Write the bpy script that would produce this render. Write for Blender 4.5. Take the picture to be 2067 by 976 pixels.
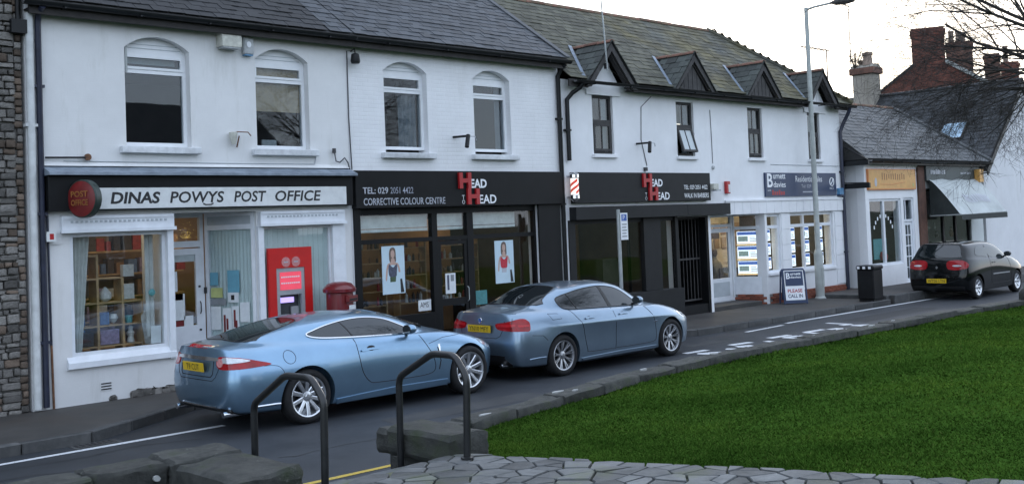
import bpy, bmesh, math, random, mathutils
import numpy as np
from mathutils import Vector, Matrix
from mathutils.bvhtree import BVHTree
PI = math.pi

# ---------------------------------------------------------------- scene, camera, sky, sun, exposure
SC = bpy.context.scene
for _o in list(bpy.data.objects): bpy.data.objects.remove(_o)

CAM_H = 2.438
YAW, PITCH, ROLL = math.radians(45.898), math.radians(2.0944), math.radians(-2.2867)
FPX, CX, CY, IW, IH = 2163.717, 1033.5, 371.40, 2067.0, 976.0
_fwd = Vector((math.cos(YAW) * math.cos(PITCH), math.sin(YAW) * math.cos(PITCH), math.sin(PITCH)))
_rt = _fwd.cross(Vector((0, 0, 1))).normalized()
_up = _rt.cross(_fwd)
_r = _rt * math.cos(ROLL) + _up * math.sin(ROLL)
_u = -_rt * math.sin(ROLL) + _up * math.cos(ROLL)
cam = bpy.data.cameras.new('camera')
cam.sensor_width = 36.0
cam.lens = FPX / IW * 36.0
cam.shift_x = -(CX - IW / 2) / IW
cam.shift_y = -(IH / 2 - CY) / IW
cam.clip_start, cam.clip_end = 0.1, 1500.0
camo = bpy.data.objects.new('camera', cam)
SC.collection.objects.link(camo)
camo.matrix_world = Matrix(((_r.x, _u.x, -_fwd.x, 0), (_r.y, _u.y, -_fwd.y, 0), (_r.z, _u.z, -_fwd.z, CAM_H), (0, 0, 0, 1)))
SC.camera = camo

def in_view(p, m=30):
    """is a world point inside the photograph's frame (used only to decide which roof slates become single objects)"""
    d = Vector(p) - Vector((0, 0, CAM_H))
    z = d.dot(_fwd)
    if z < 0.5: return False
    u = CX + FPX * d.dot(_r) / z; v = CY - FPX * d.dot(_u) / z
    return -m < u < IW + m and -m < v < IH + m

SUN_EL, SUN_AZ = math.radians(17), math.radians(62)   # low winter sun behind the roofs, veiled by thin cloud
world = bpy.data.worlds.new('World')
SC.world = world
world.use_nodes = True
_nt = world.node_tree
_bg = _nt.nodes['Background']
_sky = _nt.nodes.new('ShaderNodeTexSky')
_sky.sky_type = 'NISHITA'
_sky.sun_disc = False
_sky.sun_elevation = SUN_EL
_sky.sun_rotation = SUN_AZ
_sky.air_density = 1.0
_sky.dust_density = 1.0
_sky.ozone_density = 1.0
# thin even cloud over the blue: the sky is mixed towards a pale cool overcast with soft cloud texture
_tc = _nt.nodes.new('ShaderNodeTexCoord')
_ns = _nt.nodes.new('ShaderNodeTexNoise')
_ns.inputs['Scale'].default_value = 2.2
_ns.inputs['Detail'].default_value = 7
_nt.links.new(_tc.outputs['Generated'], _ns.inputs['Vector'])
_cr = _nt.nodes.new('ShaderNodeValToRGB')
_cr.color_ramp.elements[0].position = 0.3
_cr.color_ramp.elements[0].color = (6.2, 7.25, 9.2, 1)
_cr.color_ramp.elements[1].position = 0.75
_cr.color_ramp.elements[1].color = (8.9, 9.95, 11.8, 1)
_nt.links.new(_ns.outputs['Fac'], _cr.inputs['Fac'])
_mx = _nt.nodes.new('ShaderNodeMix')
_mx.data_type = 'RGBA'
_mx.inputs[0].default_value = 0.62
_nt.links.new(_sky.outputs[0], _mx.inputs[6])
_nt.links.new(_cr.outputs[0], _mx.inputs[7])
_nt.links.new(_mx.outputs[2], _bg.inputs['Color'])
_bg.inputs['Strength'].default_value = 0.14

sun = bpy.data.lights.new('sun', 'SUN')
sun.energy = 0.5
sun.angle = math.radians(25)
sun.color = (1.0, 0.95, 0.9)
suno = bpy.data.objects.new('sun', sun)
SC.collection.objects.link(suno)
_sd = Vector((math.sin(SUN_AZ) * math.cos(SUN_EL), math.cos(SUN_AZ) * math.cos(SUN_EL), math.sin(SUN_EL)))
suno.rotation_euler = _sd.to_track_quat('Z', 'Y').to_euler()

SC.view_settings.view_transform = 'Standard'
SC.view_settings.look = 'None'
SC.view_settings.gamma = 1.0
SC.view_settings.exposure = 0.85
SC.view_settings.use_curve_mapping = False
SC.cycles.use_denoising = True
SC.cycles.max_bounces = 8
SC.cycles.transparent_max_bounces = 12
SC.cycles.caustics_reflective = False
SC.cycles.caustics_refractive = False
# ---------------------------------------------------------------- helpers
COL = SC.collection
rnd = random.Random(7)
MATS = {}

def new_mat(name):
    m = bpy.data.materials.new(name)
    m.use_nodes = True
    nt = m.node_tree
    b = nt.nodes["Principled BSDF"]
    MATS[name] = m
    return m, nt, b

def N(nt, typ, **kw):
    n = nt.nodes.new(typ)
    for k, v in kw.items():
        setattr(n, k, v)
    return n

def noise_fac(nt, scale, detail=6, rough=0.6, coord='Object', stretch=None, dist=0.0):
    tc = N(nt, 'ShaderNodeTexCoord')
    src = tc.outputs[coord]
    if stretch:
        mp = N(nt, 'ShaderNodeMapping')
        mp.inputs['Scale'].default_value = stretch
        nt.links.new(src, mp.inputs['Vector'])
        src = mp.outputs['Vector']
    t = N(nt, 'ShaderNodeTexNoise')
    t.inputs['Scale'].default_value = scale
    t.inputs['Detail'].default_value = detail
    t.inputs['Roughness'].default_value = rough
    t.inputs['Distortion'].default_value = dist
    nt.links.new(src, t.inputs['Vector'])
    return t.outputs['Fac']

def ramp(nt, fac, stops):
    r = N(nt, 'ShaderNodeValToRGB')
    el = r.color_ramp.elements
    while len(el) < len(stops):
        el.new(0.5)
    for e, (p, c) in zip(el, stops):
        e.position = p
        e.color = (*c, 1) if len(c) == 3 else c
    nt.links.new(fac, r.inputs['Fac'])
    return r.outputs['Color']

def mix(nt, fac, a, b, mode='MIX'):
    m = N(nt, 'ShaderNodeMix', data_type='RGBA', blend_type=mode)
    for s, v in ((0, fac), (6, a), (7, b)):
        if isinstance(v, (int, float)):
            m.inputs[s].default_value = v
        elif isinstance(v, tuple):
            m.inputs[s].default_value = (*v, 1) if len(v) == 3 else v
        else:
            nt.links.new(v, m.inputs[s])
    return m.outputs[2]

def bump(nt, b, height, strength=0.3, dist=0.01, prev=None):
    bn = N(nt, 'ShaderNodeBump')
    bn.inputs['Strength'].default_value = strength
    bn.inputs['Distance'].default_value = dist
    nt.links.new(height, bn.inputs['Height'])
    if prev is not None:
        nt.links.new(prev, bn.inputs['Normal'])
    nt.links.new(bn.outputs['Normal'], b.inputs['Normal'])
    return bn.outputs['Normal']

def plain(name, col, rough=0.5, metal=0.0, var=0.12, scale=6.0, bmp=0.0, spec=0.5, coat=0.0, emit=None, estr=0.0):
    m, nt, b = new_mat(name)
    f = noise_fac(nt, scale)
    lo = tuple(max(0, c * (1 - var)) for c in col)
    hi = tuple(min(1, c * (1 + var)) for c in col)
    nt.links.new(ramp(nt, f, [(0.3, lo), (0.7, hi)]), b.inputs['Base Color'])
    b.inputs['Roughness'].default_value = rough
    b.inputs['Metallic'].default_value = metal
    b.inputs['Specular IOR Level'].default_value = spec
    b.inputs['Coat Weight'].default_value = coat
    b.inputs['Coat Roughness'].default_value = 0.04
    if bmp:
        bump(nt, b, noise_fac(nt, scale * 6), bmp, 0.004)
    if emit:
        b.inputs['Emission Color'].default_value = (*emit, 1)
        b.inputs['Emission Strength'].default_value = estr
    return m

def glass(name, tint=(0.8, 0.85, 0.85), rough=0.015, body=0.0, bodycol=(0.02, 0.025, 0.03), refl=0.07):
    """thin architectural pane: mirror by Fresnel over clear (or partly tinted) glass"""
    m = bpy.data.materials.new(name)
    m.use_nodes = True
    nt = m.node_tree
    nt.nodes.clear()
    out = N(nt, 'ShaderNodeOutputMaterial')
    tr = N(nt, 'ShaderNodeBsdfTransparent')
    tr.inputs['Color'].default_value = (*tint, 1)
    base = tr.outputs[0]
    if body > 0:
        df = N(nt, 'ShaderNodeBsdfDiffuse')
        df.inputs['Color'].default_value = (*bodycol, 1)
        mx = N(nt, 'ShaderNodeMixShader')
        mx.inputs[0].default_value = body
        nt.links.new(base, mx.inputs[1])
        nt.links.new(df.outputs[0], mx.inputs[2])
        base = mx.outputs[0]
    gl = N(nt, 'ShaderNodeBsdfGlossy')
    gl.inputs['Roughness'].default_value = rough
    # Schlick reflectance, the same from both sides of the thin sheet
    ge = N(nt, 'ShaderNodeNewGeometry')
    dt = N(nt, 'ShaderNodeVectorMath', operation='DOT_PRODUCT')
    nt.links.new(ge.outputs['Normal'], dt.inputs[0]); nt.links.new(ge.outputs['Incoming'], dt.inputs[1])
    def mth(op, a, b_=None):
        q = N(nt, 'ShaderNodeMath', operation=op)
        nt.links.new(a, q.inputs[0])
        if b_ is not None: q.inputs[1].default_value = b_
        return q.outputs[0]
    one = N(nt, 'ShaderNodeMath', operation='SUBTRACT'); one.inputs[0].default_value = 1.0
    nt.links.new(mth('ABSOLUTE', dt.outputs['Value']), one.inputs[1])
    fr = mth('ADD', mth('MULTIPLY', mth('POWER', one.outputs[0], 5.0), 0.93), refl)
    # gentle waviness of old panes
    bn = N(nt, 'ShaderNodeBump')
    bn.inputs['Strength'].default_value = 0.02
    bn.inputs['Distance'].default_value = 0.02
    nt.links.new(noise_fac(nt, 2.2, 2, 0.4), bn.inputs['Height'])
    nt.links.new(bn.outputs[0], gl.inputs['Normal'])
    mx = N(nt, 'ShaderNodeMixShader')
    nt.links.new(fr, mx.inputs[0])
    nt.links.new(base, mx.inputs[1])
    nt.links.new(gl.outputs[0], mx.inputs[2])
    nt.links.new(mx.outputs[0], out.inputs['Surface'])
    MATS[name] = m
    return m

def tag(o, label=None, cat=None, group=None, kind=None):
    if label: o['label'] = label
    if cat: o['category'] = cat
    if group: o['group'] = group
    if kind: o['kind'] = kind
    return o

def thing(name, loc, label, cat, group=None, rz=0.0):
    o = bpy.data.objects.new(name, None)
    o.empty_display_size = 0.2
    o.location = loc
    o.rotation_euler = (0, 0, rz)
    COL.objects.link(o)
    return tag(o, label, cat, group)

def _wm(o):
    """matrix of an object chain without waiting for the depsgraph"""
    m = o.matrix_basis.copy()
    if o.parent:
        m = _wm(o.parent) @ o.matrix_parent_inverse @ m
    return m

def put(o, parent, world=True):
    """parent o; world=True: its mesh is already in world coordinates"""
    o.parent = parent
    if world:
        o.matrix_parent_inverse = _wm(parent).inverted()
    return o

class MB:
    def __init__(self):
        self.v = []
        self.f = []
    def add(self, vs, fs):
        n = len(self.v)
        self.v.extend([tuple(p) for p in vs])
        self.f.extend([tuple(i + n for i in q) for q in fs])
        return self
    def box(self, x0, y0, z0, x1, y1, z1):
        return self.add([(x0, y0, z0), (x1, y0, z0), (x1, y1, z0), (x0, y1, z0), (x0, y0, z1), (x1, y0, z1), (x1, y1, z1), (x0, y1, z1)],
                        [(0, 3, 2, 1), (4, 5, 6, 7), (0, 1, 5, 4), (1, 2, 6, 5), (2, 3, 7, 6), (3, 0, 4, 7)])
    def quad(self, a, b, c, d):
        return self.add([a, b, c, d], [(0, 1, 2, 3)])
    def prism(self, poly, axis, a0, a1):
        """extrude a 2D polygon along axis ('x','y','z') from a0 to a1"""
        def P(p, a):
            return {'x': (a, p[0], p[1]), 'y': (p[0], a, p[1]), 'z': (p[0], p[1], a)}[axis]
        n = len(poly)
        vs = [P(p, a0) for p in poly] + [P(p, a1) for p in poly]
        fs = [tuple(range(n))[::-1], tuple(range(n, 2 * n))]
        fs += [(i, (i + 1) % n, n + (i + 1) % n, n + i) for i in range(n)]
        return self.add(vs, fs)
    def tube(self, pts, r, seg=8, cap=True, taper=None):
        pts = [Vector(p) for p in pts]
        rings = []
        prev = None
        for i, p in enumerate(pts):
            if i == 0: d = pts[1] - p
            elif i == len(pts) - 1: d = p - pts[i - 1]
            else: d = (pts[i + 1] - p).normalized() + (p - pts[i - 1]).normalized()
            d.normalize()
            if prev is None:
                a = Vector((0, 0, 1)) if abs(d.z) < 0.9 else Vector((1, 0, 0))
                u = d.cross(a).normalized()
            else:
                u = (prev - d * prev.dot(d))
                u = u.normalized() if u.length > 1e-6 else d.orthogonal().normalized()
            prev = u
            w = d.cross(u)
            rr = taper[i] if taper else r
            rings.append([p + (u * math.cos(2 * PI * k / seg) + w * math.sin(2 * PI * k / seg)) * rr for k in range(seg)])
        vs = [q for ring in rings for q in ring]
        fs = []
        for i in range(len(pts) - 1):
            for k in range(seg):
                fs.append((i * seg + k, i * seg + (k + 1) % seg, (i + 1) * seg + (k + 1) % seg, (i + 1) * seg + k))
        if cap:
            fs.append(tuple(range(seg))[::-1])
            fs.append(tuple((len(pts) - 1) * seg + k for k in range(seg)))
        return self.add(vs, fs)
    def lathe(self, prof, c, axis='z', seg=24, arc=1.0, cap=True):
        """prof: list of (r, h) ; revolve about axis through c"""
        vs = []
        for (r, h) in prof:
            for k in range(seg):
                a = 2 * PI * k / seg * arc
                p = {'z': (r * math.cos(a), r * math.sin(a), h), 'y': (r * math.cos(a), h, r * math.sin(a)), 'x': (h, r * math.cos(a), r * math.sin(a))}[axis]
                vs.append((c[0] + p[0], c[1] + p[1], c[2] + p[2]))
        fs = []
        for i in range(len(prof) - 1):
            for k in range(seg):
                fs.append((i * seg + k, i * seg + (k + 1) % seg, (i + 1) * seg + (k + 1) % seg, (i + 1) * seg + k))
        if cap and prof[0][0] > 1e-5: fs.append(tuple(range(seg))[::-1])
        if cap and prof[-1][0] > 1e-5: fs.append(tuple((len(prof) - 1) * seg + k for k in range(seg)))
        return self.add(vs, fs)
    def xf(self, M):
        self.v = [tuple(M @ Vector(p)) for p in self.v]
        return self
    def mesh(self, name, mat=None, smooth=False, bevel=0.0, merge=False):
        me = bpy.data.meshes.new(name)
        me.from_pydata(self.v, [], self.f)
        bm = bmesh.new()
        bm.from_mesh(me)
        if merge:
            bmesh.ops.remove_doubles(bm, verts=bm.verts, dist=1e-5)
        bmesh.ops.recalc_face_normals(bm, faces=bm.faces)
        if bevel > 0:
            bmesh.ops.bevel(bm, geom=[e for e in bm.edges if len(e.link_faces) == 2 and e.calc_face_angle(0) > 0.5], offset=bevel, segments=1, affect='EDGES', clamp_overlap=True)
        bm.to_mesh(me)
        bm.free()
        if smooth:
            me.polygons.foreach_set('use_smooth', [True] * len(me.polygons))
            if smooth != 'all':
                try: me.set_sharp_from_angle(angle=smooth if isinstance(smooth, float) else 0.7)
                except Exception: pass
        if mat: me.materials.append(MATS[mat] if isinstance(mat, str) else mat)
        return me
    def build(self, name, mat, parent=None, world=True, smooth=False, bevel=0.0, merge=False, **tags):
        o = bpy.data.objects.new(name, self.mesh(name, mat, smooth, bevel, merge))
        COL.objects.link(o)
        if parent is not None: put(o, parent, world)
        return tag(o, **tags)

def mesh_obj(name, me, parent=None, world=False, loc=None, rot=None, scale=None):
    o = bpy.data.objects.new(name, me)
    COL.objects.link(o)
    if loc is not None: o.location = loc
    if rot is not None: o.rotation_euler = rot
    if scale is not None: o.scale = scale
    if parent is not None: put(o, parent, world)
    return o

def text_mesh(txt, size, mat, depth=0.0, shear=0.0, sx=1.0, bold=0.0, align='LEFT', space=1.0):
    cu = bpy.data.curves.new('lettering', 'FONT')
    cu.body = txt
    cu.size = size
    cu.shear = shear
    cu.offset = bold
    cu.extrude = depth
    cu.align_x = align
    cu.space_character = space
    cu.resolution_u = 3
    o = bpy.data.objects.new('lettering_tmp', cu)
    COL.objects.link(o)
    dg = bpy.context.evaluated_depsgraph_get()
    me = bpy.data.meshes.new_from_object(o.evaluated_get(dg))
    bpy.data.objects.remove(o)
    bpy.data.curves.remove(cu)
    if sx != 1.0:
        for v in me.vertices: v.co.x *= sx
    me.materials.clear()
    me.materials.append(MATS[mat])
    return me

def fit_text(me, w, h=None):
    """scale a lettering mesh so it spans w (and is h high), origin lower left"""
    xs = [v.co.x for v in me.vertices]; ys = [v.co.y for v in me.vertices]
    x0, x1, y0, y1 = min(xs), max(xs), min(ys), max(ys)
    fx = w / (x1 - x0); fy = h / (y1 - y0) if h else fx
    for v in me.vertices:
        v.co.x = (v.co.x - x0) * fx
        v.co.y = (v.co.y - y0) * fy
    return me

def facade_text(txt, x, z, w, h, y, mat, parent, name='lettering', shear=0.0, bold=0.0, depth=0.0, space=1.0):
    """lettering standing upright on a plane facing -Y, lower left corner at x,z"""
    me = fit_text(text_mesh(txt, 0.3, mat, depth=depth, shear=shear, bold=bold, space=space), w, h)
    for v in me.vertices:
        v.co = Vector((x + v.co.x, y - v.co.z, z + v.co.y))
    return mesh_obj(name, me, parent, True)
# ---------------------------------------------------------------- materials
def wall_white(name, col=(0.74, 0.76, 0.78), brick=0.0, grime=0.25):
    m, nt, b = new_mat(name)
    f = noise_fac(nt, 1.6, 8, 0.65)
    c1 = ramp(nt, f, [(0.28, tuple(c * 0.90 for c in col)), (0.66, col)])
    # rain streaks: noise stretched down the wall
    st = noise_fac(nt, 3.0, 5, 0.7, stretch=(1.5, 1.5, 0.22))
    k = ramp(nt, st, [(0.54, (0, 0, 0)), (0.80, (1, 1, 1))])
    mk = N(nt, 'ShaderNodeMath', operation='MULTIPLY'); mk.inputs[1].default_value = grime
    nt.links.new(k, mk.inputs[0])
    c2 = mix(nt, mk.outputs[0], c1, (0.42, 0.42, 0.37))
    # chips and flakes of old paint
    ch = noise_fac(nt, 23, 3, 0.6)
    k2 = ramp(nt, ch, [(0.70, (0, 0, 0)), (0.76, (1, 1, 1))])
    mk2 = N(nt, 'ShaderNodeMath', operation='MULTIPLY'); mk2.inputs[1].default_value = 0.35
    nt.links.new(k2, mk2.inputs[0])
    c3 = mix(nt, mk2.outputs[0], c2, (0.50, 0.49, 0.45))
    nt.links.new(c3, b.inputs['Base Color'])
    b.inputs['Roughness'].default_value = 0.75
    n1 = bump(nt, b, noise_fac(nt, 60, 4), 0.25, 0.004)
    if brick > 0:
        tc = N(nt, 'ShaderNodeTexCoord')
        mp = N(nt, 'ShaderNodeMapping'); mp.inputs['Rotation'].default_value = (PI / 2, 0, 0)
        nt.links.new(tc.outputs['Object'], mp.inputs['Vector'])
        br = N(nt, 'ShaderNodeTexBrick')
        br.inputs['Scale'].default_value = 1.0
        br.inputs['Brick Width'].default_value = 0.225
        br.inputs['Row Height'].default_value = 0.075
        br.inputs['Mortar Size'].default_value = 0.008
        br.inputs['Mortar Smooth'].default_value = 0.6
        br.inputs['Color1'].default_value = (1, 1, 1, 1); br.inputs['Color2'].default_value = (.8, .8, .8, 1)
        br.inputs['Mortar'].default_value = (0, 0, 0, 1)
        nt.links.new(mp.outputs[0], br.inputs['Vector'])
        bump(nt, b, br.outputs['Color'], brick, 0.006, n1)
wall_white('render_white', (0.73, 0.735, 0.735), 0.05, 0.42)
wall_white('brick_white', (0.80, 0.81, 0.825), 0.5, 0.18)
wall_white('smooth_white', (0.81, 0.82, 0.84), 0.0, 0.14)
wall_white('far_white', (0.70, 0.71, 0.73), 0.0, 0.2)
wall_white('side_grey', (0.62, 0.66, 0.66), 0.0, 0.3)

def two_tone(name, a, b_, scale, rough=0.8, bmp=0.4, bd=0.01, lo=0.35, hi=0.65, spec=0.4, third=None, tscale=None, island=0.0, tr=(0.52, 0.68)):
    m, nt, b = new_mat(name)
    c = ramp(nt, noise_fac(nt, scale, 8, 0.65), [(lo, a), (hi, b_)])
    if third:
        k = ramp(nt, noise_fac(nt, tscale or scale * 0.3, 6, 0.6), [(tr[0], (0, 0, 0)), (tr[1], (1, 1, 1))])
        c = mix(nt, k, c, third)
    if island > 0:
        g = N(nt, 'ShaderNodeNewGeometry'); oi = N(nt, 'ShaderNodeObjectInfo')
        ad = N(nt, 'ShaderNodeMath', operation='ADD'); fr = N(nt, 'ShaderNodeMath', operation='FRACT')
        nt.links.new(g.outputs['Random Per Island'], ad.inputs[0]); nt.links.new(oi.outputs['Random'], ad.inputs[1])
        nt.links.new(ad.outputs[0], fr.inputs[0])
        mr = N(nt, 'ShaderNodeMapRange'); mr.inputs['To Min'].default_value = 1 - island; mr.inputs['To Max'].default_value = 1 + island
        nt.links.new(fr.outputs[0], mr.inputs['Value'])
        hv = N(nt, 'ShaderNodeHueSaturation')
        nt.links.new(mr.outputs[0], hv.inputs['Value']); nt.links.new(c, hv.inputs['Color'])
        c = hv.outputs[0]
    nt.links.new(c, b.inputs['Base Color'])
    b.inputs['Roughness'].default_value = rough
    b.inputs['Specular IOR Level'].default_value = spec
    if bmp: bump(nt, b, noise_fac(nt, scale * 5, 6, 0.7), bmp, bd)
    return m, nt, b
two_tone('slate_dark', (0.0085, 0.0095, 0.0112), (0.0145, 0.016, 0.0188), 4, 0.75, 0.3, 0.004, island=0.35)
two_tone('slate_blue', (0.032, 0.037, 0.044), (0.050, 0.057, 0.066), 4, 0.7, 0.3, 0.004, island=0.3)
two_tone('slate_moss', (0.0527, 0.0570, 0.0508), (0.0806, 0.0837, 0.0713), 5, 0.85, 0.5, 0.008, island=0.35, third=(0.092, 0.082, 0.042), tscale=1.1, tr=(0.36, 0.62))
two_tone('slate_dormer', (0.0275, 0.0330, 0.0308), (0.0468, 0.0539, 0.0473), 5, 0.75, 0.4, 0.006, island=0.4, third=(0.03, 0.038, 0.017), tscale=2.5)
two_tone('slate_grey', (0.0620, 0.0670, 0.0713), (0.0899, 0.0930, 0.0942), 4, 0.7, 0.3, 0.004, island=0.25)
two_tone('slate_far', (0.0225, 0.0261, 0.0297), (0.0360, 0.0396, 0.0432), 3, 0.7, 0.3, 0.004, island=0.4)
two_tone('ridge_red', (0.1125, 0.0562, 0.0413), (0.1800, 0.0900, 0.0638), 8, 0.85, 0.4, 0.006, island=0.25, third=(0.11, 0.10, 0.06), tscale=6)
two_tone('roof_felt', (0.03, 0.03, 0.03), (0.05, 0.05, 0.05), 5)
two_tone('rubble', (0.1080, 0.1024, 0.0944), (0.2160, 0.2040, 0.1880), 7, 0.9, 0.6, 0.012, island=0.5)
two_tone('rubble_warm', (0.0975, 0.0750, 0.0585), (0.1650, 0.1237, 0.0938), 8, 0.9, 0.6, 0.010, island=0.5)
two_tone('mortar', (0.17, 0.165, 0.155), (0.26, 0.25, 0.235), 14, 0.95, 0.6, 0.01)
m, nt, b = two_tone('wall_stone', (0.0341, 0.0367, 0.0341), (0.0767, 0.0784, 0.0716), 6, 0.85, 0.7, 0.02, third=(0.034, 0.046, 0.022), tscale=3, island=0.2)
_src = b.inputs['Base Color'].links[0].from_socket
_k1 = ramp(nt, noise_fac(nt, 9, 9, .75), [(.60, (0, 0, 0)), (.66, (1, 1, 1))])
_k2 = ramp(nt, noise_fac(nt, 1.3, 4, .6), [(.42, (0, 0, 0)), (.60, (.75, .75, .75))])
_k3 = N(nt, 'ShaderNodeMix', data_type='RGBA', blend_type='MULTIPLY'); _k3.inputs[0].default_value = 1
nt.links.new(_k1, _k3.inputs[6]); nt.links.new(_k2, _k3.inputs[7])
nt.links.new(mix(nt, _k3.outputs[2], _src, (.20, .205, .185)), b.inputs['Base Color'])
bump(nt, b, noise_fac(nt, 26, 9, .8), .9, .03)
two_tone('lime_patch', (0.30, 0.31, 0.30), (0.42, 0.43, 0.42), 15, 0.9, 0.5, 0.01)
two_tone('brick_red', (0.1400, 0.0434, 0.0280), (0.2170, 0.0700, 0.0420), 3, 0.85, 0.4, 0.006, island=0.3)
two_tone('brick_dark', (0.085, 0.048, 0.038), (0.16, 0.085, 0.062), 3, 0.9, 0.4, 0.006, island=0.3)
two_tone('chimney_render', (0.2160, 0.1960, 0.1640), (0.3040, 0.2800, 0.2400), 2, 0.9, 0.4, 0.01, third=(0.17, 0.16, 0.14))
two_tone('clay_pot', (0.20, 0.15, 0.12), (0.32, 0.24, 0.19), 5, 0.85)
m, nt, b = two_tone('asphalt', (0.0186, 0.0217, 0.0267), (0.0360, 0.0403, 0.0471), 1.1, 0.62, 0, 0, third=(0.024, 0.027, 0.032), tscale=0.35)
bump(nt, b, noise_fac(nt, 90, 3, 0.8), 0.5, 0.006)
m, nt, b = two_tone('paving_grey', (0.0384, 0.0372, 0.0353), (0.0694, 0.0651, 0.0608), 1.3, 0.7, 0, 0, third=(0.056, 0.047, 0.040), tscale=0.5)
bump(nt, b, noise_fac(nt, 70, 3, 0.8), 0.4, 0.005)
two_tone('turf_far', (0.016, 0.028, 0.010), (0.026, 0.044, 0.014), 2, 0.95, 0.5, 0.02)
two_tone('tar_patch', (0.014, 0.015, 0.017), (0.026, 0.028, 0.031), 3, 0.7, 0.4, 0.005)
two_tone('old_patch', (0.032, 0.034, 0.036), (0.052, 0.054, 0.056), 2.2, 0.8, 0.4, 0.005)
two_tone('kerb_stone', (0.0465, 0.0484, 0.0496), (0.0868, 0.0868, 0.0856), 5, 0.85, 0.5, 0.006, island=0.25)
two_tone('crazy_stone', (0.0694, 0.0739, 0.0751), (0.1272, 0.1329, 0.1358), 5, 0.85, 0.6, 0.010, third=(0.075, 0.085, 0.055), tscale=2.5, island=0.42)
two_tone('joint_soil', (0.0624, 0.0707, 0.0416), (0.1248, 0.1331, 0.0832), 12, 0.95, 0.6, 0.01)
two_tone('lawn_soil', (0.026, 0.060, 0.010), (0.038, 0.082, 0.013), 3, 1.0, 0.2, 0.01, spec=0.0)
def road_paint(name, col):
    m, nt, b = new_mat(name)
    k = ramp(nt, noise_fac(nt, 30, 6, 0.75), [(0.30, (0, 0, 0)), (0.46, (1, 1, 1))])
    nt.links.new(mix(nt, k, (0.07, 0.075, 0.08), col), b.inputs['Base Color'])
    b.inputs['Roughness'].default_value = 0.7
    bump(nt, b, noise_fac(nt, 90, 3), 0.4, 0.004)
road_paint('paint_line_white', (0.62, 0.64, 0.66))
road_paint('paint_line_yellow', (0.50, 0.36, 0.05))
plain('upvc', (0.78, 0.80, 0.82), 0.35, 0, 0.04)
plain('timber_white', (0.70, 0.73, 0.77), 0.5, 0, 0.08, 5)
plain('timber_dull', (0.42, 0.46, 0.49), 0.55, 0, 0.1, 5)
plain('stone_sill', (0.60, 0.62, 0.64), 0.8, 0, 0.15, 9, 0.3)
plain('gutter_black', (0.008, 0.009, 0.010), 0.45, 0, 0.3, 6, 0, 0.3)
plain('pipe_navy', (0.020, 0.024, 0.045), 0.4, 0, 0.3)
plain('pipe_white', (0.55, 0.57, 0.57), 0.6, 0, 0.2, 5)
plain('fascia_brown', (0.024, 0.021, 0.021), 0.7, 0, 0.35, 6, 0.3)
plain('board_grey', (0.045, 0.043, 0.043), 0.75, 0, 0.35, 7, 0.4)
plain('lead_flash', (0.22, 0.26, 0.31), 0.55, 0.2, 0.3, 6, 0.2)
plain('lead_bright', (0.16, 0.20, 0.25), 0.5, 0.2, 0.3, 9, 0.3)
plain('shop_black', (0.0055, 0.006, 0.007), 0.5, 0, 0.25, 4, 0.08, 0.22)
plain('shop_charcoal', (0.011, 0.012, 0.0135), 0.55, 0, 0.2, 4, 0.08, 0.25)
plain('sign_white', (0.66, 0.68, 0.68), 0.5, 0, 0.10, 7)
plain('letter_black', (0.013, 0.013, 0.015), 0.5)
plain('letter_white', (0.78, 0.80, 0.83), 0.4, 0, 0.04)
plain('letter_dim', (0.40, 0.42, 0.47), 0.4, 0, 0.25, 3)
plain('letter_steel', (0.30, 0.32, 0.38), 0.4, 0.2, 0.4, 4)
plain('sign_red', (0.38, 0.012, 0.016), 0.35, 0, 0.12)
plain('sign_red_dark', (0.15, 0.011, 0.011), 0.4, 0, 0.25, 8)
plain('sign_gold', (0.28, 0.11, 0.025), 0.45, 0, 0.2)
plain('sign_green', (0.018, 0.032, 0.026), 0.4)
plain('post_box_red', (0.15, 0.010, 0.013), 0.3, 0, 0.2, 5, 0, 0.5, 0.4)
plain('atm_red', (0.52, 0.012, 0.012), 0.3, 0, 0.08, 4)
plain('atm_pink', (0.75, 0.08, 0.12), 0.35, 0, 0.1, 9, emit=(0.9, 0.08, 0.13), estr=0.25)
plain('atm_grey', (0.36, 0.37, 0.39), 0.4, 0.3, 0.1)
plain('atm_dark', (0.05, 0.055, 0.06), 0.3, 0.2, 0.3, 10)
plain('screen_violet', (0.3, 0.25, 0.6), 0.3, emit=(0.45, 0.35, 0.95), estr=0.8)
plain('sign_navy', (0.022, 0.040, 0.095), 0.4, 0, 0.1)
plain('sign_yellow', (0.62, 0.33, 0.09), 0.45, 0, 0.12, 5)
plain('sign_orange', (0.60, 0.22, 0.07), 0.5)
plain('sign_teal', (0.10, 0.30, 0.36), 0.5)
plain('sign_bluegreen', (0.030, 0.045, 0.048), 0.5, 0, 0.15)
plain('sign_blue', (0.03, 0.10, 0.38), 0.4)
plain('box_cream', (0.52, 0.52, 0.46), 0.6, 0, 0.2, 12)
plain('box_grey', (0.40, 0.42, 0.43), 0.6, 0, 0.3, 9)
plain('alarm_blue', (0.10, 0.26, 0.45), 0.4)
plain('galvanised', (0.36, 0.385, 0.385), 0.5, 0.35, 0.15, 6)
plain('lamp_post_grey', (0.36, 0.385, 0.37), 0.55, 0.1, 0.15, 5)
plain('rail_black', (0.012, 0.013, 0.014), 0.35, 0, 0.25, 9)
plain('bin_black', (0.006, 0.006, 0.007), 0.45, 0, 0.2, 6, 0, 0.3)
plain('rust', (0.16, 0.08, 0.045), 0.9, 0, 0.4, 14)
plain('bark', (0.035, 0.031, 0.028), 0.9, 0, 0.4, 9, 0.5)
plain('shrub_twig', (0.07, 0.055, 0.035), 0.9)
plain('interior_dark', (0.055, 0.045, 0.036), 0.9, 0, 0.3, 2)
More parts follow.
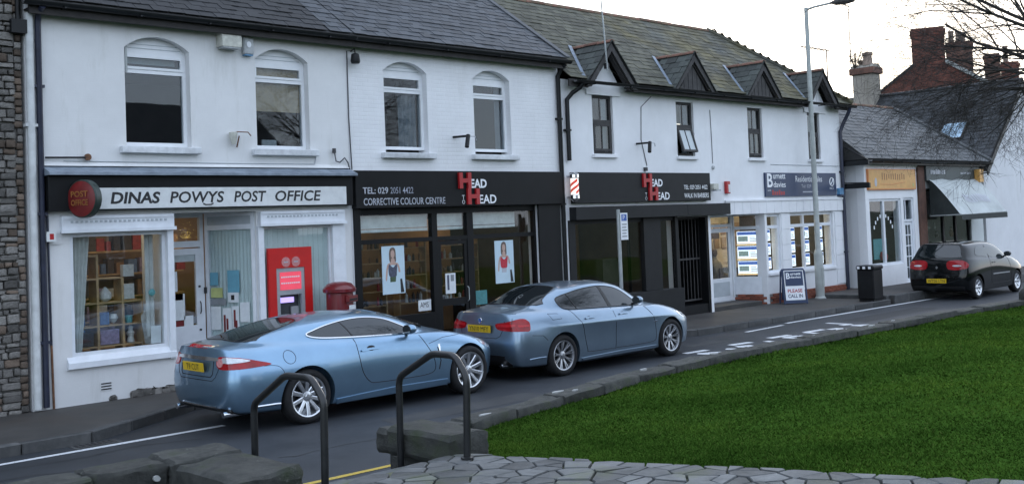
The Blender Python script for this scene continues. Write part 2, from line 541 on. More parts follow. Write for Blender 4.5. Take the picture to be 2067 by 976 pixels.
plain('interior_warm', (0.24, 0.15, 0.075), 0.8, 0, 0.2, 2)
plain('interior_cream', (0.62, 0.52, 0.36), 0.8, 0, 0.1, 2)
plain('shelf_wood', (0.36, 0.24, 0.12), 0.6, 0, 0.25, 8)
plain('curtain_white', (0.52, 0.54, 0.53), 0.9, 0, 0.12, 8)
plain('blind_green', (0.58, 0.68, 0.68), 0.85, 0, 0.07, 3)
plain('blind_tan', (0.62, 0.46, 0.28), 0.85, 0, 0.15, 12)
plain('blind_white', (0.50, 0.56, 0.55), 0.8, 0, 0.15, 7)
plain('curtain_brown', (0.10, 0.055, 0.045), 0.9, 0, 0.2, 5)
plain('curtain_grey', (0.20, 0.24, 0.27), 0.9, 0, 0.2, 5)
plain('goods_blue', (0.10, 0.16, 0.30), 0.5, 0, 0.3, 20)
plain('goods_lilac', (0.25, 0.20, 0.30), 0.5, 0, 0.3, 20)
plain('goods_white', (0.50, 0.51, 0.50), 0.5, 0, 0.2, 20)
plain('goods_teal', (0.12, 0.36, 0.38), 0.5, 0, 0.2, 20)
plain('goods_dark', (0.05, 0.04, 0.04), 0.6, 0, 0.4, 15)
plain('goods_red', (0.30, 0.04, 0.04), 0.5, 0, 0.3, 15)
plain('goods_brown', (0.22, 0.12, 0.06), 0.6, 0, 0.3, 15)
plain('paper', (0.66, 0.70, 0.72), 0.7, 0, 0.08, 9)
plain('paper_blue', (0.13, 0.34, 0.44), 0.7, 0, 0.1, 9)
plain('paper_green', (0.45, 0.50, 0.20), 0.7, 0, 0.2, 9)
plain('print_grey', (0.22, 0.24, 0.26), 0.7)
plain('poster_sky', (0.52, 0.66, 0.74), 0.55, 0, 0.05, 3)
plain('skin_print', (0.50, 0.34, 0.28), 0.6, 0, 0.1, 15)
plain('hair_print', (0.14, 0.10, 0.08), 0.6, 0, 0.4, 25)
plain('dress_print', (0.07, 0.08, 0.12), 0.6, 0, 0.5, 30)
plain('dress_green', (0.06, 0.10, 0.05), 0.6, 0, 0.4, 30)
plain('red_print', (0.50, 0.03, 0.05), 0.6, 0, 0.2, 20)
plain('lit_card', (0.70, 0.75, 0.80), 0.5, 0, 0.05, emit=(0.80, 0.90, 1.0), estr=0.75)
plain('lit_blue', (0.04, 0.10, 0.35), 0.5, 0, 0.1, emit=(0.06, 0.14, 0.45), estr=0.45)
plain('lit_photo', (0.20, 0.26, 0.22), 0.5, 0, 0.5, 25, emit=(0.22, 0.30, 0.28), estr=0.4)
plain('lit_edge', (0.7, 0.5, 0.25), 0.5, 0, 0.1, emit=(1.0, 0.72, 0.35), estr=0.7)
plain('tube_light', (0.9, 0.9, 0.85), 0.5, emit=(1.0, 0.80, 0.52), estr=15.0)
plain('tube_faint', (0.9, 0.9, 0.85), 0.5, emit=(1.0, 0.76, 0.48), estr=4.0)
plain('tube_dim', (0.9, 0.9, 0.85), 0.5, emit=(1.0, 0.76, 0.48), estr=4.5)
plain('pole_white', (0.75, 0.73, 0.70), 0.3, emit=(1.0, 0.93, 0.85), estr=0.55)
plain('pole_red', (0.55, 0.05, 0.03), 0.3, emit=(0.8, 0.08, 0.04), estr=0.25)
plain('gold_tinsel', (0.55, 0.40, 0.10), 0.3, 0.6, 0.5, 40, emit=(1.0, 0.7, 0.2), estr=0.25)
plain('awning_cloth', (0.40, 0.43, 0.425), 0.7, 0, 0.18, 2, 0.2)
plain('awning_dark', (0.016, 0.022, 0.022), 0.7, 0, 0.3, 4)
plain('skylight_glass', (0.30, 0.42, 0.52), 0.08, 0.4, 0.2, 2)
plain('person_coat', (0.20, 0.17, 0.11), 0.9, 0, 0.3, 8)
plain('hair_brown', (0.09, 0.06, 0.04), 0.8, 0, 0.3, 20)
plain('skin', (0.45, 0.30, 0.23), 0.6)
plain('cable', (0.05, 0.05, 0.055), 0.7)
plain('cable_white', (0.42, 0.45, 0.48), 0.7)
glass('pane', (0.94, 0.96, 0.96), refl=0.05)
glass('pane_dark', (0.84, 0.88, 0.90), 0.015, 0.10, (0.01, 0.012, 0.014), refl=0.055)
glass('pane_obscure', (0.75, 0.80, 0.80), 0.2, 0.75, (0.62, 0.68, 0.70))
def car_paint(name, col, flake=0.6):
    m, nt, b = new_mat(name)
    b.inputs['Base Color'].default_value = (*col, 1)
    b.inputs['Metallic'].default_value = flake
    b.inputs['Roughness'].default_value = 0.36
    b.inputs['Coat Weight'].default_value = 0.85
    b.inputs['Coat Roughness'].default_value = 0.02
    # road film
    f = noise_fac(nt, 2.5, 5, 0.6)
    nt.links.new(ramp(nt, f, [(0.35, tuple(c * 0.9 for c in col)), (0.7, col)]), b.inputs['Base Color'])
    r = N(nt, 'ShaderNodeMapRange')
    r.inputs['To Min'].default_value = 0.26; r.inputs['To Max'].default_value = 0.38
    nt.links.new(noise_fac(nt, 7, 4), r.inputs['Value'])
    nt.links.new(r.outputs[0], b.inputs['Roughness'])
car_paint('paint_ice_blue', (0.215, 0.355, 0.50), .85)
car_paint('paint_mid_blue', (0.22, 0.305, 0.395), .85)
plain('paint_black', (0.0035, 0.0045, 0.005), 0.09, 0, 0.2, 5, 0, 0.4)
plain('chrome', (0.75, 0.76, 0.78), 0.12, 1.0, 0.04)
plain('alloy_bright', (0.62, 0.64, 0.67), 0.28, 0.9, 0.08, 12)
plain('alloy_grey', (0.40, 0.41, 0.43), 0.30, 0.9, 0.08, 12)
plain('dark_metal', (0.06, 0.06, 0.065), 0.45, 0.8, 0.2)
plain('tyre', (0.016, 0.016, 0.017), 0.85, 0, 0.3, 20, 0.2, 0.3)
plain('black_trim', (0.012, 0.012, 0.013), 0.45, 0, 0.2)
plain('seam', (0.006, 0.007, 0.009), 0.7, 0, 0.1)
plain('mirror_glass', (0.12, 0.14, 0.15), 0.03, 1.0, 0.02)
plain('lamp_red', (0.30, 0.005, 0.009), 0.10, 0, 0.3, 8, 0, 0.5, 0.0)
plain('lamp_red_bright', (0.48, 0.015, 0.02), 0.12, 0, 0.2, 8, 0, 0.5, 0.0)
plain('lamp_pink', (0.55, 0.22, 0.22), 0.15, 0, 0.2, 40, 0, 0.6, 0.6)
plain('lamp_clear', (0.55, 0.57, 0.60), 0.08, 0.35, 0.15, 30, 0, 0.7, 0.8)
plain('plate_yellow', (0.62, 0.42, 0.015), 0.4, 0, 0.06)
plain('print_black', (0.012, 0.012, 0.013), 0.5, 0, 0.1)
plain('badge_blue', (0.05, 0.12, 0.35), 0.25, 0, 0.4, 30)
plain('moulding_grey', (0.25, 0.26, 0.27), 0.5)
glass('car_glass', (0.35, 0.40, 0.40), 0.01, 0.82, (0.012, 0.016, 0.018), 0.10)
# ---------------------------------------------------------------- ground, road, pavements
def struct(mb, name, mat, parent=None, **k):
    return mb.build(name, mat, parent, **({} if parent else dict(kind='structure')), **k)

def sheet(name, mat, poly, z):
    """flat polygon sheet"""
    pts = [Vector((x, y, z)) for x, y in poly]
    tri = mathutils.geometry.tessellate_polygon([pts])
    mb = MB().add(pts, tri)
    o = struct(mb, name, mat)
    return o

struct(MB().quad((-700, -700, -0.06), (900, -700, -0.06), (900, 900, -0.06), (-700, 900, -0.06)), 'ground', 'turf_far')
struct(MB().quad((-60, 7.4, 0), (140, 7.4, 0), (140, 15.0, 0), (-60, 15.0, 0)), 'road', 'asphalt')

# pavement with the parking bay cut into it, raised beyond the litter bin
KERB = [(-60, 13.0), (5.35, 13.0), (6.0, 13.35), (7.25, 14.08), (16.2, 14.1), (17.1, 13.6), (17.9, 13.22), (25.85, 13.03)]
PAV_Z = 0.12
pts = KERB + [(25.95, 19.0), (-60, 19.0)]
mb = MB()
top = [Vector((x, y, PAV_Z)) for x, y in pts]
mb.add(top, mathutils.geometry.tessellate_polygon([top]))
pavement = struct(mb, 'pavement', 'paving_grey')
mb = MB().box(26.0, 13.02, -0.05, 90, 19.0, 0.21)
raised = struct(mb, 'raised_pavement', 'paving_grey')

def rough_block(x0, y0, z0, x1, y1, z1, jit=0.012, cuts=2, seed=0, rnd_corner=0.03):
    """dressed stone block: bevelled box with uneven faces, returned as a mesh builder (box at world place)"""
    r = random.Random(seed)
    bm = bmesh.new()
    bmesh.ops.create_cube(bm, size=1.0)
    bmesh.ops.scale(bm, vec=(x1 - x0, y1 - y0, z1 - z0), verts=bm.verts)
    if rnd_corner: bmesh.ops.bevel(bm, geom=list(bm.edges), offset=rnd_corner, segments=1, affect='EDGES')
    bmesh.ops.translate(bm, vec=((x0 + x1) / 2, (y0 + y1) / 2, (z0 + z1) / 2), verts=bm.verts)
    if cuts: bmesh.ops.subdivide_edges(bm, edges=[e for e in bm.edges if e.calc_length() > 0.15], cuts=cuts, use_grid_fill=True)
    for v in bm.verts:
        v.co += Vector((r.uniform(-jit, jit), r.uniform(-jit, jit), r.uniform(-jit, jit)))
    mb = MB()
    bm.verts.ensure_lookup_table()
    mb.add([v.co for v in bm.verts], [tuple(v.index for v in f.verts) for f in bm.faces])
    bm.free()
    return mb

# kerb stones one by one along the pavement edge
_seed = 0
for (ax, ay), (bx, by) in zip(KERB[:-1], KERB[1:]):
    L = math.hypot(bx - ax, by - ay)
    x_from = max(ax, -2.0)
    if bx < x_from: continue
    if ax < x_from:
        t = (x_from - ax) / (bx - ax); ax, ay = ax + (bx - ax) * t, ay + (by - ay) * t
        L = math.hypot(bx - ax, by - ay)
    n = max(1, round(L / 0.86))
    ang = math.atan2(by - ay, bx - ax)
    for k in range(n):
        _seed += 1
        mx_, my_ = ax + (bx - ax) * (k + .5) / n, ay + (by - ay) * (k + .5) / n
        hl = L / n / 2 - 0.006
        o = rough_block(-hl, -0.02, -0.05, hl, 0.13, PAV_Z + 0.012, 0.004, 1, _seed, 0.012).build('kerb_stone', 'kerb_stone', pavement, world=False, smooth=0.6)
        o.location = (mx_, my_, 0); o.rotation_euler = (0, 0, ang)
for k in range(22):
    o = rough_block(-0.42, 0, -0.05, 0.42, 0.16, 0.225, 0.005, 1, 400 + k, 0.015).build('kerb_stone', 'kerb_stone', raised, world=False, smooth=0.6)
    o.location = (26.42 + k * 0.86, 12.98, 0)
o = rough_block(-0.98, 0, -0.05, 0.98, 0.15, 0.225, 0.005, 2, 440, 0.015).build('kerb_stone', 'kerb_stone', raised, world=False, smooth=0.6)
o.location = (25.99, 14.1, 0); o.rotation_euler = (0, 0, PI / 2)

def stroke(a, b, w, z, name, mat):
    a, b = Vector(a), Vector(b)
    d = (b - a).normalized(); n = Vector((-d.y, d.x)) * w / 2
    n_ = max(1, int((b - a).length / 0.5))
    mb = MB()
    r = random.Random(int(a.x * 1000))
    L, R = [], []
    for i in range(n_ + 1):
        p = a.lerp(b, i / n_); j = 1 + r.uniform(-.12, .12)
        L.append((p.x + n.x * j, p.y + n.y * j, z)); R.append((p.x - n.x * j, p.y - n.y * j, z))
    for i in range(n_): mb.quad(R[i], R[i + 1], L[i + 1], L[i])
    return mb
def paint(mbs, name, mat):
    m = MB()
    for s in mbs: m.add(s.v, s.f)
    return m.build(name, mat, kind='structure')
paint([stroke((-20, 12.66), (6.9, 12.6), .10, .004, '', '')], 'bay_line', 'paint_line_white')
paint([stroke((20.75, 12.92), (31.0, 12.78), .11, .004, '', ''), stroke((18.9, 12.72), (20.4, 12.78), .10, .004, '', '')], 'bay_line', 'paint_line_white')
paint([stroke((-20, 9.2), (4.6, 9.02), .09, .004, '', ''), stroke((4.6, 9.02), (7.2, 8.93), .09, .004, '', '')], 'yellow_line', 'paint_line_yellow')
# worn letters painted on the carriageway (strokes as measured on the road surface)
LET = [
    [((15.49, 11.74), (16.09, 11.68)), ((15.58, 11.51), (16.13, 11.15)), ((15.58, 11.51), (15.70, 11.13))],
    [((16.37, 11.47), (16.52, 11.14)), ((16.87, 11.72), (17.44, 11.64)), ((16.72, 11.48), (17.03, 11.34)), ((16.70, 11.45), (17.06, 11.12))],
    [((18.16, 11.70), (18.81, 11.64)), ((17.71, 11.50), (17.67, 11.16)), ((17.69, 11.17), (17.95, 11.12))],
    [((18.39, 11.52), (18.75, 11.40)), ((18.75, 11.40), (18.81, 11.13)), ((18.81, 11.13), (18.40, 11.15)), ((18.40, 11.15), (18.36, 11.50))],
    [((19.33, 11.61), (19.98, 11.57)), ((19.33, 11.61), (19.24, 11.04))],
    [((21.14, 12.15), (21.10, 11.56)), ((21.10, 11.56), (20.83, 11.64)), ((19.99, 11.45), (20.30, 11.39)), ((20.30, 11.39), (19.99, 11.18)), ((19.99, 11.18), (20.37, 11.06))],
    [((20.92, 11.43), (21.33, 11.01)), ((20.92, 11.43), (20.90, 10.98))]]
for g in LET:
    paint([stroke(a, b, .16, .004 + 0.0006 * i, '', '') for i, (a, b) in enumerate(g)], 'road_letter', 'paint_line_white')
# gully cover by the kerb, dark patches of repaired asphalt
mb = MB().box(5.05, 12.70, -0.02, 5.62, 12.96, 0.006)
gully = thing('drain_cover', (5.3, 12.83, 0), 'pale rectangular drain cover in the gutter by the left kerb', 'drain cover')
mb.build('frame', 'kerb_stone', gully)
for k in range(7):
    MB().box(5.10 + k * .07, 12.74, 0.0061, 5.135 + k * .07, 12.92, 0.010).build('grate_bar', 'dark_metal', gully)
sheet('road_patch', 'paving_grey', [(8.2, 9.6), (11.5, 9.75), (11.3, 10.35), (9.0, 10.3), (8.0, 10.05)], 0.003)
sheet('road_patch', 'roof_felt', [(18.6, 13.02), (19.2, 12.98), (19.5, 13.12), (18.8, 13.16)], 0.003)

rq = random.Random(17)
for (cx_, cy_, w_, d_) in ((3.5, 11.2, 1.6, .5), (9.6, 10.9, 2.6, .45), (14.6, 10.6, 3.0, .4), (19.5, 10.2, 2.2, .5), (23.5, 11.8, 3.5, .6), (17.0, 12.3, 1.4, .35)):
    poly = [(cx_ - w_ / 2 + rq.uniform(-.1, .1), cy_ - d_ / 2), (cx_ + w_ / 2, cy_ - d_ / 2 + rq.uniform(-.06, .06)), (cx_ + w_ / 2 + rq.uniform(-.1, .1), cy_ + d_ / 2), (cx_ - w_ / 2, cy_ + d_ / 2 + rq.uniform(-.06, .06))]
    sheet('road_patch', rq.choice(['tar_patch', 'old_patch']), poly, 0.002)
for k in range(7):   # meandering cracks sealed with tar
    x, y = rq.uniform(2, 22), rq.uniform(9.6, 12.4); pts_ = [(x, y)]
    for q in range(rq.randrange(5, 10)):
        x += rq.uniform(.15, .5); y += rq.uniform(-.14, .14); pts_.append((x, y))
    paint([stroke(a, b_, .018, .0035, '', '') for a, b_ in zip(pts_[:-1], pts_[1:])], 'road_crack', 'roof_felt')

# ---------------------------------------------------------------- the green, its wall, steps and path
WALL = [(6.5, 8.50), (7.3, 8.62), (8.1, 8.77), (9.0, 8.92), (10.8, 9.25), (12.6, 9.42), (14.0, 9.43), (16.7, 9.34), (20.5, 9.28), (23.4, 8.95), (27.0, 8.3), (31, 7.4), (36, 6.0)]
def wall_at(X):
    for (a, b), (c, d) in zip(WALL[:-1], WALL[1:]):
        if X <= c: return b + (d - b) * (X - a) / (c - a)
    return WALL[-1][1]
def lawn_z(x, y):
    d = max(0.0, wall_at(min(max(x, 6.5), 36)) - 0.30 - y)
    return 0.305 + 0.056 * min(d, 7.0) + 0.012 * math.sin(x * 2.1 + y) + 0.010 * math.sin(y * 3.3 - x * .7)

# lawn as a draped grid with the path edge as its lower border
def path_edge(t):   # from the pier to the right
    return (6.12 + 1.35 * t, 6.86 - 4.15 * t)
gx = MB()
NXg, NYg = 110, 60
idx = {}
xs = [6.28 + 32 * (i / NXg) ** 1.6 for i in range(NXg + 1)]
for i, x in enumerate(xs):
    yt = wall_at(max(x, 6.5)) - 0.20
    yb = (6.86 - 4.15 * (x - 6.12) / 1.35) if x < 9.0 else -2.0
    yb = max(min(yb, 6.9), -2.0)
    for j in range(NYg + 1):
        y = yb + (yt - yb) * j / NYg
        idx[i, j] = len(gx.v)
        gx.v.append((x, y, lawn_z(x, y) - 0.015))
for i in range(NXg):
    for j in range(NYg):
        gx.f.append((idx[i, j], idx[i + 1, j], idx[i + 1, j + 1], idx[i, j + 1]))
lawn = struct(gx, 'lawn', 'lawn_soil', smooth='all')
struct(MB().quad((-30, -30, .52), (40, -30, .52), (40, -2, .62), (-30, -2, .62)), 'green_behind', 'turf_far')
struct(MB().box(-30, -2, -.05, 3.2, 7.2, .50), 'green_left', 'turf_far')

def grass_mesh():
    r = np.random.default_rng(5)
    n = 420000
    # denser close to the camera
    u = r.random(n)
    X = 6.12 + 31.0 * u ** 2.3
    top = np.interp(X, [p[0] for p in WALL], [p[1] for p in WALL]) - 0.29
    bot = np.where(X < 9.0, np.clip(6.86 - 4.15 * (X - 6.12) / 1.35, -2, 6.9), -1.0)
    Y = bot - 0.03 + (top - bot + 0.03) * r.random(n) ** 0.8
    # uneven border over the path stones
    keep = Y > bot + 0.05 * np.sin(X * 23) * np.sin(Y * 17) - 0.05 * r.random(n)
    X, Y = X[keep], Y[keep]
    k0 = ~((X < 6.5) & (Y > 7.04))
    X, Y = X[k0], Y[k0]
    # only the part of the green that the street view takes in, with a margin
    ang = np.arctan2(Y, X)
    k2 = (ang > math.radians(16)) & (ang < math.radians(52))
    X, Y = X[k2], Y[k2]
    n = len(X)
    wa = np.interp(X, [p[0] for p in WALL], [p[1] for p in WALL])
    d = np.clip(wa - 0.30 - Y, 0, 7)
    Z = 0.305 + 0.056 * d + 0.012 * np.sin(X * 2.1 + Y) + 0.010 * np.sin(Y * 3.3 - X * .7) - 0.02
    dist = np.hypot(X, Y)
    # tufts: height follows slow waves
    tuft = 0.5 + 0.5 * np.sin(X * 5.1 + 2 * np.sin(Y * 3.7)) * np.sin(Y * 6.3 + 2 * np.sin(X * 2.9))
    edge = np.exp(-np.abs(wa - 0.3 - Y) / 0.12)
    H = (0.014 + 0.016 * tuft * r.random(n) + 0.008 * r.random(n)) * (1 + 1.4 * edge)
    W = 0.0065 * (1 + dist / 12)
    a = r.random(n) * 2 * np.pi
    lean = (r.random(n) * 1.3) * H
    la = r.random(n) * 2 * np.pi
    V = np.empty((n, 3, 3))
    V[:, 0] = np.stack([X - W * np.cos(a), Y - W * np.sin(a), Z], 1)
    V[:, 1] = np.stack([X + W * np.cos(a), Y + W * np.sin(a), Z], 1)
    V[:, 2] = np.stack([X + lean * np.cos(la), Y + lean * np.sin(la), Z + H], 1)
    me = bpy.data.meshes.new('grass')
    me.vertices.add(3 * n); me.loops.add(3 * n); me.polygons.add(n)
    me.vertices.foreach_set('co', V.reshape(-1))
    me.loops.foreach_set('vertex_index', np.arange(3 * n, dtype=np.int32))
    me.polygons.foreach_set('loop_start', np.arange(0, 3 * n, 3, dtype=np.int32))
    me.polygons.foreach_set('loop_total', np.full(n, 3, dtype=np.int32))
    me.update()
    return me
m, nt, b = new_mat('grass_blade')
gm = N(nt, 'ShaderNodeNewGeometry')
c1 = ramp(nt, gm.outputs['Random Per Island'], [(0.0, (0.035, 0.080, 0.012)), (0.55, (0.048, 0.102, 0.015)), (0.93, (0.062, 0.122, 0.019)), (1.0, (0.090, 0.125, 0.030))])
k = ramp(nt, noise_fac(nt, 0.55, 5, 0.65), [(0.32, (0.55, 0.62, 0.6)), (0.5, (0.95, 0.95, 0.95)), (0.68, (1.35, 1.22, 1.1))])
nt.links.new(mix(nt, 1.0, c1, k, 'MULTIPLY'), b.inputs['Base Color'])
b.inputs['Roughness'].default_value = 0.85
b.inputs['Specular IOR Level'].default_value = 0.0
gme = grass_mesh()
gme.materials.append(MATS['grass_blade'])
go = mesh_obj('grass', gme)
tag(go, 'short damp green grass covering the sloping lawn of the green', 'grass', kind='stuff')

# low wall along the road: body and separate coping stones
lw = thing('low_stone_wall', (9, 8.8, 0), 'long low weathered stone wall between the lawn and the road', 'wall')
# resample wall line
line = []
for (a, b_), (c, d) in zip(WALL[:-1], WALL[1:]):
    n = max(1, round(math.hypot(c - a, d - b_) / 1.15))
    for k in range(n): line.append((a + (c - a) * k / n, b_ + (d - b_) * k / n))
line.append(WALL[-1])
mb = MB()
for (a, b_), (c, d) in zip(line[:-1], line[1:]):
    mb.add([(a, b_ - .27, -.05), (c, d - .27, -.05), (c, d - .03, -.05), (a, b_ - .03, -.05), (a, b_ - .27, .32), (c, d - .27, .32), (c, d - .03, .32), (a, b_ - .03, .32)],
           [(0, 1, 5, 4), (3, 7, 6, 2), (4, 5, 6, 7)])
mb.build('wall_core', 'wall_stone', lw, merge=True)
for i, ((a, b_), (c, d)) in enumerate(zip(line[:-1], line[1:])):
    L = math.hypot(c - a, d - b_)
    hz = .418 + .010 * math.sin(i * 2.3)
    o = rough_block(0.0015, -.305, .30, L - .0015, 0.0, hz, .010, 3, 900 + i, .018).build('coping_stone', 'wall_stone', lw, world=False, smooth=0.7)
    o.location = Vector((a, b_, 0)) - Vector(lw.location); o.rotation_euler = (0, 0, math.atan2(d - b_, c - a))
# pale lime and mortar scabs left on the coping
for i, (x, s) in enumerate(((7.7, .10), (9.2, .13), (9.42, .06), (11.2, .09), (13.0, .12), (15.6, .07), (17.4, .12), (18.3, .08))):
    r = random.Random(i)
    y = wall_at(x) - r.uniform(.06, .22)
    poly = [(x + s * r.uniform(.5, 1) * math.cos(t), y + .35 * s * r.uniform(.5, 1) * math.sin(t)) for t in [2 * PI * k / 9 for k in range(9)]]
    MB().prism(poly, 'z', .40, .434).build('mortar_scab', 'lime_patch', lw)

# steps and flanking stones
st = thing('stone_steps', (5.4, 7.6, 0), 'stone steps leading down between two black handrails to the road', 'steps')
for k, (ya, yb, z) in enumerate(((7.12, 7.62, .335), (7.62, 8.12, .168), (8.12, 8.75, .03))):
    rough_block(4.80, ya, -.05, 6.06, yb, z, .006, 2, 30 + k, .015).build('step', 'crazy_stone', st, smooth=0.6)
rp = thing('wall_end_pier', (6.4, 7.7, 0), 'squat stone pier with heavy capstone beside the steps, lawn side', 'pier')
rough_block(6.10, 7.12, -.05, 6.42, 7.62, .36, .012, 2, 51, .03).build('pier_stone', 'wall_stone', rp, smooth=0.6)
rough_block(6.14, 7.63, -.05, 6.46, 8.15, .35, .012, 2, 52, .03).build('pier_stone', 'wall_stone', rp, smooth=0.6)
rough_block(6.02, 7.08, .365, 6.47, 8.02, .625, .013, 3, 53, .035).build('capstone', 'wall_stone', rp, smooth=0.6)
rough_block(6.22, 8.03, .30, 6.75, 8.46, .52, .013, 3, 54, .035).build('capstone', 'wall_stone', rp, smooth=0.6)
lp = thing('wall_end_pier', (4.4, 7.8, 0), 'lichen-spotted stone wall end left of the steps in the foreground', 'pier')
rough_block(4.16, 7.44, -.05, 4.69, 8.55, .34, .012, 2, 61, .03).build('pier_stone', 'wall_stone', lp, smooth=0.6)
rough_block(4.10, 7.38, .345, 4.73, 8.305, .585, .014, 3, 62, .032).build('capstone', 'wall_stone', lp, smooth=0.6)
rough_block(4.085, 8.308, .345, 4.74, 8.82, .605, .014, 3, 63, .032).build('capstone', 'wall_stone', lp, smooth=0.6)
llw = thing('low_stone_wall', (2, 8.6, 0), 'mossy low stone wall running off to the lower left corner', 'wall')
MB().box(-12, 8.42, -.05, 4.18, 8.72, .36).build('wall_core', 'wall_stone', llw)
for i in range(20):
    x = 4.08 - i * .62
    rough_block(x - .617, 8.36, .345, x, 8.80, .60 - .03 * i * .62 + .008 * math.sin(i * 1.7), .014, 3, 70 + i, .025).build('coping_stone', 'wall_stone', llw, smooth=0.6)
for i in range(14):
    r = random.Random(50 + i)
    x, y = r.uniform(3.2, 4.5), r.uniform(8.36, 8.6)
    s = r.uniform(.012, .045)
    poly = [(x + s * r.uniform(.6, 1) * math.cos(t), .42 + r.uniform(-.0, .0) + s * r.uniform(.6, 1) * math.sin(t)) for t in [2 * PI * k / 8 for k in range(8)]]
    zoff = r.uniform(-.05, .12)
    poly = [(px, pz + zoff) for px, pz in poly]
    MB().prism(poly, 'y', 8.335, 8.37).build('lichen_spot', 'lime_patch', llw)

# crazy paving: every flag a stone of its own
path = struct(MB().add([(3.0, -3, .58), (9.3, -3, .64), (7.55, 2.4, .585), (6.15, 6.95, .445), (6.10, 7.12, .445), (3.0, 7.12, .445)], [(0, 1, 2, 3, 4, 5)]), 'path', 'joint_soil')
def path_z(y): return .462 + max(0.0, 7.1 - y) * .029
def clip(poly, px, py, nx, ny):
    out = []
    for i, a in enumerate(poly):
        b_ = poly[(i + 1) % len(poly)]
        da = (a[0] - px) * nx + (a[1] - py) * ny; db = (b_[0] - px) * nx + (b_[1] - py) * ny
        if da <= 0: out.append(a)
        if (da < 0 < db) or (db < 0 < da):
            t = da / (da - db); out.append((a[0] + (b_[0] - a[0]) * t, a[1] + (b_[1] - a[1]) * t))
    return out
r = random.Random(11)
seeds = []
for i in range(24):
    for j in range(26):
        x = 4.0 + i * .21 + r.uniform(-.12, .12); y = 1.9 + j * .21 + r.uniform(-.12, .12) + (i % 2) * .1
        seeds.append((x, y))
PATHPOLY = [(3.4, 7.10), (6.08, 7.10), (6.17, 6.88), (7.52, 2.45), (8.0, .5), (3.4, .5)]
nstone = 0
for (sx, sy) in seeds:
    if not (4.2 < sx < 9.5 and 1.6 < sy < 7.1): continue
    poly = [(sx - .5, sy - .5), (sx + .5, sy - .5), (sx + .5, sy + .5), (sx - .5, sy + .5)]
    for (ox, oy) in seeds:
        d = math.hypot(ox - sx, oy - sy)
        if 0 < d < 1.2:
            poly = clip(poly, (sx + ox) / 2 - (ox - sx) / d * .006, (sy + oy) / 2 - (oy - sy) / d * .006, (ox - sx) / d, (oy - sy) / d)
            if len(poly) < 3: break
    if len(poly) < 3: continue
    for i in range(len(PATHPOLY)):
        a, b_ = PATHPOLY[i], PATHPOLY[(i + 1) % len(PATHPOLY)]
        d = Vector((b_[0] - a[0], b_[1] - a[1])).normalized()
        poly = clip(poly, a[0], a[1], -d.y, d.x)
        if len(poly) < 3: break
    if len(poly) < 3: continue
    cx_, cy_ = sum(p[0] for p in poly) / len(poly), sum(p[1] for p in poly) / len(poly)
    if not in_view((cx_, cy_, path_z(cy_)), 120): continue
    ar = abs(sum(poly[i][0] * poly[(i + 1) % len(poly)][1] - poly[(i + 1) % len(poly)][0] * poly[i][1] for i in range(len(poly)))) / 2
    if ar < .006: continue
    dz = r.uniform(-.004, .006)
    mb = MB()
    n = len(poly)
    tilt = (r.uniform(-.02, .02), r.uniform(-.02, .02))
    def P(p, s, z): 
        x, y = cx_ + (p[0] - cx_) * s, cy_ + (p[1] - cy_) * s
        return (x, y, path_z(y) + z + dz + (x - cx_) * tilt[0] + (y - cy_) * tilt[1])
    jit = [r.uniform(.95, 1.0) for _ in poly]
    mb.add([P(p, j, -.05) for p, j in zip(poly, jit)] + [P(p, j, .008) for p, j in zip(poly, jit)] + [P(p, j * .955, .014) for p, j in zip(poly, jit)],
           [(i, (i + 1) % n, n + (i + 1) % n, n + i) for i in range(n)] + [(n + i, n + (i + 1) % n, 2 * n + (i + 1) % n, 2 * n + i) for i in range(n)] + [tuple(range(2 * n, 3 * n))])
    mb.build('flagstone', 'crazy_stone', path, smooth=0.4)
    nstone += 1

# black tube handrails
def handrail(pts, foot_z, label):
    x = pts[0][0]
    o = thing('handrail', (x, pts[0][1], foot_z), label, 'handrail', 'black handrails by the steps')
    # round the bends
    P = [Vector(p) for p in pts]
    out = [P[0]]
    for a, b_, c in zip(P[:-2], P[1:-1], P[2:]):
        d1 = (a - b_).normalized(); d2 = (c - b_).normalized(); rr = .07
        for t in (0, .25, .5, .75, 1):
            p0, p2 = b_ + d1 * rr, b_ + d2 * rr
            out.append(p0 * (1 - t) ** 2 + b_ * 2 * t * (1 - t) + p2 * t * t)
    out.append(P[-1])
    MB().tube(out, .031, 12).build('rail', 'rail_black', o, smooth=0.9)
    for p in (P[0], P[-1]):
        MB().lathe([(.055, p.z + .0), (.055, p.z + .012), (.034, p.z + .016)], (p.x, p.y, 0), 'z', 14).build('base_plate', 'rail_black', o, smooth=0.6)
# (x, y, z) along each rail, far foot first
handrail([(4.88, 8.39, .02), (4.88, 8.38, .956), (4.88, 7.86, 1.242), (4.88, 7.47, 1.25), (4.88, 7.30, 1.09), (4.88, 7.32, .335)], .44, 'black tubular handrail on the left of the steps, nearest the left wall')
handrail([(5.97, 7.74, .17), (5.97, 7.72, 1.10), (5.97, 7.24, 1.338), (5.97, 6.94, 1.34), (5.97, 6.80, 1.17), (5.97, 6.83, .49)], .48, 'black tubular handrail on the right of the steps, beside the lawn')
# ---------------------------------------------------------------- cars
def _catmull(pts, n=8, closed=True):
    out = []
    L = len(pts)
    for i in range(L if closed else L - 1):
        p0, p1, p2, p3 = (pts[(i - 1) % L], pts[i], pts[(i + 1) % L], pts[(i + 2) % L]) if closed else (pts[max(i - 1, 0)], pts[i], pts[i + 1], pts[min(i + 2, L - 1)])
        for k in range(n):
            t = k / n
            out.append(tuple(0.5 * ((2 * b) + (c - a) * t + (2 * a - 5 * b + 4 * c - d) * t * t + (3 * b - a - 3 * c + d) * t ** 3) for a, b, c, d in zip(p0, p1, p2, p3)))
    if not closed: out.append(tuple(pts[-1]))
    return out

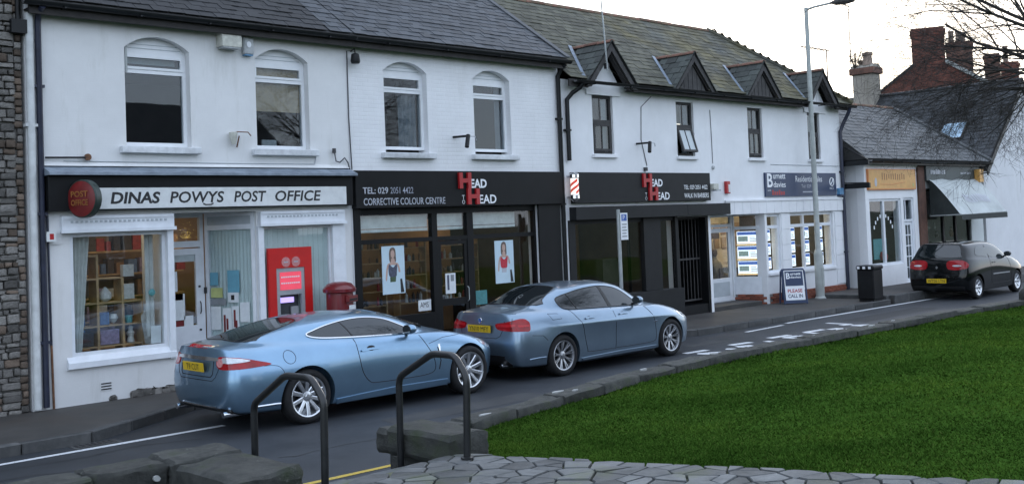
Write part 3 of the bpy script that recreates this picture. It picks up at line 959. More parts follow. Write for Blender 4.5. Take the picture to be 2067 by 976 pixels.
class CarShell:
    """closed smooth shell from rings of points (rear centre -> side -> front centre), Catmull-Clark smoothed"""
    def __init__(self, rings, crease, arches):
        nu = len(rings[0]); nv = len(rings)
        vs, idx = [], {}
        for k, ring in enumerate(rings):
            for i, (x, y, z) in enumerate(ring):
                if abs(y) < 1e-6:
                    vs.append((x, 0, z)); idx[k, i, 1] = idx[k, i, -1] = len(vs) - 1
                else:
                    for s in (1, -1):
                        vs.append((x, s * y, z)); idx[k, i, s] = len(vs) - 1
        fs = []
        for k in range(nv - 1):
            for i in range(nu - 1):
                for s in (1, -1):
                    q = [idx[k, i, s], idx[k, i + 1, s], idx[k + 1, i + 1, s], idx[k + 1, i, s]]
                    q2 = []
                    for a in q:
                        if a not in q2: q2.append(a)
                    if len(q2) > 2: fs.append(tuple(q2 if s == -1 else q2[::-1]))
        for i in range(nu - 1):
            q = [idx[0, i, 1], idx[0, i + 1, 1], idx[0, i + 1, -1], idx[0, i, -1]]
            q2 = []
            for a in q:
                if a not in q2: q2.append(a)
            fs.append(tuple(q2))
        me = bpy.data.meshes.new('cage')
        me.from_pydata(vs, [], fs)
        bm = bmesh.new(); bm.from_mesh(me)
        bmesh.ops.recalc_face_normals(bm, faces=bm.faces)
        cl = bm.edges.layers.float.get('crease_edge') or bm.edges.layers.float.new('crease_edge')
        inv = {}
        for (k, i, s), n in idx.items(): inv.setdefault(n, []).append((k, i))
        for e in bm.edges:
            for (k1, i1) in inv[e.verts[0].index]:
                for (k2, i2) in inv[e.verts[1].index]:
                    c = crease(k1, i1, k2, i2)
                    if c: e[cl] = max(e[cl], c)
        bm.to_mesh(me); bm.free()
        o = bpy.data.objects.new('cage', me); COL.objects.link(o)
        md = o.modifiers.new('s', 'SUBSURF'); md.levels = md.render_levels = 3
        dg = bpy.context.evaluated_depsgraph_get()
        sm = bpy.data.meshes.new_from_object(o.evaluated_get(dg))
        bpy.data.objects.remove(o)
        bm = bmesh.new(); bm.from_mesh(sm)
        self.bvh = BVHTree.FromBMesh(bm)
        bm.free()
        # cut the wheel arches
        o = bpy.data.objects.new('shell', sm); COL.objects.link(o)
        cut = MB()
        for (x, z, r, yin) in arches:
            for s in (1, -1):
                cut.lathe([(r, s * yin), (r, s * 1.3)], (x, 0, z), 'y', 48)
        cm = cut.mesh('cut')
        co = bpy.data.objects.new('cut', cm); COL.objects.link(co)
        md = o.modifiers.new('b', 'BOOLEAN'); md.object = co; md.operation = 'DIFFERENCE'; md.solver = 'EXACT'
        dg = bpy.context.evaluated_depsgraph_get()
        self.mesh = bpy.data.meshes.new_from_object(o.evaluated_get(dg))
        bpy.data.objects.remove(o); bpy.data.objects.remove(co)
        self.mesh.polygons.foreach_set('use_smooth', [True] * len(self.mesh.polygons))
        self.mesh.set_sharp_from_angle(angle=0.75)
    def hit(self, a, b, view):
        """view: 'R' right side (a=x,b=z), 'L' left, 'B' back (a=y,b=z), 'F' front (a=y,b=z), 'T' top (a=x,b=y)"""
        o, d = {'R': ((a, -3, b), (0, 1, 0)), 'L': ((a, 3, b), (0, -1, 0)), 'B': ((-5, a, b), (1, 0, 0)), 'F': ((7, a, b), (-1, 0, 0)), 'T': ((a, b, 4), (0, 0, -1))}[view]
        h = self.bvh.ray_cast(Vector(o), Vector(d))
        if h[0] is None:
            h = self.bvh.find_nearest(Vector(o) + Vector(d) * 2.2)
        n = h[1]
        if n.dot(Vector(d)) > 0: n = -n
        return h[0], n
    def patch(self, poly, view, off=0.005, step=0.035, edge=True, sink=0.01):
        """fill a 2D outline and wrap it onto the shell"""
        poly = [Vector(p) for p in poly]
        dense = []
        for i, p in enumerate(poly):
            q = poly[(i + 1) % len(poly)]
            n = max(1, int((q - p).length / step))
            dense += [p.lerp(q, k / n) for k in range(n)]
        n = len(dense)
        xs = [p.x for p in dense]; ys = [p.y for p in dense]
        pts = list(dense)
        def inside(x, y):
            c = False
            for i in range(n):
                a, b = dense[i], dense[(i + 1) % n]
                if (a.y > y) != (b.y > y) and x < (b.x - a.x) * (y - a.y) / (b.y - a.y) + a.x: c = not c
            return c
        gx = min(xs) + step / 2
        while gx < max(xs):
            gy = min(ys) + step / 2
            while gy < max(ys):
                if inside(gx, gy) and min((Vector((gx, gy)) - p).length for p in dense) > step * 0.35:
                    pts.append(Vector((gx, gy)))
                gy += step
            gx += step
        vo, eo, fo, *_ = mathutils.geometry.delaunay_2d_cdt(pts, [(i, (i + 1) % n) for i in range(n)], [list(range(n))], 1, 1e-5)
        mb = MB()
        hs = [self.hit(p.x, p.y, view) for p in vo]
        mb.add([h + nn * off for h, nn in hs], fo)
        if edge:
            m = len(vo)
            cnt = {}
            for f in fo:
                for i in range(len(f)):
                    e = (f[i], f[(i + 1) % len(f)]); k = tuple(sorted(e)); cnt.setdefault(k, []).append(e)
            mb.v += [tuple(h - nn * sink) for h, nn in hs]
            for k, es in cnt.items():
                if len(es) == 1:
                    a, b = es[0]; mb.f.append((b, a, a + m, b + m))
        return mb
    def line(self, pts, view, r=0.004, off=0.0, step=0.05, seg=5, closed=False):
        pts = [Vector(p) for p in pts]
        if closed: pts.append(pts[0])
        out = []
        for p, q in zip(pts[:-1], pts[1:]):
            n = max(1, int((q - p).length / step))
            out += [p.lerp(q, k / n) for k in range(n)]
        out.append(pts[-1])
        P = []
        for p in out:
            h, nn = self.hit(p.x, p.y, view)
            P.append(h + nn * off)
        return MB().tube(P, r, seg)

def ring(xr, xf, side, zr, zf, cr=0.16, wr=0.9, wf=0.9, cf=0.25, yr=None, yf=None):
    """a loop round the car: side = [(x, y, z)...] stations from rear to front; rear / front faces at xr / xf"""
    y0 = yr or side[0][1]; y1 = yf or side[-1][1]
    R = [(xr, 0, zr), (xr + 0.015, y0 * 0.5, zr), (xr + cr * 0.35, y0 * wr, zr + (side[0][2] - zr) * 0.4)]
    Fr = [(xf - cf * 0.4, y1 * wf, zf + (side[-1][2] - zf) * 0.4), (xf - 0.03, y1 * 0.5, zf), (xf, 0, zf)]
    return R + list(side) + Fr

def midring(a, b, t=0.5, dz=0.0, bulge=1.0):
    out = []
    for p, q in zip(a, b):
        x, y, z = (p[i] * (1 - t) + q[i] * t for i in range(3))
        out.append((x, y * bulge, z + (dz(x, y) if callable(dz) else dz)))
    return out

def make_wheel(parent, x, y, z, R, rim, w, spokes, side, rimmat, twin=False, steer=0.0):
    """wheel whose outer face looks to side (+1 left, -1 right)"""
    o = bpy.data.objects.new('wheel', None); COL.objects.link(o)
    o.empty_display_size = 0.1
    o.location = (x, y, z)
    o.rotation_euler = (0, 0, (0 if side < 0 else PI) + steer)
    o.parent = parent
    # local: outer face towards -y
    key = (R, rim, w, spokes, rimmat, twin)
    if key not in _WM:
        h = w / 2
        ty = MB()
        prof = [(rim - 0.004, -h + 0.022), (rim + 0.012, -h + 0.004), (rim + 0.03, -h), (R - 0.035, -h + 0.004), (R - 0.012, -h + 0.02), (R - 0.001, -h + 0.05), (R, 0), (R - 0.001, h - 0.05), (R - 0.02, h - 0.01), (rim, h)]
        ty.lathe(prof, (0, 0, 0), 'y', 56, cap=False)
        tyre = ty.mesh('tyre', 'tyre', smooth=0.9)
        rm = MB()
        rm.lathe([(rim + 0.002, -h + 0.016), (rim - 0.004, -h + 0.010), (rim - 0.020, -h + 0.016), (rim - 0.032, -h + 0.05), (rim - 0.045, h - 0.03), (0.06, h - 0.03)], (0, 0, 0), 'y', 56, cap=False)
        rimm = rm.mesh('rim', rimmat, smooth=0.6)
        sp = MB()
        hub = -h + 0.045
        n = spokes
        for k in range(n):
            a = 2 * PI * k / n
            for da in ((-0.105, 0.105) if twin else (0,)):
                w0, w1 = (0.014, 0.0105) if twin else (0.026, 0.030)
                r0, r1 = 0.045, rim - 0.014
                M = Matrix.Rotation(-(a), 4, 'Y')
                pts = []
                for (r, ww, yo, th) in ((r0, w0, hub + 0.012, 0.03), (r0 + (r1 - r0) * 0.5, (w0 + w1) / 2 * 0.92, hub - 0.010, 0.026), (r1, w1, hub - 0.026, 0.03)):
                    t = (r - r0) / (r1 - r0)
                    xo = math.sin(da) * (r0 + (r - r0)) * (0.35 + 0.65 * t) if twin else 0
                    pts.append([Vector((xo - ww, yo + 0.008, r)), Vector((xo - ww * 0.6, yo, r)), Vector((xo + ww * 0.6, yo, r)), Vector((xo + ww, yo + 0.008, r)), Vector((xo + ww, yo + th, r)), Vector((xo - ww, yo + th, r))])
                vs = [M @ p for s in pts for p in s]
                fs = []
                for i in range(2):
                    for j in range(6): fs.append((i * 6 + j, i * 6 + (j + 1) % 6, (i + 1) * 6 + (j + 1) % 6, (i + 1) * 6 + j))
                sp.add(vs, fs)
        spm = sp.mesh('spoke', rimmat, smooth=0.5)
        hb = MB()
        hb.lathe([(0.0, hub - 0.012), (0.028, hub - 0.010), (0.034, hub - 0.002), (0.062, hub + 0.004), (0.070, hub + 0.02), (0.07, hub + 0.06)], (0, 0, 0), 'y', 24)
        hbm = hb.mesh('hub', rimmat, smooth=0.6)
        bd = MB()
        bd.lathe([(0.0, 0.0), (rim * 0.62, 0.0), (rim * 0.62, 0.03), (0, 0.03)], (0, 0, 0), 'y', 32)
        bdm = bd.mesh('brake_disc', 'dark_metal', smooth=0.6)
        _WM[key] = (tyre, rimm, spm, hbm, bdm)
    for nm, me in zip(('tyre', 'rim', 'spokes', 'hub', 'brake_disc'), _WM[key]):
        c = bpy.data.objects.new(nm, me); COL.objects.link(c); c.parent = o
    return o
_WM = {}

def part(mb, name, mat, parent, smooth=0.7, bevel=0.0, **tags):
    return mb.build(name, mat, parent, world=False, smooth=smooth, bevel=bevel, **tags)

def mirror_y(mb):
    m = MB(); m.v = [(x, -y, z) for x, y, z in mb.v]; m.f = [tuple(reversed(f)) for f in mb.f]
    return m

def both(parent, name, mat, fn, smooth=0.7):
    """build a right-side piece and its mirror image"""
    a = fn()
    r = part(a, name, mat, parent, smooth)
    l = part(mirror_y(a), name, mat, parent, smooth)
    return r, l

def ellipse(cx, cy, rx, ry, n=20):
    return [(cx + rx * math.cos(2 * PI * k / n), cy + ry * math.sin(2 * PI * k / n)) for k in range(n)]

def door_mirror(parent, x, y, z, mat, s=1.0, flag=True):
    """teardrop shell on a stalk, right side; and the mirrored one"""
    def shell():
        mb = MB()
        n, m = 12, 9
        vs = []
        for i in range(m):
            t = i / (m - 1)
            a = PI * (t - 0.5)
            rx = 0.5 + 0.5 * math.sin(a)
            cr = math.cos(a) ** 0.55 if 0 < i < m - 1 else 0.05
            for k in range(n):
                b = 2 * PI * k / n
                vs.append((x + s * (-0.035 + 0.15 * rx), y - s * (0.10 + 0.098 * cr * math.cos(b) * (1 - 0.25 * rx)), z + s * (0.075 * cr * math.sin(b) * (1 - 0.2 * rx))))
        fs = [(i * n + k, i * n + (k + 1) % n, (i + 1) * n + (k + 1) % n, (i + 1) * n + k) for i in range(m - 1) for k in range(n)]
        fs += [tuple(range(n)), tuple((m - 1) * n + k for k in range(n))]
        return mb.add(vs, fs)
    def stalk():
        return MB().tube([(x + 0.05 * s, y + 0.06, z - 0.075 * s), (x + 0.05 * s, y - 0.03 * s, z - 0.055 * s), (x + 0.05 * s, y - 0.09 * s, z - 0.03 * s)], 0.022 * s, 8)
    def face():
        return MB().prism([(y - s * (0.10 + 0.088 * math.cos(2 * PI * k / 16)), z + s * 0.064 * math.sin(2 * PI * k / 16)) for k in range(16)], 'x', x - s * 0.042, x - s * 0.034)
    for sd in (1, -1):
        f = (lambda m: m) if sd == 1 else mirror_y
        sh = part(f(shell()), 'door_mirror', mat, parent, smooth=1.2)
        part(f(stalk()), 'stalk', 'black_trim', sh)
        part(f(face()), 'mirror_glass', 'mirror_glass', sh, smooth=False)

def plate(parent, x, z, txt, w=0.52, h=0.111, y=0.0, tilt=0.0):
    """yellow rear number plate facing -x"""
    o = part(MB().box(-0.006, -w / 2, -h / 2, 0.006, w / 2, h / 2), 'number_plate', 'plate_yellow', parent, smooth=False)
    o.location = (x, y, z); o.rotation_euler = (0, tilt, 0)
    me = fit_text(text_mesh(txt, 0.1, 'print_black', bold=0.0), w * (0.62 if len(txt) < 7 else 0.86), h * 0.66)
    xs = max(v.co.x for v in me.vertices); ys = max(v.co.y for v in me.vertices)
    for v in me.vertices:
        v.co = Vector((-0.009, -(v.co.x - xs / 2), v.co.y - ys / 2))
    t = mesh_obj('lettering', me, o)
    return o
def _hitq(self, a, b):
    d = Vector((1, 1, 0)).normalized()
    o = Vector((a * 0.70711, -a * 0.70711, b)) - d * 6
    h = self.bvh.ray_cast(o, d)
    if h[0] is None: h = self.bvh.find_nearest(o + d * 4.6)
    n = h[1]
    if n.dot(d) > 0: n = -n
    return h[0], n
_hit0 = CarShell.hit
CarShell.hit = lambda self, a, b, view: _hitq(self, a, b) if view == 'Q' else _hit0(self, a, b, view)

def centre_line(xs, zf):
    return [(x, 0, zf(x)) for x in xs]

def roof_ring(x0, x1, n, zc):
    return [(x0 + (x1 - x0) * (i / (n - 1)), 0, zc(x0 + (x1 - x0) * (i / (n - 1)))) for i in range(n)]

def zip3(xs, ys, zs):
    if isinstance(zs, (int, float)): zs = [zs] * len(xs)
    return list(zip(xs, ys, zs))

def silver_coupe(root):
    X = [-0.86, -0.45, 0.0, 0.45, 1.0, 1.6, 2.2, 2.75, 3.13, 3.34]
    L0 = ring(-0.92, 3.34, zip3([-0.75, -0.45, 0, .45, 1, 1.6, 2.2, 2.75, 3.06, 3.22], [.66, .70, .72, .72, .72, .72, .72, .72, .68, .60], .175), .24, .18)
    L1 = ring(-1.04, 3.48, zip3(X, [.78, .85, .895, .875, .862, .862, .872, .885, .82, .66], [.25, .24, .22, .19, .185, .185, .19, .21, .22, .22]), .27, .21)
    L2 = ring(-1.085, 3.545, zip3(X, [.84, .905, .945, .915, .895, .893, .908, .93, .86, .68], .38), .42, .38)
    L3 = ring(-1.10, 3.56, zip3(X, [.85, .918, .958, .935, .905, .90, .915, .938, .87, .69], .60), .63, .55)
    L3b = ring(-1.06, 3.52, zip3(X, [.825, .895, .942, .925, .90, .893, .90, .915, .835, .66], [.80, .79, .78, .775, .77, .765, .765, .765, .72, .65]), .80, .65, wr=.92)
    L4 = ring(-1.055, 3.38, zip3([-.86, -.45, 0, .45, 1, 1.6, 2.2, 2.75, 3.10, 3.27], [.70, .79, .85, .855, .853, .845, .825, .80, .71, .56], [.975, .965, .95, .935, .918, .905, .895, .872, .79, .70]), 1.045, .70, cr=.2, wr=.86)
    L5 = ring(-.74, 2.36, [(-.60, .52, 1.055), (-.32, .64, 1.06), (.05, .71, 1.045), (.45, .745, 1.01), (1.0, .765, .985), (1.5, .76, .962), (1.85, .742, .95), (2.06, .70, .95), (2.2, .58, .965), (2.28, .42, .98)], 1.075, .995, cr=.1, cf=.1, wr=.95)
    L6 = ring(.32, 1.58, [(.24, .42, 1.285), (.24, .51, 1.255), (.40, .56, 1.258), (.68, .585, 1.278), (1.0, .597, 1.288), (1.25, .592, 1.278), (1.47, .57, 1.245), (1.60, .53, 1.215), (1.66, .40, 1.212), (1.63, .26, 1.25)], 1.285, 1.285, cr=.05, cf=.04)
    zc = lambda x: 1.330 - 0.055 * ((x - 0.98) / 0.62) ** 2
    L8 = roof_ring(.44, 1.48, 16, zc)
    hood = lambda x, y: 0.035 if x > 2.0 else (0.012 if x < -.5 else 0.004)
    L45 = midring(L4, L5, .5, hood)
    L56 = midring(L5, L6, .5, .018, 1.02)
    L7 = midring(L6, L8, .5, .014)
    R = [L0, L1, L2, L3, L3b, L4, L45, L5, L56, L6, L7, L8]
    def cr(k1, i1, k2, i2):
        if k1 == k2 == 5 and max(i1, i2) <= 3: return .75
        if k1 == k2 == 1 and 2 <= min(i1, i2): return .5
        if k1 == k2 == 7: return .2
        return 0
    S = CarShell(R, cr, [(0, .345, .395, .42), (2.752, .345, .39, .42)])
    body = mesh_obj('body', S.mesh, root)
    S.mesh.materials.append(MATS['paint_ice_blue'])
    # side glass and bright surround
    win = _catmull([(.13, 1.098), (.30, 1.045), (.8, 1.008), (1.3, .985), (1.80, .968), (1.885, .975), (1.62, 1.105), (1.38, 1.195), (1.1, 1.236), (.8, 1.233), (.5, 1.197), (.27, 1.147)], 5)
    both(root, 'side_window', 'car_glass', lambda: S.patch(win, 'R', .006, .03))
    both(root, 'window_trim', 'chrome', lambda: S.line(win, 'R', .011, .004, closed=True))
    both(root, 'window_pillar', 'black_trim', lambda: S.line([(.66, 1.226), (.74, 1.13), (.82, 1.006)], 'R', .011, .002))
    # rear screen, windscreen
    rw = _catmull([(-.48, 1.080), (0, 1.09), (.48, 1.080), (.47, 1.13), (.40, 1.235), (.30, 1.265), (0, 1.280), (-.30, 1.265), (-.40, 1.235), (-.47, 1.13)], 3)
    part(S.patch(rw, 'B', .006, .03), 'rear_window', 'car_glass', root)
    part(S.line(rw, 'B', .008, .002, closed=True), 'window_seal', 'black_trim', root)
    ws = [(-.58, 1.0), (0, 1.02), (.58, 1.0), (.50, 1.13), (.44, 1.235), (0, 1.275), (-.44, 1.235), (-.50, 1.13)]
    part(S.patch(ws, 'F', .006, .03), 'windscreen', 'car_glass', root)
    # door, shut lines, fuel flap, handle
    both(root, 'door_seam', 'seam', lambda: S.line(_catmull([(.80, .985), (.80, .80), (.85, .56), (.96, .42), (1.10, .385), (1.60, .375), (1.98, .385), (2.10, .45), (2.07, .62), (1.98, .78), (1.90, .93)], 4, False), 'R', .0055, .0))
    both(root, 'bonnet_seam', 'seam', lambda: S.line([(2.02, .80), (2.3, .86), (2.7, .87), (3.1, .80)], 'R', .004))
    part(S.line(ellipse(-.24, .87, .082, .082, 24), 'R', .004, closed=True), 'fuel_flap_seam', 'seam', root)
    both(root, 'door_handle', 'paint_ice_blue', lambda: S.patch(_catmull([(.86, .815), (1.0, .822), (1.16, .822), (1.16, .846), (1.0, .848), (.86, .842)], 4), 'R', .020, .03))
    both(root, 'handle_recess', 'seam', lambda: S.patch(ellipse(1.02, .848, .07, .034), 'R', .002, .03))
    both(root, 'sill_trim', 'paint_ice_blue', lambda: S.patch([(.43, .20), (.43, .255), (1.4, .285), (2.33, .275), (2.33, .20), (1.4, .195)], 'R', .016, .06))
    both(root, 'side_vent', 'chrome', lambda: S.patch([(2.17, .775), (2.21, .78), (2.20, .70), (2.185, .65)], 'R', .006, .03))
    both(root, 'vent_slot', 'seam', lambda: S.line([(2.16, .74), (2.20, .55), (2.17, .43)], 'R', .008))
    # tail
    lamp = _catmull([(-.405, .865), (-.385, .925), (-.30, .938), (-.10, .918), (.10, .868), (.255, .815), (.10, .795), (-.15, .785), (-.33, .785), (-.39, .815)], 4)
    for s in (1, -1):
        f = (lambda m: m) if s == 1 else mirror_y
        t = part(f(S.patch(lamp, 'Q', .006, .04)), 'tail_lamp', 'lamp_red', root)
        part(f(S.patch(_catmull([(-.30, .928), (-.12, .912), (.02, .878), (-.05, .862), (-.30, .862)], 3), 'Q', .012, .04)), 'reverse_lens', 'lamp_clear', t)
        part(f(S.patch(ellipse(-.345, .862, .047, .052), 'Q', .013, .03)), 'indicator_lens', 'lamp_pink', t)
    part(S.patch([(-.50, .885), (.50, .885), (.50, .925), (.25, .932), (-.25, .932), (-.50, .925)], 'B', .014), 'chrome_bar', 'chrome', root)
    part(S.line([(-.40, .88), (-.40, .72), (-.36, .685), (.36, .685), (.40, .72), (.40, .88)], 'B', .006), 'plate_recess', 'seam', root)
    part(S.line([(-.62, .93), (-.52, .80), (-.47, .69), (-.40, .64), (.40, .64), (.47, .69), (.52, .80), (.62, .93)], 'B', .0045), 'boot_seam', 'seam', root)
    plate(root, -1.108, .80, 'T9 CUT', tilt=-.08)
    part(S.patch([(-.26, 1.030), (.26, 1.030), (.24, 1.056), (-.24, 1.056)], 'B', .008), 'brake_light', 'lamp_red', root)
    both(root, 'bumper_seam', 'seam', lambda: S.line(_catmull([(-.60, .80), (-.48, .795), (-.40, .77), (-.35, .70), (-.34, .60)], 4, False), 'R', .0035))
    part(S.patch([(-.70, .225), (.70, .225), (.68, .30), (-.68, .30)], 'B', .006), 'diffuser', 'black_trim', root)
    part(S.line([(-.42, .315), (.42, .315)], 'B', .012, .006), 'bumper_trim', 'chrome', root)
    both(root, 'bumper_trim', 'chrome', lambda: S.line([(-.70, .315), (-.46, .318), (-.40, .315)], 'R', .012, .006))
    for s in (1, -1):
        part(MB().lathe([(.036, -1.045), (.040, -1.03), (.040, -.8)], (0, s * .60, .235), 'x', 20), 'exhaust', 'chrome', root)
    # front
    part(S.patch(_catmull([(-.34, .36), (.34, .36), (.40, .48), (.28, .58), (-.28, .58), (-.40, .48)], 3), 'F', .004), 'grille', 'black_trim', root)
    both(root, 'headlamp', 'lamp_clear', lambda: S.patch(_catmull([(2.98, .775), (3.12, .745), (3.28, .66), (3.29, .60), (3.15, .64), (3.02, .71)], 3), 'R', .005, .04))
    door_mirror(root, 1.66, -.79, 1.035, 'paint_ice_blue')
    both(root, 'wiper', 'black_trim', lambda: MB().tube([(2.28, -.05, 1.035), (2.2, -.35, 1.05), (2.1, -.55, 1.06)], .008, 6))
    # dark floor pan, bucket seats seen through the glass are part of the body interior
    for (x, s, st) in ((0, 1, 0), (0, -1, 0), (2.752, 1, 0), (2.752, -1, 0)):
        make_wheel(root, x, s * .80, .345, .345, .258, .245, 10, s, 'alloy_bright')

def blue_saloon(root):
    X = [-0.80, -0.42, 0.0, 0.45, 1.0, 1.6, 2.2, 2.76, 3.22, 3.42]
    L0 = ring(-0.86, 3.34, zip3([-0.7, -0.42, 0, .45, 1, 1.6, 2.2, 2.76, 3.1, 3.28], [.66, .70, .72, .72, .72, .72, .72, .72, .68, .60], .17), .24, .18)
    L1 = ring(-0.96, 3.50, zip3(X, [.78, .83, .862, .855, .848, .848, .852, .86, .82, .70], [.23, .22, .20, .18, .175, .175, .18, .20, .20, .20]), .25, .20)
    L2 = ring(-1.0, 3.555, zip3(X, [.835, .885, .905, .882, .872, .872, .88, .90, .865, .74], .36), .40, .36)
    L3 = ring(-1.01, 3.57, zip3(X, [.845, .888, .910, .890, .880, .879, .884, .898, .862, .75], .58), .60, .52)
    L3b = ring(-0.965, 3.53, zip3(X, [.818, .882, .916, .917, .915, .912, .906, .896, .832, .71], [.83, .825, .815, .80, .785, .77, .755, .74, .70, .64]), .80, .64, wr=.92)
    L4 = ring(-0.975, 3.42, zip3([-.80, -.42, 0, .45, 1, 1.6, 2.2, 2.76, 3.18, 3.36], [.70, .785, .83, .842, .845, .838, .815, .785, .71, .58], [1.0, .99, .97, .95, .935, .925, .915, .885, .80, .72]), 1.055, .72, cr=.2, wr=.88)
    L5 = ring(-.42, 2.50, [(-.33, .52, 1.095), (-.14, .65, 1.075), (.10, .715, 1.05), (.45, .748, 1.015), (1.0, .765, .985), (1.5, .76, .968), (1.95, .745, .955), (2.2, .70, .955), (2.34, .58, .972), (2.42, .42, .99)], 1.11, 1.01, cr=.08, cf=.1, wr=.95)
    L6 = ring(.42, 1.78, [(.33, .44, 1.378), (.28, .53, 1.338), (.42, .575, 1.342), (.7, .598, 1.370), (1.0, .608, 1.386), (1.3, .603, 1.378), (1.57, .586, 1.345), (1.75, .55, 1.30), (1.83, .42, 1.305), (1.81, .28, 1.338)], 1.385, 1.362, cr=.05, cf=.04)
    zc = lambda x: 1.430 - 0.05 * ((x - 1.02) / 0.75) ** 2
    L8 = roof_ring(.55, 1.66, 16, zc)
    hood = lambda x, y: 0.03 if x > 2.2 else (0.012 if x < -.4 else 0.004)
    L45 = midring(L4, L5, .5, hood)
    L56 = midring(L5, L6, .5, .016, 1.02)
    L7 = midring(L6, L8, .5, .014)
    R = [L0, L1, L2, L3, L3b, L4, L45, L5, L56, L6, L7, L8]
    def cr(k1, i1, k2, i2):
        if k1 == k2 == 5 and max(i1, i2) <= 3: return .75
        if k1 == k2 == 4 and min(i1, i2) >= 4 and max(i1, i2) <= 11: return .95
        if k1 == k2 == 9 and 3 <= min(i1, i2): return .35
        if k1 == k2 == 1 and 2 <= min(i1, i2): return .5
        if k1 == k2 == 7: return .2
        return 0
    S = CarShell(R, cr, [(0, .325, .372, .42), (2.76, .325, .372, .42)])
    mesh_obj('body', S.mesh, root)
    S.mesh.materials.append(MATS['paint_mid_blue'])
    win = _catmull([(.10, 1.185), (.13, 1.08), (.26, 1.025), (.6, 1.008), (1.2, .988), (1.8, .968), (2.06, .965), (1.92, 1.06), (1.70, 1.21), (1.45, 1.298), (1.1, 1.336), (.7, 1.316), (.40, 1.270), (.2, 1.232)], 5)
    both(root, 'side_window', 'car_glass', lambda: S.patch(win, 'R', .006, .03))
    both(root, 'window_trim', 'black_trim', lambda: S.line(win, 'R', .010, .002, closed=True))
    both(root, 'door_pillar', 'black_trim', lambda: S.patch([(1.10, 1.333), (1.16, 1.331), (1.31, .988), (1.23, .990)], 'R', .010))
    both(root, 'window_bar', 'black_trim', lambda: S.line([(.34, 1.250), (.46, 1.018)], 'R', .010, .006))
    rw = _catmull([(-.54, 1.125), (0, 1.14), (.54, 1.125), (.51, 1.20), (.42, 1.335), (.30, 1.365), (0, 1.380), (-.30, 1.365), (-.42, 1.335), (-.51, 1.20)], 3)
    part(S.patch(rw, 'B', .006, .03), 'rear_window', 'car_glass', root)
    part(S.line(rw, 'B', .009, .002, closed=True), 'window_seal', 'black_trim', root)
    ws = [(-.60, 1.02), (0, 1.04), (.60, 1.02), (.54, 1.18), (.46, 1.315), (0, 1.355), (-.46, 1.315), (-.54, 1.18)]
    part(S.patch(ws, 'F', .006, .03), 'windscreen', 'car_glass', root)
    both(root, 'rear_door_seam', 'seam', lambda: S.line(_catmull([(.26, 1.02), (.34, .90), (.44, .76), (.50, .55), (.56, .36), (.62, .32), (1.2, .31), (1.27, .33), (1.27, .65), (1.26, .97)], 4, False), 'R', .0048))
    both(root, 'front_door_seam', 'seam', lambda: S.line(_catmull([(1.29, .31), (1.7, .305), (2.25, .315), (2.33, .40), (2.31, .60), (2.24, .78), (2.12, .93)], 4, False), 'R', .0048))
    both(root, 'bonnet_seam', 'seam', lambda: S.line([(2.12, .93), (2.5, .93), (2.9, .885), (3.2, .80)], 'R', .004))
    part(S.line([(-.24, .995), (-.05, .985), (.0, .90), (-.20, .90)], 'R', .0035, closed=True), 'fuel_flap_seam', 'seam', root)
    for x in (.52, 1.38):
        both(root, 'door_handle', 'paint_mid_blue', lambda: S.patch(_catmull([(x, .845), (x + .1, .850), (x + .22, .845), (x + .22, .872), (x + .1, .876), (x, .870)], 3), 'R', .022, .03))
        both(root, 'handle_recess', 'seam', lambda: S.patch(ellipse(x + .10, .868, .055, .022, 14), 'R', .002, .03))
    both(root, 'sill_trim', 'paint_mid_blue', lambda: S.patch([(.42, .17), (.42, .235), (1.4, .25), (2.34, .245), (2.34, .17)], 'R', .018, .06))
    both(root, 'wing_badge', 'chrome', lambda: S.patch([(2.27, .66), (2.36, .668), (2.36, .650), (2.27, .642)], 'R', .006, .03))
    # tail
    lamp = _catmull([(-.44, .865), (-.40, .895), (-.28, .912), (-.10, .955), (.01, .955), (.075, .915), (.10, .87), (.095, .775), (.0, .772), (-.25, .778), (-.40, .80)], 3)
    for s in (1, -1):
        f = (lambda m: m) if s == 1 else mirror_y
        t = part(f(S.patch(lamp, 'Q', .006, .04)), 'tail_lamp', 'lamp_red', root)
        part(f(S.patch([(-.40, .875), (-.12, .885), (-.12, .845), (-.41, .838)], 'Q', .011, .04)), 'light_bar', 'lamp_red_bright', t)
        part(f(S.patch([(-.08, .87), (.08, .862), (.085, .835), (-.08, .838)], 'Q', .011, .04)), 'light_bar', 'lamp_red_bright', t)
        part(f(S.line([(-.17, .97), (-.18, .87), (-.20, .77)], 'Q', .004, .007)), 'lens_seam', 'seam', t)
    plate(root, -1.0, .805, 'YN10 MFY', tilt=-.02)
    part(S.patch([(.27, .752), (.30, .752), (.36, .858), (.27, .858)], 'B', .003), 'plate_reflector', 'lamp_clear', root)
    part(S.patch(ellipse(0, .93, .040, .040), 'B', .008, .02), 'boot_badge', 'badge_blue', root)
    part(S.line(ellipse(0, .93, .040, .040), 'B', .005, .008, closed=True), 'badge_ring', 'chrome', root)
    part(S.line([(-.52, .93), (-.49, .80), (-.44, .70), (-.36, .665), (.36, .665), (.44, .70), (.49, .80), (.52, .93)], 'B', .0045), 'boot_seam', 'seam', root)
    part(S.line([(-.62, 1.035), (0, 1.05), (.62, 1.035)], 'B', .007, .002), 'boot_lip', 'paint_mid_blue', root)
    part(S.patch(_catmull([(-.56, .22), (.56, .22), (.52, .36), (.44, .40), (-.44, .40), (-.52, .36)], 3), 'B', .006), 'diffuser', 'black_trim', root)
    both(root, 'bumper_seam', 'seam', lambda: S.line([(-.66, .70), (-.45, .68), (-.36, .60)], 'R', .004))
    both(root, 'bumper_crease', 'paint_mid_blue', lambda: S.line([(-.72, .335), (-.55, .345), (-.40, .345)], 'R', .012, .002))
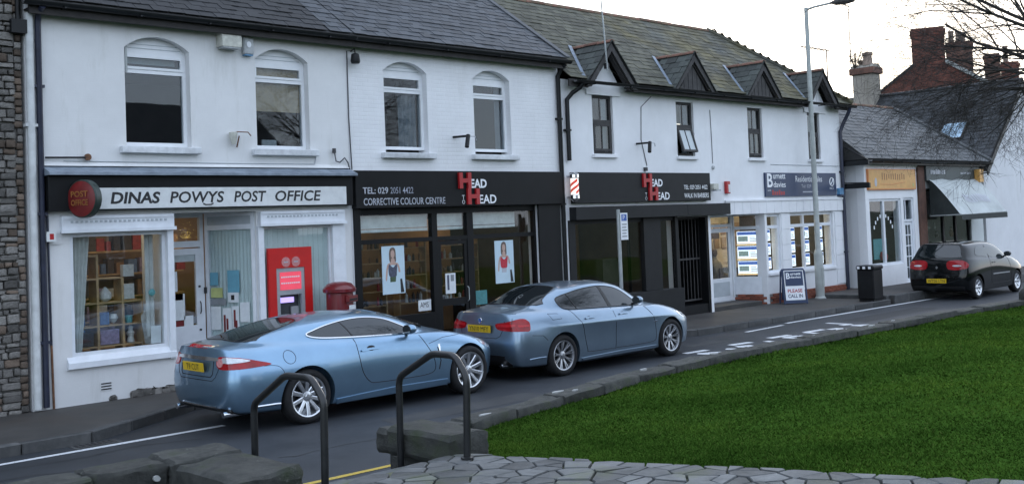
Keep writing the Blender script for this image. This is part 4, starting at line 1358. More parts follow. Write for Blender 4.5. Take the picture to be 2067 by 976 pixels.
    both(root, 'exhaust', 'chrome', lambda: MB().lathe([(.030, -1.0), (.034, -.985), (.034, -.75)], (0, -.47, .25), 'x', 18))
    part(S.patch(_catmull([(-.22, .52), (-.03, .52), (-.03, .63), (-.22, .63)], 2), 'F', .004), 'grille', 'black_trim', root)
    part(S.patch(_catmull([(.03, .52), (.22, .52), (.22, .63), (.03, .63)], 2), 'F', .004), 'grille', 'black_trim', root)
    both(root, 'headlamp', 'lamp_clear', lambda: S.patch(_catmull([(3.0, .775), (3.15, .745), (3.36, .67), (3.37, .60), (3.2, .64), (3.05, .70)], 3), 'R', .005, .04))
    door_mirror(root, 1.84, -.80, 1.055, 'paint_mid_blue', .95)
    for (x, s) in ((0, 1), (0, -1), (2.76, 1), (2.76, -1)):
        make_wheel(root, x, s * .775, .325, .325, .237, .235, 9, s, 'alloy_grey', twin=True)

def dark_hatchback(root):
    X = [-0.47, -0.28, 0.0, 0.42, 1.0, 1.5, 2.1, 2.575, 3.02, 3.24]
    L0 = ring(-0.50, 3.20, zip3([-0.42, -0.28, 0, .42, 1, 1.5, 2.1, 2.575, 2.95, 3.1], [.64, .66, .68, .68, .68, .68, .68, .68, .64, .56], .19), .26, .20)
    L1 = ring(-0.58, 3.34, zip3(X, [.76, .80, .815, .805, .798, .798, .80, .81, .76, .64], [.25, .24, .22, .205, .20, .20, .205, .22, .22, .22]), .27, .22)
    L2 = ring(-0.625, 3.40, zip3(X, [.81, .838, .852, .838, .828, .828, .835, .85, .81, .69], .40), .42, .38)
    L3 = ring(-0.625, 3.41, zip3(X, [.815, .845, .862, .852, .842, .842, .846, .855, .81, .69], .62), .64, .54)
    L3b = ring(-0.585, 3.36, zip3(X, [.80, .835, .855, .850, .845, .842, .84, .835, .775, .65], [.84, .835, .825, .815, .81, .80, .79, .78, .74, .68]), .84, .68, wr=.94)
    L4 = ring(-0.56, 3.25, zip3([-.46, -.26, .02, .42, 1, 1.5, 2.1, 2.575, 2.98, 3.16], [.76, .80, .82, .82, .818, .812, .79, .765, .68, .55], [1.02, 1.015, 1.0, .985, .975, .965, .955, .93, .85, .76]), 1.02, .76, cr=.14, wr=.94)
    L5 = ring(-.48, 2.48, [(-.40, .70, 1.10), (-.24, .745, 1.095), (.0, .765, 1.085), (.42, .775, 1.06), (1.0, .775, 1.035), (1.5, .77, 1.02), (1.95, .755, 1.01), (2.2, .70, 1.01), (2.34, .56, 1.03), (2.42, .40, 1.045)], 1.10, 1.06, cr=.08, cf=.1, wr=.95)
    L6 = ring(-.24, 1.72, [(-.21, .54, 1.445), (-.14, .60, 1.432), (.12, .62, 1.442), (.5, .63, 1.455), (.9, .63, 1.460), (1.2, .625, 1.447), (1.48, .605, 1.415), (1.66, .57, 1.370), (1.75, .43, 1.375), (1.74, .28, 1.41)], 1.455, 1.435, cr=.04, cf=.04)
    zc = lambda x: 1.505 - 0.045 * ((x - .8) / 0.9) ** 2
    L8 = roof_ring(-.02, 1.60, 16, zc)
    L45 = midring(L4, L5, .5, lambda x, y: 0.03 if x > 2.2 else 0.004)
    L56 = midring(L5, L6, .5, .014, 1.02)
    L7 = midring(L6, L8, .5, .014)
    R = [L0, L1, L2, L3, L3b, L4, L45, L5, L56, L6, L7, L8]
    def cr(k1, i1, k2, i2):
        if k1 == k2 == 1 and 2 <= min(i1, i2): return .5
        if k1 == k2 == 9 and max(i1, i2) <= 3: return .6
        return 0
    S = CarShell(R, cr, [(0, .305, .348, .40), (2.575, .305, .348, .40)])
    mesh_obj('body', S.mesh, root)
    S.mesh.materials.append(MATS['paint_black'])
    rearq = _catmull([(.06, 1.14), (.40, 1.10), (.78, 1.075), (.72, 1.36), (.45, 1.355), (.22, 1.315)], 3)
    front = _catmull([(.86, 1.07), (1.5, 1.04), (2.02, 1.03), (1.80, 1.20), (1.55, 1.305), (1.25, 1.362), (.80, 1.365)], 3)
    both(root, 'side_window', 'car_glass', lambda: S.patch(rearq, 'R', .006, .03))
    both(root, 'side_window', 'car_glass', lambda: S.patch(front, 'R', .006, .03))
    rw = _catmull([(-.57, 1.10), (0, 1.085), (.57, 1.10), (.585, 1.15), (.51, 1.36), (.40, 1.40), (0, 1.415), (-.40, 1.40), (-.51, 1.36), (-.585, 1.15)], 3)
    part(S.patch(rw, 'B', .006, .03), 'rear_window', 'car_glass', root)
    part(S.patch([(-.55, 1.02), (.55, 1.02), (.50, 1.16), (-.50, 1.16)], 'F', .003), 'windscreen', 'car_glass', root)
    both(root, 'door_seam', 'seam', lambda: S.line(_catmull([(.82, 1.07), (.80, .80), (.84, .45), (.92, .36), (1.5, .35), (2.05, .355), (2.14, .50), (2.10, .80), (2.02, 1.0)], 4, False), 'R', .005))
    both(root, 'side_moulding', 'moulding_grey', lambda: S.patch([(.92, .585), (2.0, .575), (2.0, .605), (.92, .618)], 'R', .008))
    lamp = _catmull([(-.20, .80), (-.21, .96), (-.12, 1.02), (.10, 1.02), (.23, .93), (.19, .83), (.0, .78)], 3)
    for s in (1, -1):
        f = (lambda m: m) if s == 1 else mirror_y
        t = part(f(S.patch(lamp, 'Q', .008, .05)), 'tail_lamp', 'lamp_red', root)
        part(f(S.patch(ellipse(-.02, .885, .09, .022), 'Q', .013, .04)), 'reverse_lens', 'lamp_clear', t)
    plate(root, -.645, .50, 'WT06 LTN', tilt=0)
    part(S.patch([(0, .885), (.035, .84), (0, .795), (-.035, .84)], 'B', .010), 'boot_badge', 'chrome', root)
    part(S.line([(-.60, 1.07), (-.62, .80), (-.58, .66), (.58, .66), (.62, .80), (.60, 1.07)], 'B', .005), 'hatch_seam', 'seam', root)
    part(S.patch([(-.70, .235), (.70, .235), (.68, .36), (-.68, .36)], 'B', .006), 'lower_bumper', 'black_trim', root)
    part(MB().tube([(-.47, 0, 1.075), (-.43, -.18, 1.13), (-.40, -.42, 1.16)], .010, 6), 'rear_wiper', 'black_trim', root)
    both(root, 'headlamp', 'lamp_clear', lambda: S.patch(_catmull([(2.70, .87), (2.95, .82), (3.16, .72), (3.15, .64), (2.95, .70), (2.75, .78)], 3), 'R', .005, .04))
    both(root, 'door_handle', 'black_trim', lambda: S.patch(_catmull([(.92, .885), (1.0, .89), (1.10, .885), (1.10, .91), (.92, .91)], 3), 'R', .018, .03))
    door_mirror(root, 1.86, -.77, 1.09, 'black_trim')
    for (x, s) in ((0, 1), (0, -1), (2.575, 1), (2.575, -1)):
        make_wheel(root, x, s * .735, .305, .305, .205, .19, 8, s, 'alloy_bright')
# ---------------------------------------------------------------- building helpers
F = 15.30          # facade plane of the terrace
def wall_xz(outline, holes, y0, t=0.3):
    """upright wall facing -Y with openings"""
    loops = [outline] + holes
    pts = [Vector((x, 0, z)) for lp in loops for x, z in lp]
    tri = mathutils.geometry.tessellate_polygon([[Vector((x, 0, z)) for x, z in lp] for lp in loops])
    n = len(pts)
    mb = MB()
    vs = [(p.x, y0, p.z) for p in pts] + [(p.x, y0 + t, p.z) for p in pts]
    fs = [tuple(f) for f in tri] + [tuple(i + n for i in reversed(f)) for f in tri]
    k = 0
    for lp in loops:
        m = len(lp)
        for i in range(m): fs.append((k + i, k + (i + 1) % m, n + k + (i + 1) % m, n + k + i))
        k += m
    return mb.add(vs, fs)

def arch_hole(x0, x1, z0, zs, za, n=10):
    """segmental-headed opening"""
    c = (x0 + x1) / 2; h = za - zs; w = (x1 - x0) / 2
    R = (w * w + h * h) / (2 * h); a0 = math.asin(w / R)
    arc = [(c + R * math.sin(a), za - R + R * math.cos(a)) for a in [a0 - 2 * a0 * i / n for i in range(n + 1)]]
    return [(x0, z0), (x1, z0)] + arc

def rect(x0, x1, z0, z1): return [(x0, z0), (x1, z0), (x1, z1), (x0, z1)]

def frame(mb, x0, x1, z0, z1, y0, y1, w, wb=None):
    wb = wb or w
    mb.box(x0, y0, z0, x0 + w, y1, z1); mb.box(x1 - w, y0, z0, x1, y1, z1)
    mb.box(x0 + w, y0, z1 - w, x1 - w, y1, z1); mb.box(x0 + w, y0, z0, x1 - w, y1, z0 + wb)
    return mb

def pane(parent, x0, x1, z0, z1, y, mat='pane', name='pane'):
    return MB().box(x0, y, z0, x1, y + .006, z1).build(name, mat, parent)

def curtain(parent, x0, x1, z0, z1, y, mat, waves=6, amp=.03, name='curtain', shape=None):
    mb = MB(); n = waves * 6
    for i in range(n + 1):
        t = i / n
        x = x0 + (x1 - x0) * t
        for j in range(5):
            s = j / 4
            xx = x if not shape else x0 + (x - x0) * shape(s)
            mb.v.append((xx, y + amp * math.sin(t * waves * 2 * PI), z0 + (z1 - z0) * s))
    for i in range(n):
        for j in range(4): mb.f.append((i * 5 + j, (i + 1) * 5 + j, (i + 1) * 5 + j + 1, i * 5 + j + 1))
    return mb.build(name, mat, parent, smooth='all')

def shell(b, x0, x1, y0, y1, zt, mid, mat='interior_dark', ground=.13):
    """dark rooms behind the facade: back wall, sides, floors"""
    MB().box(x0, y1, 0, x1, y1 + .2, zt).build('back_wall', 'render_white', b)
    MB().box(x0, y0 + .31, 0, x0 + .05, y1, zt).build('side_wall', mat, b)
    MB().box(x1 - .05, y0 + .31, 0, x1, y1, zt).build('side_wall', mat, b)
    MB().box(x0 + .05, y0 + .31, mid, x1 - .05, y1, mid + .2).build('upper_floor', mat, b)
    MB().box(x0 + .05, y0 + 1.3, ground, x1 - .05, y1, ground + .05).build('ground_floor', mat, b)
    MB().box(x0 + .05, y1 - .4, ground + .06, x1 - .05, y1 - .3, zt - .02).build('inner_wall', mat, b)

SLATE_CACHE = {}
def slate_mesh(mat, w, L, seed):
    k = (mat, w, L, seed)
    if k not in SLATE_CACHE:
        r = random.Random(seed)
        g = .004
        e = [r.uniform(-.006, .008) for _ in range(3)]
        hx = w / 2 - g
        pts = [(-hx, e[0]), (0, e[1]), (hx, e[2]), (hx, L), (-hx, L)]
        SLATE_CACHE[k] = MB().prism(pts, 'z', 0, .011).mesh('slate', mat)
    return SLATE_CACHE[k]

def slate_roof(parent, O, U, V, vlen, urange, mat, w=.26, e=.2, nmax=300, seed=1, skip=None):
    """O lower-left corner, U along the eave, V up the slope (unit); urange(v) -> (u0, u1)"""
    O, U, V = Vector(O), Vector(U).normalized(), Vector(V).normalized()
    Nn = U.cross(V).normalized()
    if Nn.z < 0: Nn = -Nn
    tilt = math.radians(2.6)
    V2 = (V * math.cos(tilt) - Nn * math.sin(tilt)).normalized()
    N2 = U.cross(V2); N2 = N2 if N2.dot(Nn) > 0 else -N2
    flip = U.cross(V2).dot(N2) < 0
    r = random.Random(seed)
    items = []
    L = e * 1.75
    row = 0
    v = 0.0
    while v < vlen - .02:
        u0, u1 = urange(v)
        off = (row % 2) * w / 2 + r.uniform(-.01, .01)
        k = math.floor((u0 - off) / w)
        while off + k * w < u1:
            a, b_ = max(off + k * w, u0), min(off + (k + 1) * w, u1)
            k += 1
            if b_ - a < .05: continue
            Lc = min(L, vlen - v + .03)
            c = O + U * ((a + b_) / 2) + V * v + Nn * .028
            if skip and skip(c): continue
            items.append((c, (b_ - a), Lc, r.randrange(5), r.uniform(-.012, .012), r.uniform(-.006, .004)))
        v += e; row += 1
    cam0 = Vector((0, 0, CAM_H))
    vis = [i for i in items if in_view(i[0] + V * .1, 10)]
    vis.sort(key=lambda i: (i[0] - cam0).length)
    single = set(id(i) for i in vis[:nmax])
    rest = MB()
    for it in items:
        c, ww, Lc, sd, rz, dz = it
        B = Matrix((U, V2, N2)).transposed()
        M = Matrix.Translation(c + N2 * dz) @ B.to_4x4() @ Matrix.Rotation(rz, 4, 'Z')
        full = abs(ww - w) < 1e-4 and abs(Lc - L) < 1e-4
        me = slate_mesh(mat, round(ww, 2) if not full else w, round(Lc, 2) if not full else L, sd)
        if id(it) in single:
            o = bpy.data.objects.new('slate', me); COL.objects.link(o)
            o.parent = parent
            o.matrix_parent_inverse = _wm(parent).inverted()
            o.matrix_basis = M
        else:
            rest.add([M @ v_.co for v_ in me.vertices], [tuple(p.vertices) for p in me.polygons])
    if rest.v:
        rest.build('slates', mat, parent, kind='stuff')

def ridge_tiles(parent, a, b_, mat='ridge_red', L=.42, r_=.11, name='ridge_tile'):
    a, b_ = Vector(a), Vector(b_)
    n = max(1, round((b_ - a).length / L)); d = (b_ - a) / n
    me = None
    dirn = d.normalized()
    U = dirn; W = Vector((0, 0, 1)).cross(U).normalized(); Zv = U.cross(W)
    B = Matrix((U, W, Zv)).transposed().to_4x4()
    l = d.length - .008
    vs, fs = [], []
    seg = 6
    for x in (0, l):
        for k in range(seg + 1):
            t = PI * k / seg
            for rr in (r_, r_ - .018): vs.append((x, rr * math.cos(t), rr * .85 * math.sin(t)))
    m = (seg + 1) * 2
    for k in range(seg):
        i = 2 * k
        fs += [(i, i + 2, m + i + 2, m + i), (i + 1, m + i + 1, m + i + 3, i + 3), (i, i + 1, i + 3, i + 2), (m + i, m + i + 2, m + i + 3, m + i + 1)]
    fs += [(0, m, m + 1, 1), (2 * seg, 2 * seg + 1, m + 2 * seg + 1, m + 2 * seg)]
    me = MB().add(vs, fs).mesh('ridge_tile', mat)
    rr = random.Random(int(a.x * 10))
    for k in range(n):
        o = bpy.data.objects.new(name, me); COL.objects.link(o); o.parent = parent
        o.matrix_parent_inverse = _wm(parent).inverted()
        o.matrix_basis = Matrix.Translation(a + d * k + Vector((0, 0, -.03 + rr.uniform(-.006, .006)))) @ B

def bolts(): pass

def pipe(parent, pts, r_, mat, name='downpipe', clips=True):
    o = MB().tube(pts, r_, 10).build(name, mat, parent, smooth=0.9)
    if clips:
        a, b_ = Vector(pts[0]), Vector(pts[-1])
        longest = max(zip(pts[:-1], pts[1:]), key=lambda s: (Vector(s[0]) - Vector(s[1])).length)
        p, q = Vector(longest[0]), Vector(longest[1])
        n = max(1, int((p - q).length / 1.6))
        for k in range(n):
            c = p.lerp(q, (k + .5) / n)
            MB().box(c.x - r_ - .03, c.y - r_ * .5, c.z - .02, c.x + r_ + .03, c.y + r_ + .03, c.z + .02).build('bracket', mat, o)
    return o

def gutter(parent, x0, x1, y, z, mat='gutter_black', r_=.062, name='gutter'):
    mb = MB(); seg = 7
    for x in (x0, x1):
        for k in range(seg + 1):
            t = PI + PI * k / seg
            for rr in (r_, r_ - .008): mb.v.append((x, y + rr * math.cos(t), z + rr * math.sin(t)))
    m = (seg + 1) * 2
    for k in range(seg):
        i = 2 * k
        mb.f += [(i, i + 2, m + i + 2, m + i), (i + 1, m + i + 1, m + i + 3, i + 3), (i, i + 1, i + 3, i + 2), (m + i, m + i + 2, m + i + 3, m + i + 1)]
    mb.f += [(0, m, m + 1, 1), (2 * seg, 2 * seg + 1, m + 2 * seg + 1, m + 2 * seg)]
    o = mb.build(name, mat, parent, smooth=0.9)
    n = max(1, int((x1 - x0) / 1.1))
    for k in range(n):
        x = x0 + (x1 - x0) * (k + .5) / n
        MB().box(x - .015, y - r_ - .006, z - r_ - .008, x + .015, y + r_ + .10, z - r_ + .012).build('bracket', mat, o)
    return o

def arched_window(b, x0, x1, z0, zs, za, ztr, y=F, infill='upvc', panel=True, bar=.055):
    """white plastic window set back in a segmental brick opening: top hung light over a fixed light"""
    yo = y + .13
    zt = zs - .03
    mb = MB()
    frame(mb, x0 + .002, x1 - .002, z0 + .02, zt, yo, yo + .07, bar)
    mb.box(x0 + bar, yo + .002, ztr - .03, x1 - bar, yo + .068, ztr + .03)
    w = mb.build('window', infill, b)
    # boarded head filling the arch
    arc = arch_hole(x0 + .003, x1 - .003, zt + .002, zs, za - .004)
    MB().prism(arc, 'y', yo + .012, yo + .05).build('arch_board', infill, w)
    for k in range(2):
        MB().box(x0 + .08, yo + .004, zt + .05 + k * .06, x1 - .08, yo + .0118, zt + .058 + k * .06).build('board_groove', 'timber_dull', w)
    s = MB()
    frame(s, x0 + bar, x1 - bar, ztr + .032, zt - bar, yo - .012, yo + .05, .038)
    s.build('top_light', infill, w)
    pane(w, x0 + bar + .036, x1 - bar - .036, ztr + .068, zt - bar - .036, yo + .02, 'pane_dark')
    pane(w, x0 + bar - .004, x1 - bar + .004, z0 + .02 + bar - .004, ztr - .028, yo + .03, 'pane_dark')
    return w, yo

def sill(b, x0, x1, z, y=F, d=.11, h=.10, mat='stone_sill', seed=0):
    rough_block(x0, y - d, z - h, x1, y + .13, z, .003, 2, 800 + seed, .008).build('window_sill', mat, b, smooth=0.6)

# ---------------------------------------------------------------- rubble-stone building at the left edge
sb = thing('stone_building', (4.6, F + .1, 0), 'tall rubble-stone building at the left edge of the street', 'building')
MB().box(-8, F + .06, 0, 5.46, 22, 7.6).build('wall', 'mortar', sb)
r = random.Random(3)
stone_me = {}
def stone_piece(kind, i):
    if (kind, i) not in stone_me:
        stone_me[kind, i] = rough_block(-.5, -.5, -.5, .5, .5, .5, .05 if kind == 'rubble' else .025, 1, 2000 + i, .12).mesh('stone', kind, smooth=0.8)
    return stone_me[kind, i]
z = .10
cnt = 0
while z < 6.3:
    h = r.uniform(.055, .135)
    x = 5.36
    while x > 4.72:
        w = r.uniform(.08, .27)
        ob = bpy.data.objects.new('stone', stone_piece('rubble' if r.random() < .86 else 'rubble_warm', r.randrange(7))); COL.objects.link(ob)
        ob.parent = sb; ob.matrix_parent_inverse = _wm(sb).inverted()
        hh = h * r.uniform(.85, 1.0)
        ob.location = (x - w / 2, F + .075 - r.uniform(0, .03), z + h / 2 + r.uniform(-.01, .01)); ob.scale = (w - .012, .14, hh - .008); ob.rotation_euler = (0, r.uniform(-.05, .05), 0)
        x -= w; cnt += 1
    z += h
z = .12; k = 0
while z < 6.2:
    w = r.choice((.10, .08, .12, .11, .14))
    ob = bpy.data.objects.new('quoin_brick', stone_piece('rubble_warm' if r.random() < .75 else 'rubble', r.randrange(7))); COL.objects.link(ob)
    ob.parent = sb; ob.matrix_parent_inverse = _wm(sb).inverted()
    ob.location = (5.46 - w / 2, F + .065, z + .05); ob.scale = (w - .008, .13, .088)
    z += .10; k += 1
MB().box(-8, F - .30, 6.35, 5.6, F + .2, 6.5).build('eaves_board', 'fascia_brown', sb)
MB().box(5.30, F - .10, 5.33, 5.52, F + .05, 5.52).build('rain_hopper', 'gutter_black', sb)
pipe(sb, [(5.41, F - .03, 5.34), (5.41, F - .03, 5.52), (5.41, F - .03, 6.3)], .035, 'gutter_black')

# ---------------------------------------------------------------- post office
PX0, PX1 = 5.50, 10.92
po = thing('post_office_building', (8.2, F, .12), 'white rendered post office building with cream sign board over the shopfront', 'building')
ZE = 5.74
W1 = arch_hole(6.93, 7.97, 3.80, 5.28, 5.47); W2 = arch_hole(9.12, 10.13, 3.80, 5.28, 5.47)
wl = wall_xz(rect(PX0, PX1, .0, ZE + .1), [W1, W2, rect(6.06, 7.50, .80, 2.54), rect(7.62, 9.05, .10, 2.80), rect(9.16, 10.48, .62, 2.54)], F, .3)
wl.build('wall', 'render_white', po)
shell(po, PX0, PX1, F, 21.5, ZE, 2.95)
for (x0, x1, s) in ((6.93, 7.97, 1), (9.12, 10.13, 2)):
    sill(po, x0 - .11, x1 + .11, 3.80, seed=s)
w, yo = arched_window(po, 6.93, 7.97, 3.80, 5.28, 5.47, 4.95)
MB().box(7.05, yo + .12, 5.08, 7.85, yo + .13, 5.19).build('blind', 'blind_white', w)
MB().box(6.99, yo - .03, 4.93, 7.02, yo - .015, 5.33).build('open_stay', 'galvanised', w)
w, yo = arched_window(po, 9.12, 10.13, 3.80, 5.28, 5.47, 4.95)
MB().box(9.14, yo + .08, 4.45, 10.11, yo + .09, 5.26).build('blind', 'blind_tan', w)
MB().box(9.35, yo + .1, 3.86, 9.62, yo + .14, 3.98).build('card', 'goods_white', w)
# shop head: dark fascia, lead-covered ledge, sign board
MB().box(PX0 + .22, F - .16, 2.86, PX1 - .06, F - .001, 3.36).build('fascia', 'shop_black', po, bevel=.006)
MB().prism([(F - .26, 3.362), (F - .26, 3.40), (F + .001, 3.50), (F + .001, 3.362)], 'x', PX0 + .20, PX1 - .02).build('ledge', 'lead_flash', po)
MB().prism([(F - .05, 3.503), (F - .001, 3.56), (F - .001, 3.503)], 'x', PX0 + .2, PX1 - .02).build('flashing', 'render_white', po)
MB().box(6.20, F - .195, 2.875, 10.70, F - .162, 3.18).build('sign_board', 'sign_white', po, bevel=.006)
sbd = [c for c in po.children if c.name.startswith('sign_board')][0]
facade_text('DINAS', 6.58, 2.945, .76, .175, F - .1965, 'letter_black', sbd, shear=.16, bold=.010)
facade_text('POWYS', 7.49, 2.945, .90, .175, F - .1965, 'letter_black', sbd, shear=.16, bold=.006)
facade_text('POST', 8.56, 2.945, .58, .175, F - .1965, 'letter_black', sbd, shear=.16, bold=.006)
facade_text('OFFICE', 9.30, 2.945, .88, .175, F - .1965, 'letter_black', sbd, shear=.16, bold=.006)
MB().tube([(8.03, F - .198, 2.935), (8.07, F - .198, 2.915), (8.16, F - .198, 2.915), (8.20, F - .198, 2.935)], .010, 6).build('flourish', 'letter_black', sbd)
# left shop window: entablature with small blocks, frame, sill band
def entab(x0, x1):
    e = MB().box(x0, F - .10, 2.56, x1, F - .001, 2.79).build('entablature', 'timber_white', po, bevel=.004)
    MB().box(x0 - .02, F - .13, 2.55, x1 + .02, F - .101, 2.60).build('moulding', 'timber_white', e)
    MB().box(x0 + .02, F - .115, 2.745, x1 - .02, F - .101, 2.785).build('moulding', 'timber_white', e)
    n = int((x1 - x0 - .2) / .07)
    for k in range(n):
        x = x0 + .12 + k * .07
        MB().box(x, F - .108, 2.69, x + .035, F - .101, 2.72).build('dentil', 'timber_dull', e)
entab(5.92, 7.60); entab(9.08, 10.72)
mb = MB(); frame(mb, 6.06, 7.50, .80, 2.54, F + .02, F + .10, .05)
w = mb.build('shop_window', 'timber_white', po)
pane(w, 6.105, 7.455, .845, 2.495, F + .05)
MB().box(7.502, F - .06, .62, 7.60, F + .04, 2.56).build('pilaster', 'timber_white', po, bevel=.004)
MB().prism([(F - .07, .64), (F - .07, .72), (F + .0, .80), (F - .001, .62)], 'x', 5.98, 7.60).build('shop_sill', 'timber_white', po)
MB().box(5.76, F - .015, 2.40, 5.95, F - .001, 2.86).build('corner_block', 'render_white', po)
# door recess: door at the back, angled notice window on the right
RY = F + .85
MB().box(7.56, F + .30, .12, 7.60, RY + .1, 2.86).build('lobby_wall', 'timber_white', po)
MB().box(7.60, F + .002, 2.80, 9.10, RY + .2, 2.86).build('lobby_ceiling', 'timber_dull', po)
rough_block(7.62, F + .02, .0, 9.05, RY + .06, .19, .004, 2, 810, .01).build('doorstep', 'paving_grey', po, smooth=0.6)
door = MB(); frame(door, 7.66, 8.52, .20, 2.24, RY, RY + .05, .10, .80)
d = door.build('door', 'timber_white', po)
pane(d, 7.755, 8.425, .995, 2.145, RY + .02)
MB().box(7.76, RY + .028, 2.03, 8.42, RY + .034, 2.14).build('notice', 'paper', d)
for (x0, x1, z0, z1, mt) in ((7.98, 8.10, 1.56, 1.88, 'paper'), (7.98, 8.22, 1.10, 1.52, 'paper'), (8.20, 8.36, 1.0, 1.16, 'paper'), (8.0, 8.19, 1.42, 1.52, 'sign_red'), (7.90, 8.19, .998, 1.09, 'sign_red_dark'), (8.36, 8.42, 1.03, 1.14, 'print_grey')):
    MB().box(x0, RY + .010, z0, x1, RY + .016, z1).build('notice', mt, d)
MB().tube([(8.475, RY - .02, 1.18), (8.475, RY - .045, 1.22), (8.475, RY - .045, 1.34), (8.475, RY - .02, 1.38)], .010, 6).build('handle', 'dark_metal', d)
for z_ in (.92, 1.62): MB().lathe([(.018, -.02), (.018, 0)], (8.475, RY, z_), 'y', 10).build('lock', 'dark_metal', d)
fr = MB(); frame(fr, 7.60, 8.58, .18, 2.80, RY + .02, RY + .10, .06)
fr.box(7.66, RY + .02, 2.26, 8.52, RY + .10, 2.36)
fl = fr.build('door_frame', 'timber_white', po)
pane(fl, 7.66, 8.52, 2.36, 2.74, RY + .06, 'pane')
ga = MB()
rr = random.Random(9)
for k in range(90):
    x, z_ = rr.gauss(8.33, .07), 2.40 + abs(rr.gauss(0, .10)); s = rr.uniform(.008, .016)
    ga.add([(x, RY + .12, z_), (x + s, RY + .115, z_ + s * .4), (x + s * .3, RY + .13, z_ + s)], [(0, 1, 2)])
ga.build('gold_tinsel', 'gold_tinsel', fl)
# angled window from door frame to the pillar
A, B2 = Vector((8.60, RY + .02, 0)), Vector((9.03, F + .04, 0))
dv = (B2 - A); Ls = dv.length; ang = math.atan2(dv.y, dv.x)
Msp = Matrix.Translation(A) @ Matrix.Rotation(ang, 4, 'Z')
mb = MB(); frame(mb, 0, Ls, .16, 2.80, 0, .07, .06, .64); mb.box(.06, 0, 2.52, Ls - .06, .07, 2.60)
aw = mb.xf(Msp).build('angled_window', 'timber_white', po)
MB().box(.055, .03, .80, Ls - .055, .036, 2.52).xf(Msp).build('pane', 'pane', aw)
MB().box(.06, .01, 2.60, Ls - .06, .05, 2.74).xf(Msp).build('head_panel', 'timber_dull', aw)
cv = MB(); n = 60
for i in range(n + 1):
    x = .05 + (Ls - .1) * i / n
    for z_ in (.80, 2.52): cv.v.append((x, .06 + .010 * math.sin(i * 1.3), z_))
for i in range(n): cv.f.append((2 * i, 2 * i + 2, 2 * i + 3, 2 * i + 1))
cv.xf(Msp).build('net_curtain', 'blind_green', aw, smooth='all')
for (x0, x1, z0, z1, mt) in ((.07, .22, 1.62, 1.83, 'paper_blue'), (.40, .62, 1.50, 1.86, 'paper_blue'), (.40, .60, 1.34, 1.50, 'paper'), (.08, .30, 1.42, 1.58, 'paper_green'), (.07, .26, .90, 1.28, 'paper'), (.29, .46, .82, 1.25, 'paper'), (.62, .80, 1.02, 1.34, 'paper'), (.47, .60, .84, 1.28, 'paper'), (.07, .36, 1.30, 1.40, 'print_grey')):
    MB().box(x0, .022, z0, x1, .027, z1).xf(Msp).build('notice', mt, aw)
for (x0, z0, z1) in ((.31, .86, 1.14), (.36, .90, 1.08), (.50, .94, 1.22), (.53, .90, 1.05)):
    MB().box(x0, .018, z0, x0 + .035, .0215, z1).xf(Msp).build('print', 'sign_red_dark', aw)
MB().box(.46, .018, 1.38, .52, .0215, 1.46).xf(Msp).build('print', 'print_black', aw)
MB().box(8.565, RY - .015, 1.50, 8.60, RY + .018, 1.60).build('door_bell', 'dark_metal', po)
# right bay with blind and cash machine
MB().box(9.052, F - .06, .12, 9.158, F + .04, 2.56).build('pilaster', 'timber_white', po, bevel=.004)
MB().box(10.482, F - .06, .12, 10.74, F + .0, 2.56).build('pilaster', 'timber_white', po, bevel=.004)
mb = MB(); frame(mb, 9.16, 10.48, .62, 2.54, F + .02, F + .09, .035)
w = mb.build('shop_window', 'timber_white', po)
pane(w, 9.19, 10.45, .65, 2.51, F + .05)
for k in range(26):
    x = 9.20 + k * .0485
    MB().box(x, F + .07 + .006 * (k % 2), .66, x + .0482, F + .075 + .006 * (k % 2), 2.50).build('blind_slat', 'blind_green', w)
# roof, gutter, pipes
RP = math.radians(35); VR = (0, math.cos(RP), math.sin(RP)); ER = (15.08, 5.80)
def roof_deck(b, x0, x1, y0, z0, vlen, pitch, name='roof', th=.06, mat='roof_felt', back=True):
    c, s = math.cos(pitch), math.sin(pitch)
    yt, zt = y0 + vlen * c, z0 + vlen * s
    mb = MB().prism([(y0, z0 - th), (y0, z0), (yt, zt), (2 * yt - y0, z0), (2 * yt - y0, z0 - th), (yt, zt - th)], 'x', x0, x1)
    return mb.build(name, mat, b)
rf = roof_deck(po, PX0 - .02, PX1, ER[0], ER[1], 4.1, RP)
slate_roof(rf, (PX0 - .02, ER[0], ER[1]), (1, 0, 0), VR, 4.1, lambda v: (0, PX1 - .45 - PX0), 'slate_dark', .26, .19, 300, 1)
slate_roof(rf, (PX0 - .02, ER[0], ER[1]), (1, 0, 0), VR, 4.1, lambda v: (PX1 - .45 - PX0, PX1 - PX0 + .02), 'slate_blue', .26, .19, 60, 2)
MB().box(PX0, 15.10, 5.60, PX1 + .0, 15.14, 5.79).build('fascia_board', 'fascia_brown', po)
MB().box(PX0, 15.142, 5.66, PX1, F - .001, 5.68).build('soffit', 'fascia_brown', po)
gutter(po, PX0 - .1, PX1 + .02, 15.03, 5.76)
pipe(po, [(5.665, F - .06, .16), (5.665, F - .06, 5.5), (5.665, F - .10, 5.62), (5.665, F - .26, 5.70)], .042, 'pipe_navy')
pipe(po, [(5.545, F - .065, .15), (5.545, F - .065, 2.5), (5.545, F - .065, 5.62)], .052, 'pipe_white')
pipe(po, [(5.76, F - .03, 1.0), (5.745, F - .03, 2.8)], .016, 'pipe_navy', 'conduit', False)
pipe(po, [(5.775, F - .03, .12), (5.76, F - .03, 1.0)], .016, 'rust', 'conduit', False)
